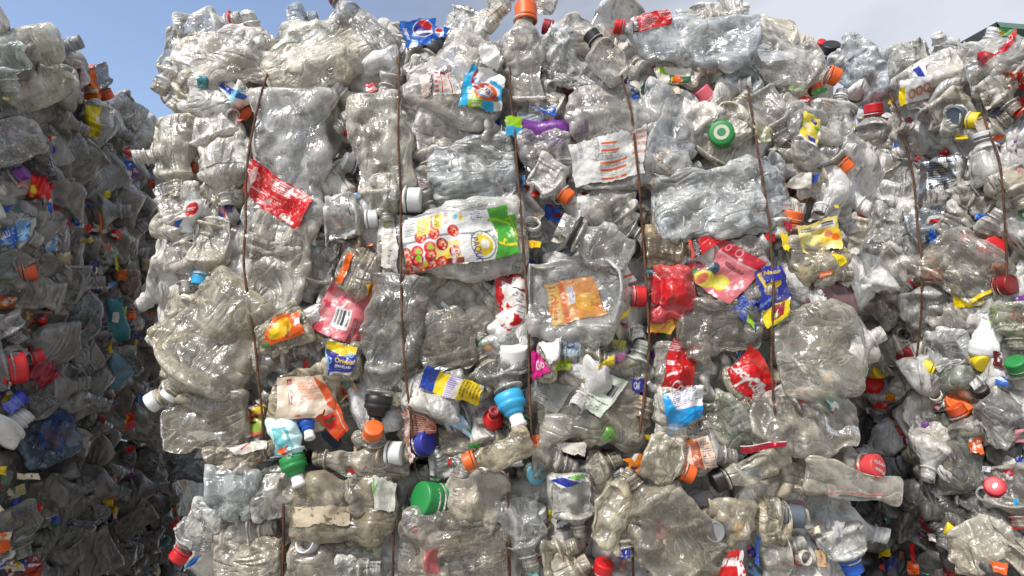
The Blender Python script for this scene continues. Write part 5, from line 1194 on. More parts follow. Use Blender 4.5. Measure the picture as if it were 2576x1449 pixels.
# blue and yellow wrapper
a = AR(100, 110, 'dblue', 44); a.poly([(.1, .1), (.9, 0), (.75, .5), (.3, .6)], (240, 204, 30)).rect(.2, .12, .5, .3, (190, 190, 180)).blots('white', 14, .62, 3).text('Sparkling', .1, .85, .13, 'lblue', rot=10); a.torn(.07, 4)
film('torn_label', 'M', [(1900, 680), (1965, 668), (2002, 745), (1905, 800)], a, None, d=44, amp=3.5, s=.02, desc='blue and yellow sparkling drink wrapper crossed by the rightmost wire')
a = AR(70, 90, 'dblue', 45); a.lines(.1, .1, .9, .8, 9, 'lblue', .5).poly([(.5, .5), (.7, .45), (.8, 1), (.5, .9)], 'lime'); a.torn(.08, 4)
film('torn_label', 'M', [(1868, 730), (1918, 760), (1910, 850), (1838, 780)], a, None, d=38, amp=3, desc='dark blue wrapper tail with fine pale print')
a = AR(80, 80, 'yellow', 46); a.poly([(.3, .3), (.7, .25), (.75, .7), (.35, .75)], 'crimson').text('1', .48, .65, .3, 'white').swoosh(.2, .1, .06, 'white', .1).blots('lime', 5, .5).rect(0, .85, 1, 1, 'lime'); a.torn(.12, 4)
film('torn_label', 'M', [(1925, 742), (2000, 738), (1985, 800), (1915, 850)], a, None, d=42, amp=3.5, desc='yellow wrapper piece with a red square and white figure')
a = AR(50, 60, 'dblue', 47); a.text('Natur', .1, .5, .3, 'yellow', shear=.2).blots('white', 12, .6); a.torn(.08, 5)
film('torn_label', 'M', [(1912, 668), (1962, 662), (1972, 705), (1925, 720)], a, None, d=48, amp=2, desc='small blue wrapper top with yellow writing')
# lemon syrup label
a = AR(110, 80, (232, 210, 120), 48); a.rect(.05, .12, .9, .34, (240, 228, 180)).lines(.08, .15, .5, .32, 2, 'dgray', .8).bars(.55, .12, .9, .3, False).rect(.55, .36, .98, .7, (236, 196, 60)).ell(.72, .5, .1, .1, 'salmon').ell(.85, .62, .08, .1, 'orange').poly([(.1, .4), (.5, .4), (.4, .9), (.15, .8)], (232, 222, 150)); a.torn(.03, 7)
film('label', 'M', [(1998, 575), (2106, 538), (2122, 628), (2010, 640)], a, B['yel'], amp=1.8, blur=5, label='yellow juice label')
a = AR(50, 50, 'yellow', 49); a.text('ml', .2, .7, .5, 'olive'); a.torn(.1, 4); film('torn_label', 'M', [(2090, 630), (2120, 640), (2134, 660), (2112, 684)], a, None, d=42, amp=3, desc='bright yellow film tip at the bale edge')
a = AR(60, 30, 'orange', 50); a.text('French', .1, .7, .5, 'white', shear=.2).rect(.85, 0, 1, 1, 'green'); a.torn(.06, 6); film('torn_label', 'M', [(2058, 684), (2106, 676), (2100, 692), (2060, 702)], a, None, d=42, desc='orange label strip below the yellow tip')
# cluster by the right wire
for q, c, ds in (([(1958, 585), (1986, 580), (1990, 630), (1970, 640)], 'yellow', 'yellow film scrap left of the orange cap'), ([(1920, 582), (1956, 588), (1950, 612), (1922, 606)], 'red', 'small red film scrap beside the right wire'), ([(1965, 550), (1990, 555), (1996, 590), (1975, 580)], 'crimson', 'crimson film scrap under the orange cap')):
    a = AR(36, 36, c, int(q[0][0])); a.blots('white', 6, .5).torn(.12, 5); film('torn_label', 'M', q, a, None, d=30, amp=3, desc=ds)
# lemon label upper right
a = AR(70, 110, (244, 222, 90), 51); a.blots((248, 240, 200), 4, .2).poly([(.5, .1), (.8, .2), (.7, .32), (.45, .25)], 'dblue').ell(.78, .40, .16, .07, 'lime').poly([(.4, .78), (.8, .72), (.85, .86), (.5, .9)], 'dblue').lines(.45, .14, .75, .24, 2, 'white', .8).rect(0, .9, 1, 1, 'white'); a.torn(.05, 6)
film('label', 'M', [(2022, 276), (2068, 300), (2060, 378), (2008, 340)], a, B['lemon'], amp=1.6, blur=5, label='yellow lemon drink label')
for q, c, ds, d_ in (([(1990, 210), (2025, 214), (2022, 238), (1985, 224)], 'lime', 'green film scrap above the lemon label', 24), ([(2012, 228), (2040, 235), (2030, 262), (2014, 262)], 'red', 'red film scrap above the lemon label', 24),
                     ([(2015, 430), (2040, 432), (2048, 480), (1960, 470)], 'off', 'white, red and green film tangle right of the wire', 26), ([(1572, 215), (1606, 222), (1608, 280), (1585, 270)], 'blue', 'blue crumpled film beside the fourth wire', 30),
                     ([(1310, 268), (1400, 266), (1404, 296), (1392, 290)], 'blue', 'blue film edge above the purple bottle', 26), ([(1890, 310), (1940, 312), (1938, 360), (1905, 362)], (140, 140, 100), 'dirty green and white film twisted on the right wire', 44)):
    a = AR(54, 44, c, int(q[0][1])); a.blots('white', 5, .35); a.blots('green' if c in ('off',) else 'dblue' if c == 'blue' else 'dgray', 7, .5, 3).torn(.12, 5); film('torn_label', 'M', q, a, None, d=d_, amp=3.4, s=.011, desc=ds)
# faint writing on the far bottles of the third band
a = AR(120, 30, (196, 200, 204), 53); a.text('CONSTIENCE', .05, .8, .7, 'gray', rot=0); a.torn(.03, 9)
# cola labels bottom right
a = AR(100, 130, 'red', 54); a.lines(.55, .04, .98, .36, 6, (240, 190, 186), .8, True).lines(.05, .05, .5, .25, 5, 'white', .6).rect(.05, .42, .30, .50, 'white').text('2.0', .06, .49, .08, 'red'); a.text('Coca', .30, .99, .30, 'white', shear=.3, sx=.85).swoosh(.74, .10, .022, 'white', .5, .6, .1, .45).scuff(.12, (240, 180, 176), 14); a.torn(.02, 9)
film('label', 'M', [(1690, 846), (1764, 872), (1736, 988), (1658, 984)], a, B['coke2'], amp=1.4, blur=6, label='red drink label with white script')
a = AR(120, 150, 'red', 55); a.text('Coca-Cola', .10, .34, .22, 'white', rot=-38, shear=.3, sx=.66).text('ORIGINAL', .04, .62, .10, 'white', rot=-38).text('Coca', .62, .95, .2, 'white', rot=70, shear=.3).swoosh(.62, .12, .02, 'white', .3, .9).rect(.8, .1, .9, .2, 'white').scuff(.08, 'white', 18)
a.cut([(.45, 0), (.75, .12), (1, .5), (.92, .98), (.78, .72), (.72, 1), (.5, .76), (.1, .6), (0, .42), (.3, .25)])
film('label', 'M', [(1830, 862), (1948, 868), (1946, 1056), (1806, 1030)], a, B['cokez'], amp=3, blur=9, d=44, label='ragged red drink label with white script')
a = AR(110, 130, 'white', 56); a.lines(.18, .05, .92, .42, 8, 'dblue', .55).poly([(0, .0), (.12, 0), (.3, .45), (1, .62), (1, 1), (0, 1)], (26, 150, 214)).swoosh(.78, .04, .012, 'dblue', .2, .6, .3, .9); a.torn(.05, 5)
film('label', 'M', [(1664, 990), (1776, 962), (1766, 1052), (1682, 1102)], a, B['blueb'], amp=2.6, blur=5, d=42, label='white label with blue print and bright blue lower half')
a = AR(50, 30, 'dblue', 57); a.text('Oil', .2, .7, .6, 'white', shear=.3).torn(.1, 6); film('torn_label', 'M', [(1580, 948), (1626, 952), (1620, 992), (1590, 988)], a, None, d=30, desc='blue film bit wedged left of the wire')
# round bottle labels
a = AR(110, 100, (176, 178, 172), 58); a.lines(.05, .05, .5, .95, 12, 'dgray', .8).lines(.55, .1, .98, .9, 12, 'gray', .8); a.torn(.05, 5)
film('label', 'M', [(1348, 945), (1450, 975), (1400, 1045), (1340, 1005)], a, B['round'], amp=1.4, mat='sheer', blur=5)
a = AR(90, 110, (214, 222, 204), 59); a.bars(.45, .18, .85, .55, True, 'black', (220, 226, 214)).lines(.1, .1, .42, .6, 6, 'black', .8).lines(.1, .66, .9, .72, 1, 'black', .9).lines(.1, .78, .9, .92, 3, 'dgray', .6); a.torn(.03, 7)
film('label', 'M', [(1512, 926), (1586, 960), (1512, 1056), (1452, 1020)], a, B['round'], amp=1.2, mat='paper', blur=6, label='pale green label with a barcode')
a = AR(80, 50, (96, 150, 50), 60); a.lines(.08, .12, .92, .92, 8, 'dgreen', .6); a.cut([(.12, 0), (1, .1), (.98, .95), (.2, 1), (0, .6), (0, .3)])
film('label', 'M', [(1474, 1058), (1554, 1066), (1546, 1108), (1480, 1110)], a, B['glab'], amp=.8, d=44, label='green label end')
a = AR(80, 40, 'yellow', 61); a.swoosh(.5, .1, .06, 'olive', .2); a.torn(.08, 5)
film('label', 'M', [(1478, 928), (1548, 890), (1546, 918), (1478, 944)], a, B['y1'], amp=1.2, blur=3)
a = AR(90, 36, 'olive', 62); a.blots('dgray', 5, .2).torn(.1, 5); film('torn_label', 'M', [(1535, 848), (1580, 856), (1572, 884), (1540, 878)], a, None, d=24, desc='olive and dark striped film above the pink scrap')
a = AR(60, 60, 'magenta', 63); a.text('Go', .3, .7, .4, 'white', shear=.3); a.torn(.12, 4)
film('label', 'M', [(1336, 880), (1350, 878), (1392, 935), (1332, 965)], a, B['mag'], amp=2.4, d=36)
a = AR(70, 60, 'white', 64); a.torn(.1, 4); film('label', 'M', [(1345, 862), (1418, 842), (1410, 900), (1386, 925)], a, B['mag'], amp=2.4, d=34)
a = AR(60, 40, (150, 170, 40), 65); a.blots('black', 7, .3).torn(.12, 5); film('label', 'M', [(1400, 905), (1440, 900), (1438, 932), (1392, 936)], a, B['mag'], amp=2.4, d=36)
a = AR(90, 60, (178, 200, 214), 66); a.text('CS', .3, .7, .5, 'dblue', rot=15, shear=.2); a.torn(.1, 4); film('label', 'M', [(1408, 840), (1458, 830), (1462, 900), (1415, 900)], a, B['mag'], amp=2.4, mat='sheer', d=38)
a = AR(44, 60, (206, 120, 160), 67); a.blots('white', 6, .4).torn(.15, 4); film('torn_label', 'M', [(1545, 880), (1578, 885), (1574, 925), (1548, 935)], a, None, d=28, amp=3, desc='faded pink crumpled film by the yellow band')
# blue-yellow striped label
a = AR(170, 70, (236, 206, 30), 68); a.rect(0, 0, .24, 1, (28, 70, 180)).rect(.40, 0, .62, 1, 'off').lines(.42, 0, .60, 1, 11, (120, 110, 190), 1.1).lines(.64, .1, .98, .9, 6, (120, 100, 20), .8, True); a.torn(.05, 6)
film('label', 'M', [(1072, 918), (1222, 972), (1200, 1024), (1050, 978)], a, B['byl'], amp=2, blur=5, d=36, label='blue and yellow label with violet stripes')
a = AR(90, 60, (160, 190, 216), 69); a.lines(.1, .1, .6, .5, 10, (110, 100, 180), .9, True).blots('white', 4, .3).rect(.8, .5, 1, 1, 'green'); a.torn(.08, 5)
film('label', 'M', [(1108, 1000), (1170, 1050), (1210, 1120), (1115, 1062)], a, B['pbl'], amp=2.4, blur=4, d=36)
# tomato wrapper
a = AR(180, 120, (226, 206, 184), 70); a.lines(.42, .14, .86, .58, 13, (204, 120, 84), .8).bars(.20, .28, .34, .72, True, 'black', (222, 200, 180)).rect(.22, .08, .33, .2, 'red').text('ALDI', .23, .18, .09, 'white').ell(.38, .92, .05, .03, 'salmon').poly([(.80, 0), (1, .3), (1, 1), (.85, .75)], (212, 92, 52)); a.torn(.02, 7)
film('label', 'M', [(700, 948), (812, 942), (858, 1042), (690, 1066)], a, B['tom'], amp=1.6, blur=7, d=42, label='beige label with a barcode')
a = AR(100, 90, (214, 88, 50), 71); a.ell(.38, .40, .26, .26, 'red').swoosh(.40, .06, .03, 'green', .2, 1.5, .2, .6).swoosh(.3, .1, .02, 'dgreen', .5, 2, .2, .55).rect(.78, 0, .81, 1, 'off').rect(0, .9, .8, .95, 'red'); a.torn(.04, 6)
film('label', 'M', [(788, 1050), (848, 1005), (880, 1080), (852, 1112)], a, B['tom'], amp=2.4, d=46, blur=7, label='red label with a tomato')
a = AR(90, 40, (120, 56, 44), 72); a.lines(.05, .1, .95, .9, 9, (200, 160, 140), .8); a.torn(.06, 5)
film('torn_label', 'M', [(1020, 1018), (1098, 1060), (1100, 1090), (1010, 1110)], a, None, d=34, amp=4, s=.02, desc='brown wrapper with pale fine print behind the blue cap')
a = AR(40, 120, (170, 110, 90), 73); a.lines(.1, .1, .9, .5, 8, 'off', .7).blots('off', 4, 0).torn(.08, 5)
film('torn_label', 'M', [(1008, 1040), (1026, 1030), (1044, 1150), (1030, 1170)], a, None, d=40, amp=3, desc='long brown and white wrapper strip left of the blue cap')
# pear label
a = AR(60, 90, (226, 90, 80), 74); a.ell(.6, .62, .36, .26, (140, 170, 60)).rect(.3, 0, 1, .3, (236, 196, 50)).ell(.5, .45, .2, .14, 'black').text('POM', .34, .50, .11, 'yellow').poly([(0, .5), (.2, .4), (.3, 1), (0, 1)], 'white'); a.torn(.05, 6)
film('label', 'M', [(620, 1030), (664, 1012), (668, 1095), (612, 1104)], a, B['pear'], amp=1.6, blur=5, label='red, yellow and green pear label')
a = AR(120, 44, 'off', 75); a.swoosh(.4, .3, .05, 'red', .2, .8, .3, .6).lines(.7, .2, .95, .6, 4, 'gray'); a.torn(.08, 5)
film('label', 'M', [(560, 1122), (676, 1104), (672, 1130), (592, 1148)], a, B['dirtyw'], amp=2, blur=4)
a = AR(50, 80, (120, 196, 200), 76); a.text('YO', .3, .6, .4, 'red', rot=-80, shear=.2).blots('white', 4, .3).ell(.4, .8, .2, .1, 'orange'); a.torn(.05, 6)
film('label', 'M', [(682, 1075), (722, 1070), (742, 1150), (690, 1150)], a, B['teal'], amp=1.4, blur=4, label='teal label with red letters')
# mint wrapper
a = AR(90, 60, (160, 222, 214), 77); a.ell(.35, .5, .05, .06, 'brown').poly([(.55, .6), (.9, .3), (1, 1), (.6, 1)], 'white').rect(.45, .85, .75, 1, 'red').swoosh(.05, .05, .03, 'yellow', 0, 2, .2, .6); a.torn(.07, 4)
film('label', 'M', [(2034, 986), (2124, 984), (2110, 1040), (2070, 1044)], a, B['mint'], amp=2.4, d=38, label='mint green wrapper')
a = AR(40, 40, (230, 170, 60), 78); a.blots('dgreen', 6, .3).torn(.15, 5); film('torn_label', 'M', [(2070, 940), (2105, 925), (2104, 950), (2062, 972)], a, None, d=46, desc='orange and green film bit on the hazy round bottle')
# lower bale labels
a = AR(120, 60, (222, 196, 176), 79); a.rect(.35, .1, .62, 1, (176, 84, 50)).lines(.05, .1, .3, .95, 9, 'gray', .8).lines(.64, .1, .98, .95, 12, 'dgray', .7).rect(.05, 0, .5, .14, 'orange').lines(.36, .14, .6, .96, 12, (226, 190, 170), .5); a.torn(.02, 8)
film('label', 'M', [(1702, 1110), (1782, 1092), (1810, 1180), (1716, 1178)], a, B['orl'], amp=1.2, blur=6, d=40, label='brown and orange printed label')
a = AR(130, 30, 'crimson', 80); a.rect(0, 0, 1, .2, 'white').rect(.66, .1, .8, .7, 'red').text('T', .7, .6, .5, 'white'); a.torn(.05, 7)
film('torn_label', 'M', [(1860, 1120), (1980, 1106), (1978, 1122), (1864, 1146)], a, None, d=52, amp=1.6, desc='narrow red and white label strip on the jutting clear sheet')
a = AR(150, 26, (212, 210, 200), 81); a.rect(.0, .1, 1, .5, (200, 60, 44)).lines(0, .15, 1, .45, 2, 'off', .7).rect(.2, .62, .9, 1, 'teal'); a.torn(.02, 9)
film('label', 'M', [(2082, 1232), (2222, 1244), (2216, 1256), (2084, 1250)], a, B['banana'], amp=.4, mat='sheer', d=60, blur=4, label='red and green printed line')
a = AR(60, 60, (232, 130, 30), 82); a.poly([(.4, .1), (.9, 0), (.6, .4)], 'white').rect(.55, .65, .8, .8, 'dblue'); a.cut([(0, .3), (.5, .2), (.65, 0), (1, .05), (.98, .9), (.75, .95), (.5, .62), (.25, 1), (.3, .5)])
film('torn_label', 'M', [(1555, 1140), (1616, 1138), (1616, 1192), (1572, 1194)], a, None, d=54, amp=3, desc='bright orange paper scrap where the tan bottles hang')
a = AR(110, 40, 'white', 83); a.poly([(0, .3), (.4, .1), (.7, .9), (.2, .9)], 'dblue').poly([(.5, .2), (1, 0), (.9, .6), (.6, .5)], (140, 200, 90)).blots('blue', 7, .3).torn(.06, 5)
film('label', 'M', [(1375, 1200), (1472, 1190), (1484, 1212), (1412, 1234)], a, B['torn'], amp=2.2, d=50, label='blue and white label strip')
for q, c, ds, d_, c2 in (([(1585, 1275), (1612, 1300), (1590, 1370), (1583, 1360)], 'dblue', 'blue and white film behind the tan banana shaped bottle', 20, 'white'), ([(1545, 1380), (1588, 1372), (1585, 1405), (1555, 1412)], 'dblue', 'blue and silver film at the tip of the silvery bottle', 48, 'white'),
                         ([(1845, 1310), (1870, 1312), (1868, 1345), (1842, 1350)], (236, 170, 30), 'yellow orange film scrap right of the tan bottle', 24, 'yellow'), ([(1900, 1345), (1918, 1350), (1905, 1430), (1895, 1415)], 'blue', 'narrow blue film strip near the bottom right', 26, 'dblue'),
                         ([(1040, 1315), (1060, 1335), (1058, 1345), (1026, 1340)], 'crimson', 'crimson film bit under the big green cap', 30, 'white'), ([(1065, 1356), (1126, 1358), (1124, 1372), (1064, 1370)], 'red', 'small bright red label on the smooth bottle', 44, 'white'),
                         ([(795, 1335), (880, 1336), (885, 1350), (800, 1352)], 'white', 'white film strip with green leaves under the jar', 34, 'green'), ([(875, 1178), (905, 1180), (900, 1196), (872, 1190)], 'red', 'red film bit above the dirty jar', 30, 'dred'),
                         ([(1098, 1240), (1108, 1225), (1112, 1262), (1102, 1270)], 'crimson', 'crimson edge right of the big green cap', 24, 'dred'), ([(1610, 1090), (1660, 1094), (1700, 1112), (1612, 1108)], 'yellow', 'yellow film strip under the blue wrapped bottle', 20, 'olive'),
                         ([(1845, 1085), (1866, 1082), (1860, 1100), (1842, 1100)], 'green', 'green film bit right of the blue wrapped bottle', 30, 'lime'), ([(1740, 1058), (1750, 1062), (1738, 1090), (1730, 1080)], 'red', 'thin red strip below the blue wrapper', 40, 'red'),
                         ([(760, 905), (776, 900), (782, 940), (758, 935)], 'red', 'red film scrap left of the sparkling label', 16, 'dred'), ([(598, 930), (612, 918), (606, 958), (594, 962)], 'red', 'small red film bit left of the leftmost wire', 20, 'white'),
                         ([(1620, 668), (1698, 672), (1700, 690), (1622, 688)], 'lcyan', 'pale blue and brown film strip above the red sleeve', 26, 'brown'), ([(1780, 845), (1800, 850), (1796, 872), (1782, 868)], 'brown', 'dark brown cap edge under the smoky bottle', 24, 'dorange'),
                         ([(1335, 1090), (1360, 1095), (1355, 1130), (1340, 1120)], 'orange', 'orange carton corner at the bottom of the middle wire', 36, 'off'), ([(1385, 1108), (1480, 1112), (1470, 1150), (1420, 1140)], 'off', 'folded pale carton under the middle bale', 30, 'cream')):
    w_ = max(abs(q[1][0] - q[0][0]), 20); h_ = max(abs(q[3][1] - q[0][1]), 18)
    a = AR(w_ * 1.3, h_ * 1.3, c, int(q[0][0] + q[0][1])); a.blots(c2, 5, .3).torn(.08, 5); film('torn_label', 'M', q, a, None, d=d_, amp=2.4, s=.011, desc=ds)
a = AR(110, 70, 'white', 84); a.rect(0, .55, .7, 1, 'red').blots('red', 6, .1).rect(.0, 0, .6, .3, (220, 60, 60)); a.torn(.05, 5)
film('torn_label', 'M', [(1830, 1382), (1872, 1378), (1875, 1460), (1800, 1460)], a, None, d=40, amp=3, desc='torn red and white wrapper at the bottom edge')
a = AR(110, 60, (196, 196, 182), 85); a.lines(.2, .1, .9, .95, 14, 'gray', .8).rect(.05, .1, .12, .5, (90, 170, 60)).swoosh(.3, .2, .05, (90, 170, 60), .2, 1.5, 0, .25); a.torn(.04, 6)
film('label', 'M', [(935, 1190), (1000, 1215), (992, 1290), (940, 1286)], a, B['beigej'], amp=1, d=44, mat='paper', blur=6, label='newsprint like grey label with green marks')
a = AR(180, 80, (190, 176, 150), 86); a.blots((120, 96, 70), 6, .3).torn(.12, 3)
film('label', 'M', [(735, 1270), (880, 1268), (890, 1322), (735, 1326)], a, B['beigej'], amp=1.2, mat='paper', blur=4, label='crust of pale dirt')
a = AR(90, 30, 'white', 87); a.poly([(0, .8), (.5, 0), (1, .2), (.6, 1)], 'blue').swoosh(.5, .2, .08, 'cyan', .1).torn(.05, 5)
film('label', 'M', [(462, 1412), (508, 1392), (512, 1405), (462, 1440)], a, B['wv'], amp=1, d=34, label='white label with blue waves')
a = AR(90, 110, (196, 70, 80), 88); a.torn(.2, 3)
film('label', 'M', [(1060, 1375), (1110, 1372), (1112, 1450), (1062, 1450)], a, B['redin'], amp=2, mat='sheer', blur=4)
# flat print on cap tops
def cap_print(rec, lines_, col, size=.15):
    cap = rec['cap']
    for i, t in enumerate(lines_):
        v, tr = text_tris(t, True); v = v.copy(); v = (v - v.mean(0)) * size
        v3 = np.c_[v[:, 0], v[:, 1] - (i - (len(lines_) - 1) / 2) * size * 1.15, np.full(len(v), .522)]
        me = bpy.data.meshes.new('lettering'); me.from_pydata(v3.tolist(), [], tr.tolist()); me.materials.append(plain('cap_lettering', col, .4))
        link('lettering', me, cap, Matrix.Rotation(math.radians(rec.get('rot', 0)), 4, 'Z'))
B['recycle']['rot'] = 60
cap_print(B['recycle'], ['Please', 'recycle'], (.75, .6, .58), .24)
v, f = lathe([(.30, .523), (0, .5235)], 40); link('sticker', mesh_from('sticker', v, f, plain('round_sticker', (.55, .56, .42), .5)), B['greencap']['cap'])
v, f = lathe([(.17, .526), (0, .5265)], 30); link('emblem', mesh_from('emblem', v, f, plain('green_print', (.05, .22, .10), .5)), B['greencap']['cap'])
# ------------------------------------------------------------------ the shaded stack at the left
LT_SHADE, LD_SHADE = (.58, .59, .60), (.34, .35, .36)  # clear plastic tints darkened for the left stack's shade and old dirt
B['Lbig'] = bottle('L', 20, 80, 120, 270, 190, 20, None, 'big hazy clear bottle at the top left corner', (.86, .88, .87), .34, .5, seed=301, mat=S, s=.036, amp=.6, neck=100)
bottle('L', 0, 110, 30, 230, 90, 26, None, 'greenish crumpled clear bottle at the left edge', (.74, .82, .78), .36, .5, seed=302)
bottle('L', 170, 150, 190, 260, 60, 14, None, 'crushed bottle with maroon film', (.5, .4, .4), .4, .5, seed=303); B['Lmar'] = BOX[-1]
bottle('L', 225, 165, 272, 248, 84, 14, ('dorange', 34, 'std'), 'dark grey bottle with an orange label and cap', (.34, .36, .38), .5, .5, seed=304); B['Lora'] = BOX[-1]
bottle('L', 245, 258, 225, 350, 62, 18, None, 'bottle with a torn yellow label', LT_SHADE, .4, .5, seed=305); B['Lyel'] = BOX[-1]
bottle('L', 275, 240, 330, 330, 96, 4, None, 'crumpled silvery grey bottle on the skyline', LT_SHADE, .4, .5, seed=306)
bottle('L', 330, 300, 390, 420, 90, 0, None, 'finely wrinkled grey bottle near the gap', LT_SHADE, .4, .5, seed=307)
bottle('L', 120, 330, 180, 300, 90, 10, ('black', 40, 'tall'), 'clear bottle with a dark cap deep in shade', LT_SHADE, .26, .5, seed=308, mat=S)
bottle('L', -10, 300, 50, 420, 120, 18, None, 'clear bottle at the left edge', LT_SHADE, .26, .5, seed=309, mat=S, neck=70)
bottle('L', 160, 300, 190, 420, 84, 14, None, 'shiny smooth bottle with a lime stripe', LT_SHADE, .24, .5, seed=310, mat=S, neck=50)
facing('L', 66, 432, 36, 'purple', 30, 40, 70, w=60, d=22, seed=311, desc='bottle with a violet cap', kind='std', tint=LT_SHADE)
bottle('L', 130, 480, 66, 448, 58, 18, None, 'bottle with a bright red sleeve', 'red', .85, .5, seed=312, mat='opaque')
facing('L', 45, 528, 56, 'gray', 160, 35, 110, w=110, d=24, seed=313, desc='clear bottle with a ribbed grey cap', kind='tall', tint=LT_SHADE, mat=S)
facing('L', 2, 525, 50, 'lgray', 20, 30, 60, w=80, d=20, seed=314, desc='bottle with a pale grey cap cut by the frame', tint=LT_SHADE)
facing('L', 129, 524, 28, 'blue', 0, 10, 60, w=50, d=18, seed=315, desc='small clear bottle with a bright blue cap', tint=LT_SHADE)
bottle('L', 10, 570, 100, 610, 110, 20, None, 'bottle with a torn blue and white water label', LT_SHADE, .36, .5, seed=316); B['Lblu'] = BOX[-1]
bottle('L', 90, 650, 150, 560, 66, 16, None, 'bottle in pale blue and white film', LT_SHADE, .4, .5, seed=317); B['Lblu2'] = BOX[-1]
bottle('L', 0, 640, 60, 720, 110, 22, None, 'dark clear bottle pressed flat', LD_SHADE, .24, .5, seed=318, mat=S, neck=60)
facing('L', 90, 678, 56, 'dorange', 8, 20, 100, w=80, d=24, seed=319, desc='clear bottle lying level with an orange cap', tint=LD_SHADE, mat=S)
bottle('L', 130, 640, 190, 760, 84, 12, None, 'hollow dark clear bottle', LD_SHADE, .24, .5, seed=320, mat=S)
bottle('L', 175, 730, 160, 860, 104, 18, None, 'rounded smoky clear bottle', LD_SHADE, .26, .5, seed=321, mat=S, neck=60)
facing('L', 132, 860, 50, 'lgray', 160, 65, 60, w=60, d=26, seed=322, kind='open', desc='ribbed white cap seen from inside', tint=LD_SHADE)
facing('L', 62, 922, 80, 'red', 10, 12, 110, w=120, d=30, seed=323, kind='std', desc='clear bottle with a very large ribbed red cap', tint=LD_SHADE, mat=S)
facing('L', 108, 892, 34, 'red', 18, 12, 70, w=40, d=34, seed=324, kind='tall', desc='bottle with a long red cap lying level', tint=LD_SHADE)
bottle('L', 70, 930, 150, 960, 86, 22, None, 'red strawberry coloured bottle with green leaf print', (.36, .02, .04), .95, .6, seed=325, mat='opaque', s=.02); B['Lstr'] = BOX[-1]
bottle('L', 10, 880, -20, 960, 80, 24, None, 'dark clear bottle cut by the left frame edge', LD_SHADE, .24, .5, seed=326, mat=S)
bottle('L', 0, 800, 50, 860, 100, 20, None, 'silvery wrinkled bottle with a pale label', LT_SHADE, .36, .5, seed=327)
bottle('L', 230, 830, 270, 900, 80, 10, None, 'crumpled dusty clear bottle', LD_SHADE, .36, .5, seed=328)
bottle('L', 170, 960, 230, 920, 84, 16, None, 'round dull clear bottle', LD_SHADE, .3, .5, seed=329)
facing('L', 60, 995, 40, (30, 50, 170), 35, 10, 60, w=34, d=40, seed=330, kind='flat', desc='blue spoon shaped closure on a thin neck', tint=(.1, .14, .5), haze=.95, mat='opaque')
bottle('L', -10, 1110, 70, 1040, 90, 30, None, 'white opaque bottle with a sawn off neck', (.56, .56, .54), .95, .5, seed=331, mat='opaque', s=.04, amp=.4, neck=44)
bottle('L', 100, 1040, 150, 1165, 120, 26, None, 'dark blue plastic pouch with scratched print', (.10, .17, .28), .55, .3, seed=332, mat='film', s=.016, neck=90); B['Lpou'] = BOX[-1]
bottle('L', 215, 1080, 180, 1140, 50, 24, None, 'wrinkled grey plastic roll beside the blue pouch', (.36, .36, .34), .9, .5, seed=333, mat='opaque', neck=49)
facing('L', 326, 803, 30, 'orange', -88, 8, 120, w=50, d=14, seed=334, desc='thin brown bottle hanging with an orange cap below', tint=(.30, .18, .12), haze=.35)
facing('L', 298, 590, 26, 'red', 0, 60, 50, w=44, d=14, seed=335, desc='bottle with a small red cap with white print', tint=LD_SHADE)
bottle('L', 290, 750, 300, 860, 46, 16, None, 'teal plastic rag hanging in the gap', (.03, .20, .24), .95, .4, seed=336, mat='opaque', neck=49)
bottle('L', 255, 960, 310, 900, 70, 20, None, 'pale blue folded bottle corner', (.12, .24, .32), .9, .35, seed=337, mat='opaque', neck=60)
bottle('L', 320, 1170, 400, 1220, 110, 10, None, 'crinkled grey bottle below the seam near the gap', LD_SHADE, .3, .5, seed=338, s=.014, neck=70)
bottle('L', 200, 1250, 210, 1360, 104, 14, None, 'crumpled dark clear bottle with sharp glints', LD_SHADE, .3, .5, seed=339, s=.014)
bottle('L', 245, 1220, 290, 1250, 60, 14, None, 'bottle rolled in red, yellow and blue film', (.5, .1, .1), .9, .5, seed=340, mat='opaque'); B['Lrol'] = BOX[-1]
bottle('L', 60, 1400, 110, 1440, 70, 14, None, 'bottle with a dark red label and white script', LD_SHADE, .3, .5, seed=341); B['Lpep'] = BOX[-1]
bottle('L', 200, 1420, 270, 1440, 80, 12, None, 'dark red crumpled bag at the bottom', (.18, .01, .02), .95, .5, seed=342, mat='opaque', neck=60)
bottle('L', 20, 1280, 60, 1400, 80, 14, None, 'dark bottle with an orange ring', LD_SHADE, .26, .5, seed=343, mat=S)
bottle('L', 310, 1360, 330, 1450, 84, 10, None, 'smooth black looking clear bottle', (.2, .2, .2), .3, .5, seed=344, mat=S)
facing('L', 20, 1390, 34, 'lgray', 170, 60, 50, w=60, d=14, seed=345, desc='bottle with a pale ring neck in the dark', tint=LD_SHADE)
facing('L', 14, 1372, 30, 'orange', 40, 60, 50, w=50, d=20, seed=346, desc='dark bottle with a small orange cap', tint=LD_SHADE)
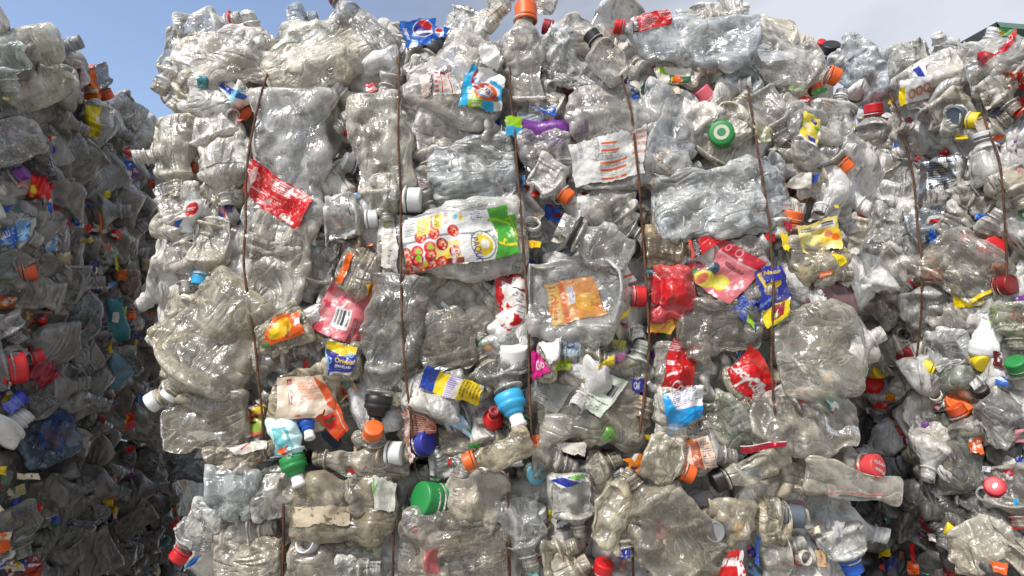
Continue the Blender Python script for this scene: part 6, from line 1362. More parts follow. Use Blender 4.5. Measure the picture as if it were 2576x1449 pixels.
FLM = [((200, 162), (238, 158), (256, 250), (204, 254), (226, 112, 40), 'black', 22, 'Lora', 'dirty orange label'), ((162, 172), (208, 168), (200, 246), (164, 246), 'maroon', 'crimson', 20, 'Lmar', 'maroon label with a white line'),
       ((212, 262), (258, 262), (250, 350), (208, 348), (222, 200, 40), 'off', 26, 'Lyel', 'torn yellow label'), ((0, 545), (40, 560), (46, 625), (0, 618), 'blue', 'lblue', 34, 'Lblu', 'blue and white water label'),
       ((28, 555), (72, 552), (78, 610), (34, 612), 'lblue', 'dblue', 36, 'Lblu', None), ((100, 590), (152, 560), (140, 632), (112, 640), 'lblue', 'white', 28, 'Lblu2', 'pale blue label'),
       ((70, 1395), (112, 1392), (108, 1449), (50, 1449), (130, 16, 24), 'dred', 26, 'Lpep', 'dark red label')]
a = AR(110, 130, (24, 62, 120), 520); a.blots((10, 24, 50), 6, .12).blots('lblue', 9, .5, 3).ring(.5, .6, .14, .12, .18, 'maroon'); a.torn(.06, 4)
film('label', 'L', [(104, 1034), (184, 1040), (164, 1150), (72, 1128)], a, B['Lpou'], amp=4, blur=5, d=40, s=.018, label='scratched dark blue print')
for p0_, p1_, p2_, p3_, c, c2, d_, par, lb in FLM:
    a = AR(70, 80, c, int(p0_[0] + p0_[1])); a.blots(c2, 5, .3).torn(.07, 5)
    if par == 'Lpep': a.text('Dr', .35, .3, .22, 'white', shear=.3).text('Pepper', .05, .55, .22, 'white', shear=.3)
    if par == 'Lblu': a.text('BLU', .1, .8, .3, 'white', rot=30)
    if par == 'Lora': a.ell(.4, .2, .2, .12, 'dblue').rect(.1, .7, .8, .8, 'off')
    film('label', 'L', [p0_, p1_, p2_, p3_], a, B[par], amp=2.2, blur=4, d=d_, label=lb)
def scrap(face, u, v, w, h, c, c2, desc, d=22, ang=0, amp=3, seed=None):
    a_ = math.radians(ang); ca, sa = math.cos(a_), math.sin(a_); seed = seed or int(u * 3 + v)
    R = rng(seed); q = []
    for (x, y) in ((-1, -1), (1, -1), (1, 1), (-1, 1)):
        x = x * w / 2 * R.uniform(.6, 1.15); y = y * h / 2 * R.uniform(.6, 1.15); q.append((u + x * ca - y * sa, v + x * sa + y * ca))
    a = AR(max(w, 22) * 1.1, max(h, 20) * 1.1, c, seed); a.blots(c2, 5, .32).torn(.10, 5)
    return film('torn_label', face, q, a, None, d=d, amp=amp, s=.011, desc=desc)
for t in [('L', 322, 412, 44, 26, 'blue', 'white', 'blue and white film tuft in the shade'), ('L', 120, 348, 28, 20, 'red', 'dred', 'small red film flake'), ('L', 268, 488, 22, 28, 'yellow', 'olive', 'small yellow film bit'),
          ('L', 290, 800, 26, 34, 'white', 'off', 'small white square of film'), ('L', 252, 560, 14, 70, 'orange', 'dorange', 'orange film ribbon'), ('L', 276, 560, 14, 30, 'orange', 'brown', 'short orange film scrap'),
          ('L', 292, 650, 12, 60, (200, 210, 60), 'green', 'yellow green film strip'), ('L', 240, 700, 30, 110, 'navy', 'white', 'long navy and white film ribbon'), ('L', 362, 760, 24, 50, 'crimson', 'white', 'crimson label with white letters in the gap'),
          ('L', 315, 780, 16, 30, 'lime', 'green', 'bright lime film flake'), ('L', 345, 860, 20, 60, 'dblue', 'yellow', 'blue and yellow film curl'), ('L', 190, 975, 28, 22, 'lime', 'olive', 'lime plastic bit'),
          ('L', 325, 1060, 36, 50, 'red', 'yellow', 'red and yellow film ball'), ('L', 355, 1000, 24, 30, 'blue', 'lblue', 'blue cap like scrap by the gap'), ('L', 265, 1222, 60, 30, 'red', 'white', 'red wrapper arc with a white badge'),
          ('L', 272, 1262, 40, 30, 'yellow', 'dblue', 'yellow and blue film under the red arc'), ('L', 330, 1130, 26, 20, 'red', 'dred', 'red film bit below the seam'), ('L', 400, 1138, 14, 14, 'yellow', 'olive', 'tiny yellow bit by the seam'),
          ('L', 240, 1370, 26, 60, 'crimson', 'white', 'crimson and white striped film'), ('L', 262, 1340, 24, 20, 'yellow', 'olive', 'yellow film bit low in the dark stack'), ('L', 290, 1300, 16, 50, 'cream', 'tan', 'pale spoon like strip in the dark stack'),
          ('L', 372, 1310, 12, 20, 'blue', 'cyan', 'tiny blue bit in the dark stack'), ('L', 8, 1185, 26, 26, 'yellow', 'olive', 'yellow cap edge by the left frame'), ('L', 70, 1200, 60, 24, 'cream', 'dgray', 'pale torn rim hanging over the seam'),
          ('L', 35, 1010, 60, 20, (40, 50, 190), 'dblue', 'blue plastic tongue by the left frame'), ('L', 75, 795, 30, 50, 'brown', 'olive', 'brown wrapper bit at the left'), ('L', 170, 560, 26, 16, 'red', 'dred', 'red film curl'),
          ('L', 220, 575, 22, 26, 'red', 'white', 'red and white film bit'), ('L', 175, 1060, 16, 16, 'dblue', 'blue', 'small dark blue bit'), ('L', 382, 460, 20, 30, 'dred', 'red', 'dull red film beside the gap'),
          ('L', 270, 620, 26, 24, 'salmon', 'gray', 'dull pink film piece'), ('L', 378, 690, 16, 20, 'dblue', 'white', 'small blue film bit by the gap'), ('L', 300, 905, 24, 30, 'teal', 'cyan', 'teal film scrap in the gap'),
          ('L', 150, 1210, 30, 14, 'dgreen', 'black', 'dark green rim under the seam'), ('L', 430, 1300, 10, 30, 'gray', 'white', 'thin grey strip in the dark gap')]:
    scrap(*t)
# ------------------------------------------------------------------ the right hand stack
RT, RD_SHADE = (.74, .72, .69), (.22, .22, .22)  # second tint is clear plastic with the cleft's shade put into its colour
bottle('R', 2110, 210, 2190, 100, 96, 26, None, 'rounded clear bottle base leaning right on the skyline', (.84, .82, .80), .34, .5, seed=401, mat=S, neck=70)
facing('R', 2092, 112, 44, 'black', 70, 30, 80, w=60, d=30, seed=402, kind='tall', desc='bottle with a black ribbed cap on the skyline')
facing('R', 2068, 104, 22, 'red', 60, 40, 60, w=50, d=20, seed=403, desc='small bottle with a tiny red cap on the skyline')
bottle('R', 2165, 125, 2215, 245, 92, 30, None, 'folded clear bottle hanging by the blue emblem cap', (.84, .85, .86), .28, .5, seed=404, mat=S, neck=50)
facing('R', 2172, 208, 44, 'dorange', 60, 60, 80, w=70, d=24, seed=405, desc='bottle with a burnt orange cap facing out')
facing('R', 2152, 238, 42, 'dgray', 190, 75, 80, w=70, d=38, seed=406, kind='std', desc='bottle with a dark cap bearing a red, white and blue circle'); B['emb'] = BOX[-1]
facing('R', 2196, 262, 44, 'red', 92, 5, 150, w=84, d=30, seed=407, desc='upright clear bottle with a flat red cap')
bottle('R', 2190, 330, 2250, 480, 100, 14, None, 'wrinkled clear bottle left of the foil disc', RT, .38, .5, seed=408)
bottle('R', 2235, 160, 2340, 120, 70, 26, None, 'flattened greyish clear sheet along the skyline', (.80, .80, .79), .3, .35, seed=409, mat=S, neck=60)
bottle('R', 2345, 140, 2390, 260, 170, 20, None, 'large silvery crinkled bottle with a white label corner', (.90, .89, .87), .44, .45, seed=410, s=.016, neck=100); B['sil'] = BOX[-1]
bottle('R', 2430, 200, 2590, 118, 100, 30, None, 'long smooth clear bottle with red and green film at the top right', (.84, .84, .83), .28, .5, seed=411, mat=S, neck=80); B['tr'] = BOX[-1]
bottle('R', 2380, 140, 2450, 122, 50, 14, None, 'clear bottle under the shed roof', RT, .3, .5, seed=412)
bottle('R', 2480, 200, 2560, 280, 80, 22, None, 'bottle with a white label lettered in red', RT, .4, .5, seed=413); B['rec'] = BOX[-1]
bottle('R', 2520, 160, 2600, 210, 80, 20, None, 'bottle in red and green torn film at the right edge', RT, .4, .5, seed=414); B['rg'] = BOX[-1]
bottle('R', 2350, 260, 2420, 340, 90, 18, None, 'clear bottle with a silvery sheen', RT, .38, .5, seed=415)
facing('R', 2400, 293, 50, 'slate', 215, 68, 120, w=90, d=38, seed=416, kind='flat', desc='clear bottle with an oval slate grey cap', mat=S)
facing('R', 2464, 303, 40, 'yellow', 0, 12, 90, w=66, d=28, seed=417, desc='bottle with a lemon yellow cap pointing right')
bottle('R', 2470, 340, 2540, 290, 90, 16, None, 'shiny crumpled bottle at the right edge', RT, .4, .5, seed=418, s=.016)
bottle('R', 2500, 460, 2470, 335, 70, 28, ('lgray', 44, 'flat'), 'milky bottle standing with a round pale top', (.88, .89, .88), .5, .55, seed=419, mat=S)
facing('R', 2500, 452, 44, 'black', 30, 8, 120, w=70, d=26, seed=420, kind='std', desc='clear bottle with a square black cap pointing up right', mat=S)
bottle('R', 2310, 470, 2430, 470, 140, 26, None, 'crushed foil disc with a striped silver label', (.70, .69, .66), .95, .4, seed=421, mat='opaque', s=.014, amp=1.2, neck=110); B['foil'] = BOX[-1]
B['foil']['body'].data.materials[0] = solid_plastic('crumpled_aluminium_foil', rough=.16, grime=.35, bump=.6)
B['foil']['body'].data.materials[0].node_tree.nodes['Principled BSDF'].inputs['Metallic'].default_value = .95
bottle('R', 2520, 430, 2580, 520, 90, 16, None, 'clear bottle cut by the right frame edge', RT, .34, .5, seed=422)
bottle('R', 2440, 500, 2540, 540, 66, 14, None, 'clear bottle bent under the foil disc', RT, .3, .5, seed=423)
facing('R', 2178, 523, 42, 'red', 70, 60, 80, w=64, d=24, seed=424, desc='clear bottle with a scarlet cap facing out')
bottle('R', 2260, 500, 2240, 690, 112, 26, None, 'beige tinged bottle with stacked ripples', (.84, .80, .73), .42, .45, seed=425, s=.02, neck=70)
bottle('R', 2185, 550, 2160, 690, 84, 14, None, 'crumpled clear bottle beside the dark cleft', RT, .34, .5, seed=426)
facing('R', 2223, 688, 44, 'black', 60, 70, 70, w=60, d=34, seed=427, desc='bottle with a glossy black cap facing out')
facing('R', 2213, 722, 42, 'dorange', 230, 74, 70, w=60, d=38, seed=428, desc='bottle with an orange cap with pale lettering'); B['riv'] = BOX[-1]
facing('R', 2222, 757, 44, 'dred', 100, 72, 70, w=60, d=38, seed=429, desc='bottle with a dark red cap with faint lettering')
bottle('R', 2200, 800, 2318, 700, 72, 34, ('red', 40, 'ring'), 'clear bottle with open neck and thin red ring', RT, .26, .5, seed=430, mat=S)
facing('R', 2348, 678, 54, 'salmon', 88, 4, 190, w=100, d=30, seed=431, kind='std', desc='upright clear bottle with a salmon pink cap', mat=S)
bottle('R', 2330, 620, 2510, 750, 130, 34, None, 'large dull clear bottle sloping down with a yellow ring', (.78, .76, .70), .3, .5, seed=432, mat=S, s=.034, amp=.5, neck=80); B['yr'] = BOX[-1]
facing('R', 2545, 715, 52, 'dred', 5, 25, 80, w=70, d=24, seed=433, desc='bottle with a dark red cap at the right edge')
facing('R', 2503, 620, 54, 'red', 20, 55, 80, w=70, d=30, seed=434, desc='bottle with a large glossy red cap near the rightmost wire')
facing('R', 2522, 678, 34, 'dorange', -20, 30, 60, w=50, d=20, seed=435, desc='bottle with a small orange cap under a red one')
bottle('R', 2470, 590, 2520, 530, 56, 24, None, 'narrow clear bottle tip', RT, .34, .4, seed=436, mat=S)
bottle('R', 2330, 560, 2420, 570, 70, 14, None, 'bottle with blue film under the foil disc', (.7, .78, .86), .4, .5, seed=437)
facing('R', 2275, 842, 44, 'lgray', 0, 70, 70, w=56, d=34, seed=438, kind='ring', desc='open clear bottle mouth on the right stack')
facing('R', 2277, 898, 42, 'dred', 250, 70, 80, w=90, d=34, seed=439, desc='dented clear bottle with a red cap with lettering')
bottle('R', 2200, 900, 2320, 860, 80, 22, None, 'bent brownish clear bottle around the red cap', (.74, .70, .62), .36, .4, seed=440)
bottle('R', 2330, 900, 2450, 870, 96, 28, None, 'pale faceted clear bottle with a small blue dot', (.88, .86, .83), .36, .4, seed=441, mat=S, neck=60)
facing('R', 2476, 916, 46, 'yellow', -40, 40, 80, w=66, d=30, seed=442, desc='bottle with a round yellow cap')
facing('R', 2552, 908, 50, 'green', 110, 40, 80, w=66, d=34, seed=443, desc='bottle with a bright green cap at the right edge')
facing('R', 2215, 933, 38, 'yellow', 10, 50, 60, w=50, d=28, seed=444, desc='bottle with a yellow cap in the cleft')
facing('R', 2197, 962, 46, 'red', 80, 50, 70, w=60, d=28, seed=445, desc='bottle with a red ribbed cap low in the cleft')
bottle('R', 2340, 820, 2460, 800, 90, 18, None, 'clear bottle with a torn white label', RT, .3, .5, seed=446, mat=S)
bottle('R', 2380, 790, 2500, 820, 60, 16, None, 'dull clear bottle under the yellow label', RT, .3, .5, seed=447)
bottle('R', 2500, 780, 2480, 900, 56, 26, None, 'silvery tube shaped package with green print', (.72, .74, .72), .9, .4, seed=448, mat='opaque', neck=52); B['tube'] = BOX[-1]
bottle('R', 2545, 760, 2560, 880, 90, 14, None, 'faint green clear bottle with dull lettering', (.60, .66, .58), .3, .5, seed=449, mat=S)
facing('R', 2352, 992, 40, 'cyan', 120, 60, 90, w=64, d=30, seed=450, kind='ring', desc='open clear bottle mouth with a pale blue ring')
facing('R', 2462, 975, 42, 'black', 110, 50, 130, w=80, d=30, seed=451, desc='clear bottle with a black cap with a red and blue mark')
facing('R', 2416, 1008, 66, 'orange', 60, 50, 60, w=66, d=26, seed=452, kind='flat', desc='wide orange cap behind a smaller orange one')
facing('R', 2400, 1022, 44, 'dorange', 120, 20, 130, w=84, d=38, seed=453, kind='std', desc='clear bottle with an orange cap hanging over the dark cleft', mat=S)
bottle('R', 2345, 1040, 2400, 1240, 130, 24, None, 'very large dark clear bottle in the shade', (.40, .40, .39), .26, .5, seed=454, mat=S, s=.036, neck=90)  # shade put into the tint
bottle('R', 2470, 1010, 2570, 1100, 110, 22, None, 'pale clear bottle slanting to the right edge', RT, .34, .5, seed=455, mat=S, neck=70)
facing('R', 2503, 1222, 50, (190, 30, 50), 60, 66, 90, w=70, d=34, seed=456, desc='bottle with a raspberry red cap with a white emblem'); B['emw'] = BOX[-1]
facing('R', 2477, 1246, 50, 'lblue', 250, 66, 100, w=86, d=30, seed=457, kind='ring', desc='clear bottle with open neck and blue ring')
bottle('R', 2530, 1170, 2570, 1330, 110, 14, None, 'clear bottle in half shade at the right edge', (.6, .6, .58), .28, .5, seed=458, mat=S)  # half shade painted as a greyer tint
facing('R', 2268, 1050, 34, 'dred', 20, 30, 60, w=50, d=20, seed=459, desc='dark bottle with a small red cap deep in the cleft', tint=RD_SHADE)
facing('R', 2255, 1086, 32, 'dorange', 200, 40, 60, w=50, d=20, seed=460, desc='dark bottle with a small orange cap deep in the cleft', tint=RD_SHADE)
facing('R', 2310, 1076, 44, 'purple', 190, 30, 70, w=60, d=20, seed=461, desc='dark bottle with a purple cap deep in the cleft', tint=RD_SHADE)
facing('R', 2296, 1106, 34, 'dred', 0, 50, 60, w=50, d=20, seed=462, desc='dark bottle with a crimson cap under the purple one', tint=RD_SHADE)
facing('R', 2318, 1122, 30, 'dorange', 0, 60, 60, w=50, d=20, seed=463, desc='dark bottle with a dull orange cap under the purple one', tint=RD_SHADE)
facing('R', 2312, 1142, 28, 'teal', 0, 60, 60, w=50, d=20, seed=464, desc='dark bottle with a teal cap in the cleft', tint=RD_SHADE)
facing('R', 2342, 1302, 54, 'dred', 100, 40, 90, w=70, d=24, seed=465, desc='bottle with a deep red cap low in the dark', tint=RD_SHADE)
facing('R', 2376, 1326, 42, 'yellow', 160, 30, 90, w=70, d=28, seed=466, desc='bottle with a dull yellow cap low in the dark', tint=RD_SHADE)
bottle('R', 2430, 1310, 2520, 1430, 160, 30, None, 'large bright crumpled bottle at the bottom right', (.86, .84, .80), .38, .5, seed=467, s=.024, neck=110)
bottle('R', 2300, 1250, 2380, 1290, 90, 16, None, 'dark finely wrinkled bottle', RD_SHADE, .3, .5, seed=468)
bottle('R', 2180, 1300, 2260, 1380, 90, 12, None, 'dark flattened bottle in the cleft', RD_SHADE, .28, .4, seed=469)
bottle('R', 2220, 1150, 2250, 1260, 90, 10, None, 'dark bottle behind the banana shaped one', RD_SHADE, .26, .5, seed=470, mat=S)
bottle('R', 2540, 1420, 2600, 1360, 80, 20, None, 'pale clear bottle in the bottom right corner', RT, .36, .5, seed=471)
def RL(quad, art, par, lb=None, **kw): return film('label', 'R', quad, art, B[par], label=lb, **kw)
a = AR(90, 110, 'red', 501); a.blots('dred', 4, .25); a.cut([(0, .55), (.2, .5), (.5, .65), (.75, .3), (.88, 0), (1, .05), (.92, .4), (.8, .6), (.45, .72), (.05, .95)])
RL([(2458, 76), (2560, 66), (2558, 164), (2458, 178)], a, 'tr', 'jagged red film', amp=3, d=50, blur=9)
a = AR(60, 40, 'green', 502); a.poly([(0, .3), (.4, .4), (.1, 1)], 'yellow'); a.torn(.1, 5); RL([(2510, 68), (2560, 72), (2555, 96), (2514, 92)], a, 'tr', amp=2, d=52, blur=9)
a = AR(100, 60, 'white', 503); a.text('OOQO', .35, .85, .45, 'orange', rot=12).rect(0, .3, .22, 1, 'yellow').torn(.08, 5); RL([(2258, 200), (2350, 180), (2340, 250), (2262, 270)], a, 'sil', 'white label with orange letters', amp=2, blur=5)
a = AR(50, 40, 'white', 504); a.poly([(0, .4), (.5, .2), (.9, 1), (.4, .9)], 'dblue').torn(.1, 5); RL([(2292, 162), (2330, 152), (2336, 200), (2296, 196)], a, 'sil', amp=2, blur=5)
a = AR(60, 70, 'off', 505); a.text('REC', .3, .85, .32, 'maroon', rot=60).torn(.07, 5); RL([(2460, 235), (2512, 215), (2530, 250), (2480, 282)], a, 'rec', 'white label with dark red letters', amp=2, blur=4)
a = AR(80, 60, 'red', 506); a.blots('cream', 5, .1).blots('dgreen', 4, .4, 4).torn(.1, 5); RL([(2520, 180), (2576, 170), (2580, 225), (2535, 222)], a, 'rg', 'torn red and cream film', amp=3)
a = AR(70, 60, 'lgray', 507); a.lines(0, .05, 1, .95, 10, 'dgray', 1.1).lines(0, .05, .4, .5, 5, 'blue', .5); a.torn(.12, 4); RL([(2325, 408), (2400, 402), (2415, 460), (2335, 480)], a, 'foil', 'striped silver label', amp=2, mat='foil', blur=4)
a = AR(120, 60, 'yellow', 508); a.rect(.2, .1, .6, .5, 'dgray').lines(.62, .1, .9, .6, 4, 'red', .7).torn(.07, 5); film('torn_label', 'R', [(2384, 708), (2480, 740), (2474, 770), (2402, 780)], a, None, d=32, desc='yellow label with a barcode under the ringed bottle')
a = AR(140, 12, 'yellow', 509); a.torn(.02, 9); RL([(2440, 752), (2520, 712), (2524, 720), (2446, 762)], a, 'yr', 'yellow ring', amp=.3, blur=2)
a = AR(60, 50, 'orange', 510); a.text('tilburg', .1, .6, .3, 'white').torn(.08, 5); film('torn_label', 'R', [(2486, 1410), (2540, 1414), (2534, 1449), (2500, 1440)], a, None, d=44, desc='orange label with pale letters in the bottom right corner')
for t in [('R', 2140, 250, 1, 1, 'white', 'white', '')][:0] + [('R', 2350, 590, 44, 50, 'blue', 'lblue', 'crumpled blue film beside the wire'), ('R', 2360, 555, 50, 16, 'red', 'dred', 'red film edge under the foil disc'), ('R', 2430, 590, 50, 40, 'red', 'white', 'red label with white print near the rightmost wire'),
          ('R', 2350, 645, 50, 34, 'white', 'lgray', 'torn white paper flap above the salmon cap'), ('R', 2205, 770, 44, 36, 'dorange', 'orange', 'orange label under the red lettered cap'), ('R', 2376, 810, 50, 36, 'off', 'dgray', 'white and black torn label piece'),
          ('R', 2500, 790, 26, 50, 'lime', 'teal', 'green and teal film fold'), ('R', 2450, 890, 40, 26, 'crimson', 'white', 'crimson dotted film behind a yellow cap'), ('R', 2510, 900, 44, 60, 'maroon', 'white', 'maroon speckled film left of the green cap'),
          ('R', 2520, 960, 40, 30, 'blue', 'teal', 'blue film scrap under the green cap'), ('R', 2346, 800, 40, 12, 'black', 'red', 'black slash print beside the wire'), ('R', 2453, 1120, 50, 50, 'orange', 'white', 'orange and white label tatter on the hanging bottle'),
          ('R', 2555, 1265, 18, 34, 'cyan', 'blue', 'small sky blue bit near the right edge'), ('R', 2480, 1180, 30, 20, 'white', 'blue', 'white and blue film bit above the blue ring'), ('R', 2300, 1430, 40, 40, 'orange', 'red', 'orange bit low in the cleft'),
          ('R', 2295, 1392, 20, 50, 'red', 'crimson', 'thin red ribbon in the cleft'), ('R', 2225, 1390, 36, 30, 'yellow', 'olive', 'yellow bit in the cleft'), ('R', 2240, 1420, 50, 40, 'navy', 'dblue', 'navy wrapper in the cleft'),
          ('R', 2345, 1352, 30, 26, 'white', 'orange', 'white and orange triangle of film'), ('R', 2250, 1290, 10, 34, 'yellow', 'olive', 'thin yellow ring in the dark'), ('R', 2140, 1290, 20, 20, 'yellow', 'olive', 'yellow film bit at the bale edge'),
          ('R', 2240, 1000, 30, 24, 'orange', 'yellow', 'orange and yellow film bit below the red ribbed cap'), ('R', 2190, 700, 14, 60, 'crimson', 'red', 'thin crimson film edge in the cleft'), ('R', 2215, 1020, 40, 24, 'red', 'maroon', 'red film piece in the cleft'),
          ('R', 2420, 345, 40, 14, 'yellow', 'olive', 'thin yellow film edge below the slate cap'), ('R', 2500, 345, 60, 16, 'dorange', 'brown', 'rust orange film edge at the right'), ('R', 2545, 445, 50, 40, 'cream', 'olive', 'cream and yellow film at the right edge'),
          ('R', 2505, 370, 20, 40, 'blue', 'navy', 'blue film ribbon behind the milky bottle'), ('R', 2465, 545, 40, 20, 'blue', 'lblue', 'blue film under the clear bottle tip'), ('R', 2145, 320, 24, 26, 'yellow', 'olive', 'yellow film corner left of the upright bottle')]:
    scrap(*t, d=30)
# more scraps between the bottles of the middle bale
for t in [('M', 930, 218, 30, 30, 'red', 'white', 'red and white film bit under the top bottles'), ('M', 760, 262, 40, 20, 'cyan', 'black', 'blue film edge behind a bottle'), ('M', 1700, 225, 36, 26, 'cream', 'tan', 'cream film fold by the pink cap'),
          ('M', 1680, 440, 30, 40, 'green', 'white', 'green label scrap on the jar neck'), ('M', 1700, 405, 34, 16, 'red', 'orange', 'red film bit above the green scrap'), ('M', 880, 490, 50, 14, 'lblue', 'teal', 'pale blue film edge at the hazy bottle'),
          ('M', 940, 520, 14, 40, 'lime', 'green', 'lime film edge left of the syrup label'), ('M', 930, 615, 20, 14, 'orange', 'red', 'orange film bit left of the syrup bottle'), ('M', 1780, 625, 20, 50, 'black', 'red', 'black band of a red label'),
          ('M', 2060, 230, 40, 24, 'green', 'lime', 'green netting like film by the orange cap'), ('M', 2080, 262, 30, 24, 'orange', 'cream', 'small orange patch on a clear bottle'), ('M', 2106, 520, 20, 14, 'yellow', 'olive', 'yellow cap edge by the juice label'),
          ('M', 720, 1240, 30, 18, 'cream', 'red', 'rust flecked film bit on the lower bale'), ('M', 960, 1105, 30, 30, 'yellow', 'olive', 'yellow film bit behind the white cap'), ('M', 1190, 1120, 40, 16, 'green', 'lime', 'green film tips above the orange cap'),
          ('M', 1000, 1005, 30, 50, 'cream', 'green', 'green and yellow film by the black spout'), ('M', 1220, 1060, 50, 26, 'cream', 'maroon', 'pale film with maroon marks behind the red cap'), ('M', 1040, 950, 44, 34, 'teal', 'dgreen', 'teal cap like scrap right of the second wire'),
          ('M', 1840, 880, 24, 16, 'dorange', 'brown', 'rust coloured bit between two red labels'), ('M', 1565, 1360, 16, 20, 'lime', 'green', 'lime bit on the silvery bottle'), ('M', 650, 1160, 30, 12, 'dorange', 'cream', 'small orange print on the seam'),
          ('M', 2105, 1330, 50, 50, (200, 200, 196), 'gray', 'grey printed label fold at lower right'), ('M', 1895, 1190, 60, 20, 'lblue', 'gray', 'pale blue film under the black cap'), ('M', 1310, 1345, 30, 20, 'gray', 'white', 'grey film bit beside the lower wire'),
          ('M', 1420, 1300, 50, 90, 'black', 'lgray', 'black and silver speckled film behind the torn bottle'), ('M', 1130, 1165, 10, 26, 'red', 'dred', 'thin red neck ring on the lower bale'), ('M', 790, 600, 30, 60, 'lgray', 'white', 'pale film fold right of the grey bottle')]:
    scrap(*t, d=24)
# emblems on caps
def disc(rec, r, z, col, nm, sx=1, sy=1, dx=0, dy=0):
    v, f = lathe([(r, z), (0, z + .0004)], 28); v = v * np.array((sx, sy, 1)) + np.array((dx, dy, 0))
    link(nm, mesh_from(nm, v, f, plain(nm + '_ink', tuple(lin(col)), .4)), rec['cap'])
disc(B['emb'], .34, .520, 'white', 'emblem'); disc(B['emb'], .27, .524, 'dblue', 'emblem', .5, 1, -.12, 0); disc(B['emb'], .27, .524, 'red', 'emblem', .45, 1, .13, 0)
disc(B['emw'], .16, .520, 'white', 'emblem', .6, 1)
# ------------------------------------------------------------------ baling wires
bpy.context.view_layer.update(); DG = bpy.context.evaluated_depsgraph_get()
def wire(face, pts, label, d=24, r=.0021, seed=0):
    P = []
    for i, (u, v, *e) in enumerate(pts): P.append(face_point(face, u, v, ((e[0] if e else d) + 16) / 1000))
    P = np.array(P); seg = np.r_[0, np.cumsum(np.linalg.norm(np.diff(P, axis=0), axis=1))]
    t = np.linspace(0, seg[-1], int(seg[-1] / .009)); Q = np.stack([np.interp(t, seg, P[:, i]) for i in range(3)], 1)
    if face != 'none':                           # pulled tight over whatever bulges out of the bale
        f = FACES[face]; ds = []
        for q in Q:
            hit = SC.ray_cast(DG, Vector(EYE), Vector(q - EYE).normalized(), distance=6)
            g = float(np.dot(np.array(hit[1]) - f.p, f.n)) if hit[0] else -.05
            ds.append(min(max(g, -.03), .085))
        ds = np.array(ds); m = np.array([ds[max(0, i - 5):i + 6].max() for i in range(len(ds))])
        for _ in range(24): m[1:-1] = (m[:-2] + 2 * m[1:-1] + m[2:]) / 4
        own = (Q - f.p) @ f.n; m = np.where(own < .016, own, m - .0015)
        for _ in range(14): m[1:-1] = (m[:-2] + 2 * m[1:-1] + m[2:]) / 4
        for i, q in enumerate(Q):
            r_ = q - EYE; Q[i] = EYE + r_ * ((np.dot(f.n, f.p - EYE) + m[i]) / np.dot(f.n, r_))
    for _ in range(4): Q[1:-1] = (Q[:-2] + 2 * Q[1:-1] + Q[2:]) / 4
    R = rng(seed); q1 = np.stack([t * 22, t * 0, t * 0], 1)
    Q[:, 0] += vnoise(q1 * .5, seed) * .0022 + vnoise(q1 * 4, seed + 3) * .0004; Q[:, 1] += vnoise(q1, seed + 1) * .0015
    n = 10; T = np.gradient(Q, axis=0); T /= np.linalg.norm(T, axis=1)[:, None]
    X = np.cross(T, np.array((0, 1, 0))); X /= np.linalg.norm(X, axis=1)[:, None]; Y = np.cross(T, X)
    th = np.arange(n) / n * 2 * math.pi
    rr = r * (1 + .18 * vnoise(q1 * 14, seed + 5))
    v = Q[:, None] + (X[:, None] * np.cos(th)[None, :, None] + Y[:, None] * np.sin(th)[None, :, None]) * rr[:, None, None]
    c = Q[-1].copy(); o = link('baling_wire', mesh_from('baling_wire', v.reshape(-1, 3) - c, grid_faces(n, len(Q), True), M['rust']), None, Matrix.Translation(Vector(c)))
    return tag(o, label, 'wire', 'rusty wires tying the bales')
wire('M', [(690, 128, -30), (686, 155, 8), (668, 200, 26), (640, 300, 30), (628, 380), (618, 500), (614, 640), (628, 800), (645, 900), (655, 1000, 20), (662, 1150, -5)],
     'leftmost rusty wire, bowed, crossing the red label by the left edge', 28, seed=1)
wire('M', [(1004, 98, -30), (1004, 125, 4), (1004, 200, 18), (1000, 300, 18), (1006, 420, 12), (1008, 560, 30), (1010, 700, 30), (1016, 850, 30), (1026, 1000, 26), (1040, 1120, 6), (1045, 1180, -10)],
     'rusty wire running down across the raspberry syrup label', 28, seed=2)
wire('M', [(1282, 150, -30), (1283, 170, 16), (1285, 260, 22), (1295, 330, 28), (1304, 460, 28), (1315, 600, 30), (1325, 740, 34), (1330, 880, 34), (1334, 1000, 30), (1338, 1090, 8)],
     'rusty wire down the middle, left of the large bottle with a red cap', 28, seed=3)
wire('M', [(1557, 150, -30), (1560, 180, 20), (1590, 290, 4), (1606, 460, 20), (1616, 590, 30), (1626, 740, 36), (1632, 880, 34), (1622, 1000, 24), (1610, 1100, 6)],
     'rusty wire running behind the white paper label with orange bars', 28, seed=4)
wire('M', [(1876, 195, -30), (1880, 220, 20), (1900, 330, 24), (1918, 440, 28), (1936, 560, 30), (1946, 720, 34), (1942, 860, 40), (1938, 930, 34), (1948, 1040, 0)],
     'rusty wire at the right end of the middle bale, over the blue wrapper', 28, seed=5)
wire('M', [(712, 1265, 4), (713, 1350, 24), (712, 1520, 20)], 'short rusty wire on the lower bale below the jar, at left', seed=6)
wire('M', [(992, 1310, 6), (988, 1380, 24), (984, 1520, 20)], 'short rusty wire on the lower bale under the big green cap', seed=7)
wire('M', [(1276, 1190, -4), (1278, 1300, 22), (1280, 1520, 20)], 'rusty wire on the lower bale beside the grey bag shaped bottle', seed=8)
wire('M', [(1590, 1370, 6), (1592, 1420, 22), (1594, 1520, 20)], 'short wire end below the tan crumpled bottle at the bottom', seed=9)
wire('R', [(2238, 230, 0), (2262, 285, 26), (2285, 380, 28), (2300, 450, 24), (2306, 560, 24), (2318, 650, 24), (2316, 780, 22), (2305, 900, 8)],
     'thin wire on the right hand bale, bending left of the foil disc', 26, seed=10)
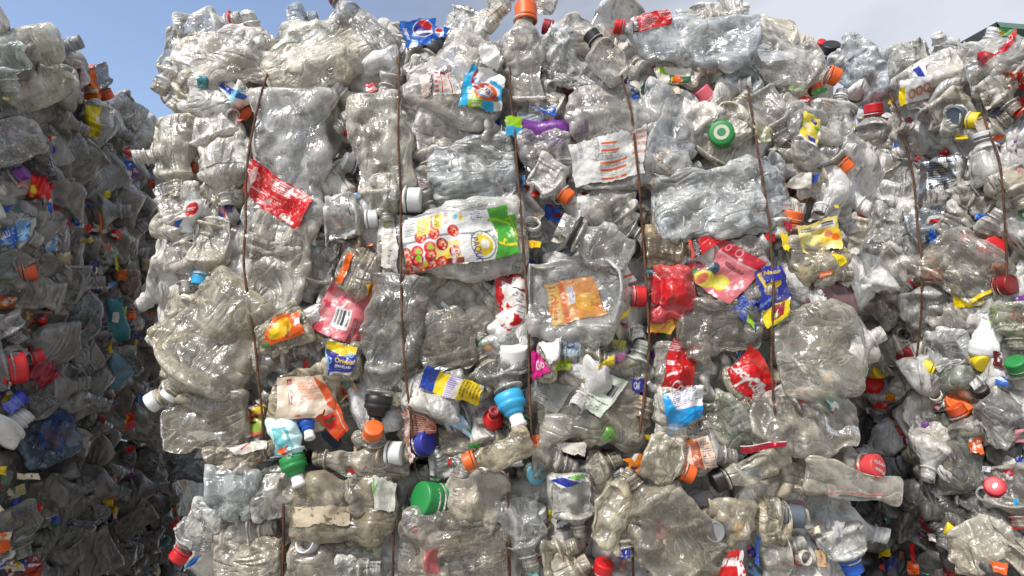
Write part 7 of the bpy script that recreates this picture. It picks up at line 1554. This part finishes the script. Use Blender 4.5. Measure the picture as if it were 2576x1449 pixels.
wire('R', [(2468, 250, 4), (2480, 320, 18), (2512, 400, 10), (2526, 480, 24), (2528, 600, 24), (2530, 700, 10)],
     'rightmost wire on the right hand bale above the red caps', 26, seed=11)

# ------------------------------------------------------------------ descriptions: each thing by its look and by what it lies beside
MARKS = [(1055, 85, 'blue cola wrapper'), (1322, 30, 'tall orange cap on the skyline'), (1815, 333, 'round green cap'), (700, 495, 'torn red label by the leftmost wire'),
         (1150, 600, 'raspberry syrup label'), (1530, 400, 'white paper label with orange bars'), (1385, 325, 'purple foil covered bottle'), (860, 795, 'pink barcode label'),
         (1830, 680, 'pink label with painted fruit'), (1945, 745, 'blue and yellow wrapper'), (1280, 985, 'sky blue cap with white spout'), (728, 1145, 'green cap with white spout'),
         (1058, 1255, 'very large green cap'), (510, 850, 'large yellowed bottle'), (2360, 470, 'foil disc'), (770, 1010, 'beige label with tomato print'), (1292, 880, 'broad white screw cap'),
         (1690, 730, 'scrunched red sleeve'), (1602, 745, 'red cap of the large bottle'), (1205, 230, 'white and blue fruit drink label'), (1640, 50, 'red label on the skyline'),
         (2045, 325, 'yellow lemon label'), (2060, 595, 'yellow juice label'), (1710, 915, 'tall red label with white script'), (1885, 950, 'ragged red label'), (1720, 1040, 'white and bright blue label'),
         (1515, 990, 'pale green barcode label'), (1135, 965, 'blue and yellow striped label'), (860, 905, 'blue and yellow sparkling label'), (710, 830, 'orange mango label'), (590, 45, 'red ringed open neck'),
         (1700, 1320, 'big tan crumpled bottle'), (2210, 1174, 'red please recycle cap'), (1818, 1208, 'black ribbed cap in the lower bale'), (1722, 1192, 'orange cap in the lower bale'), (1035, 505, 'large whitish cap'),
         (876, 345, 'bright red cap'), (507, 705, 'sky blue cap under an upright bottle'), (478, 545, 'white label with red spots'), (440, 1405, 'dusty red cap at lower left'), (850, 1280, 'jar caked with dirt'),
         (1190, 1250, 'grey bag shaped bottle'), (1190, 1160, 'orange cap on the seam'), (1065, 1110, 'dark blue ribbed cap'), (2085, 185, 'orange cap on the right shoulder'), (2152, 238, 'cap with round emblem'),
         (2195, 262, 'flat red cap'), (2400, 293, 'oval slate grey cap'), (2463, 303, 'lemon yellow cap'), (2510, 125, 'jagged red film'), (2177, 523, 'scarlet cap'), (2222, 722, 'three stacked caps'), (2350, 680, 'salmon pink cap'),
         (2503, 620, 'large glossy red cap'), (2475, 915, 'round yellow cap'), (2550, 908, 'bright green cap at the right'), (2405, 1015, 'paired orange caps'), (2310, 1080, 'purple cap'), (2503, 1222, 'raspberry red cap'),
         (225, 210, 'dirty orange label'), (235, 300, 'torn yellow label'), (66, 432, 'violet cap'), (85, 678, 'orange cap in the shade'), (55, 922, 'very large ribbed red cap'), (115, 955, 'strawberry coloured bottle'),
         (125, 1100, 'dark blue pouch'), (290, 850, 'teal rag'), (326, 803, 'hanging orange cap'), (265, 1230, 'red wrapper arc'), (45, 525, 'ribbed grey cap'), (298, 590, 'small red cap in the shade'), (85, 1420, 'dark red label with script'),
         (2340, 1300, 'deep red cap'), (2375, 1325, 'dull yellow cap'), (560, 235, 'blue and white label'), (1055, 950, 'teal scrap by the second wire'), (1550, 1300, 'tan banana shaped bottle'), (2010, 1300, 'slate grey cap below'),
         (940, 1077, 'orange cap above the seam'), (1413, 488, 'orange cap by the white paper'), (2120, 418, 'orange cap right of the juice bottles'), (1578, 626, 'half open black cap'), (80, 170, 'big hazy corner bottle'), (2075, 880, 'very large hazy round bottle')]
def where(dx, dy):
    a = math.degrees(math.atan2(-dy, dx)) % 360
    return ['right of', 'up and right of', 'above', 'up and left of', 'left of', 'down and left of', 'below', 'down and right of'][int((a + 22.5) // 45) % 8]
SEEN = set()
def settle(o, desc, u, v):
    near = sorted(MARKS, key=lambda m: math.hypot(m[0] - u, m[1] - v))
    own = set(w for w in desc.lower().split() if len(w) > 3)
    opts = []
    for m in near[:14]:
        dd = math.hypot(m[0] - u, m[1] - v)
        if dd < 34: continue
        adv = 'just ' if dd < 90 else ''
        ph = '%s%s the %s' % (adv, where(u - m[0], v - m[1]), m[2])
        opts.append(ph)
    w0 = desc.split()
    cand = [desc + ' ' + p for p in opts if len((desc + ' ' + p).split()) <= 16]
    if not cand: cand = [' '.join(w0[:7]) + ' ' + p for p in opts if len(p.split()) <= 9]
    short = [c for c in cand if c not in SEEN]
    if len(w0) >= 8 and desc not in SEEN and not short: return desc
    s = short[0] if short else cand[0] + ' too'
    return s
for o, desc, u, v in THINGS:
    if o.get('label'): continue
    s = settle(o, desc, u, v); SEEN.add(s); o['label'] = s
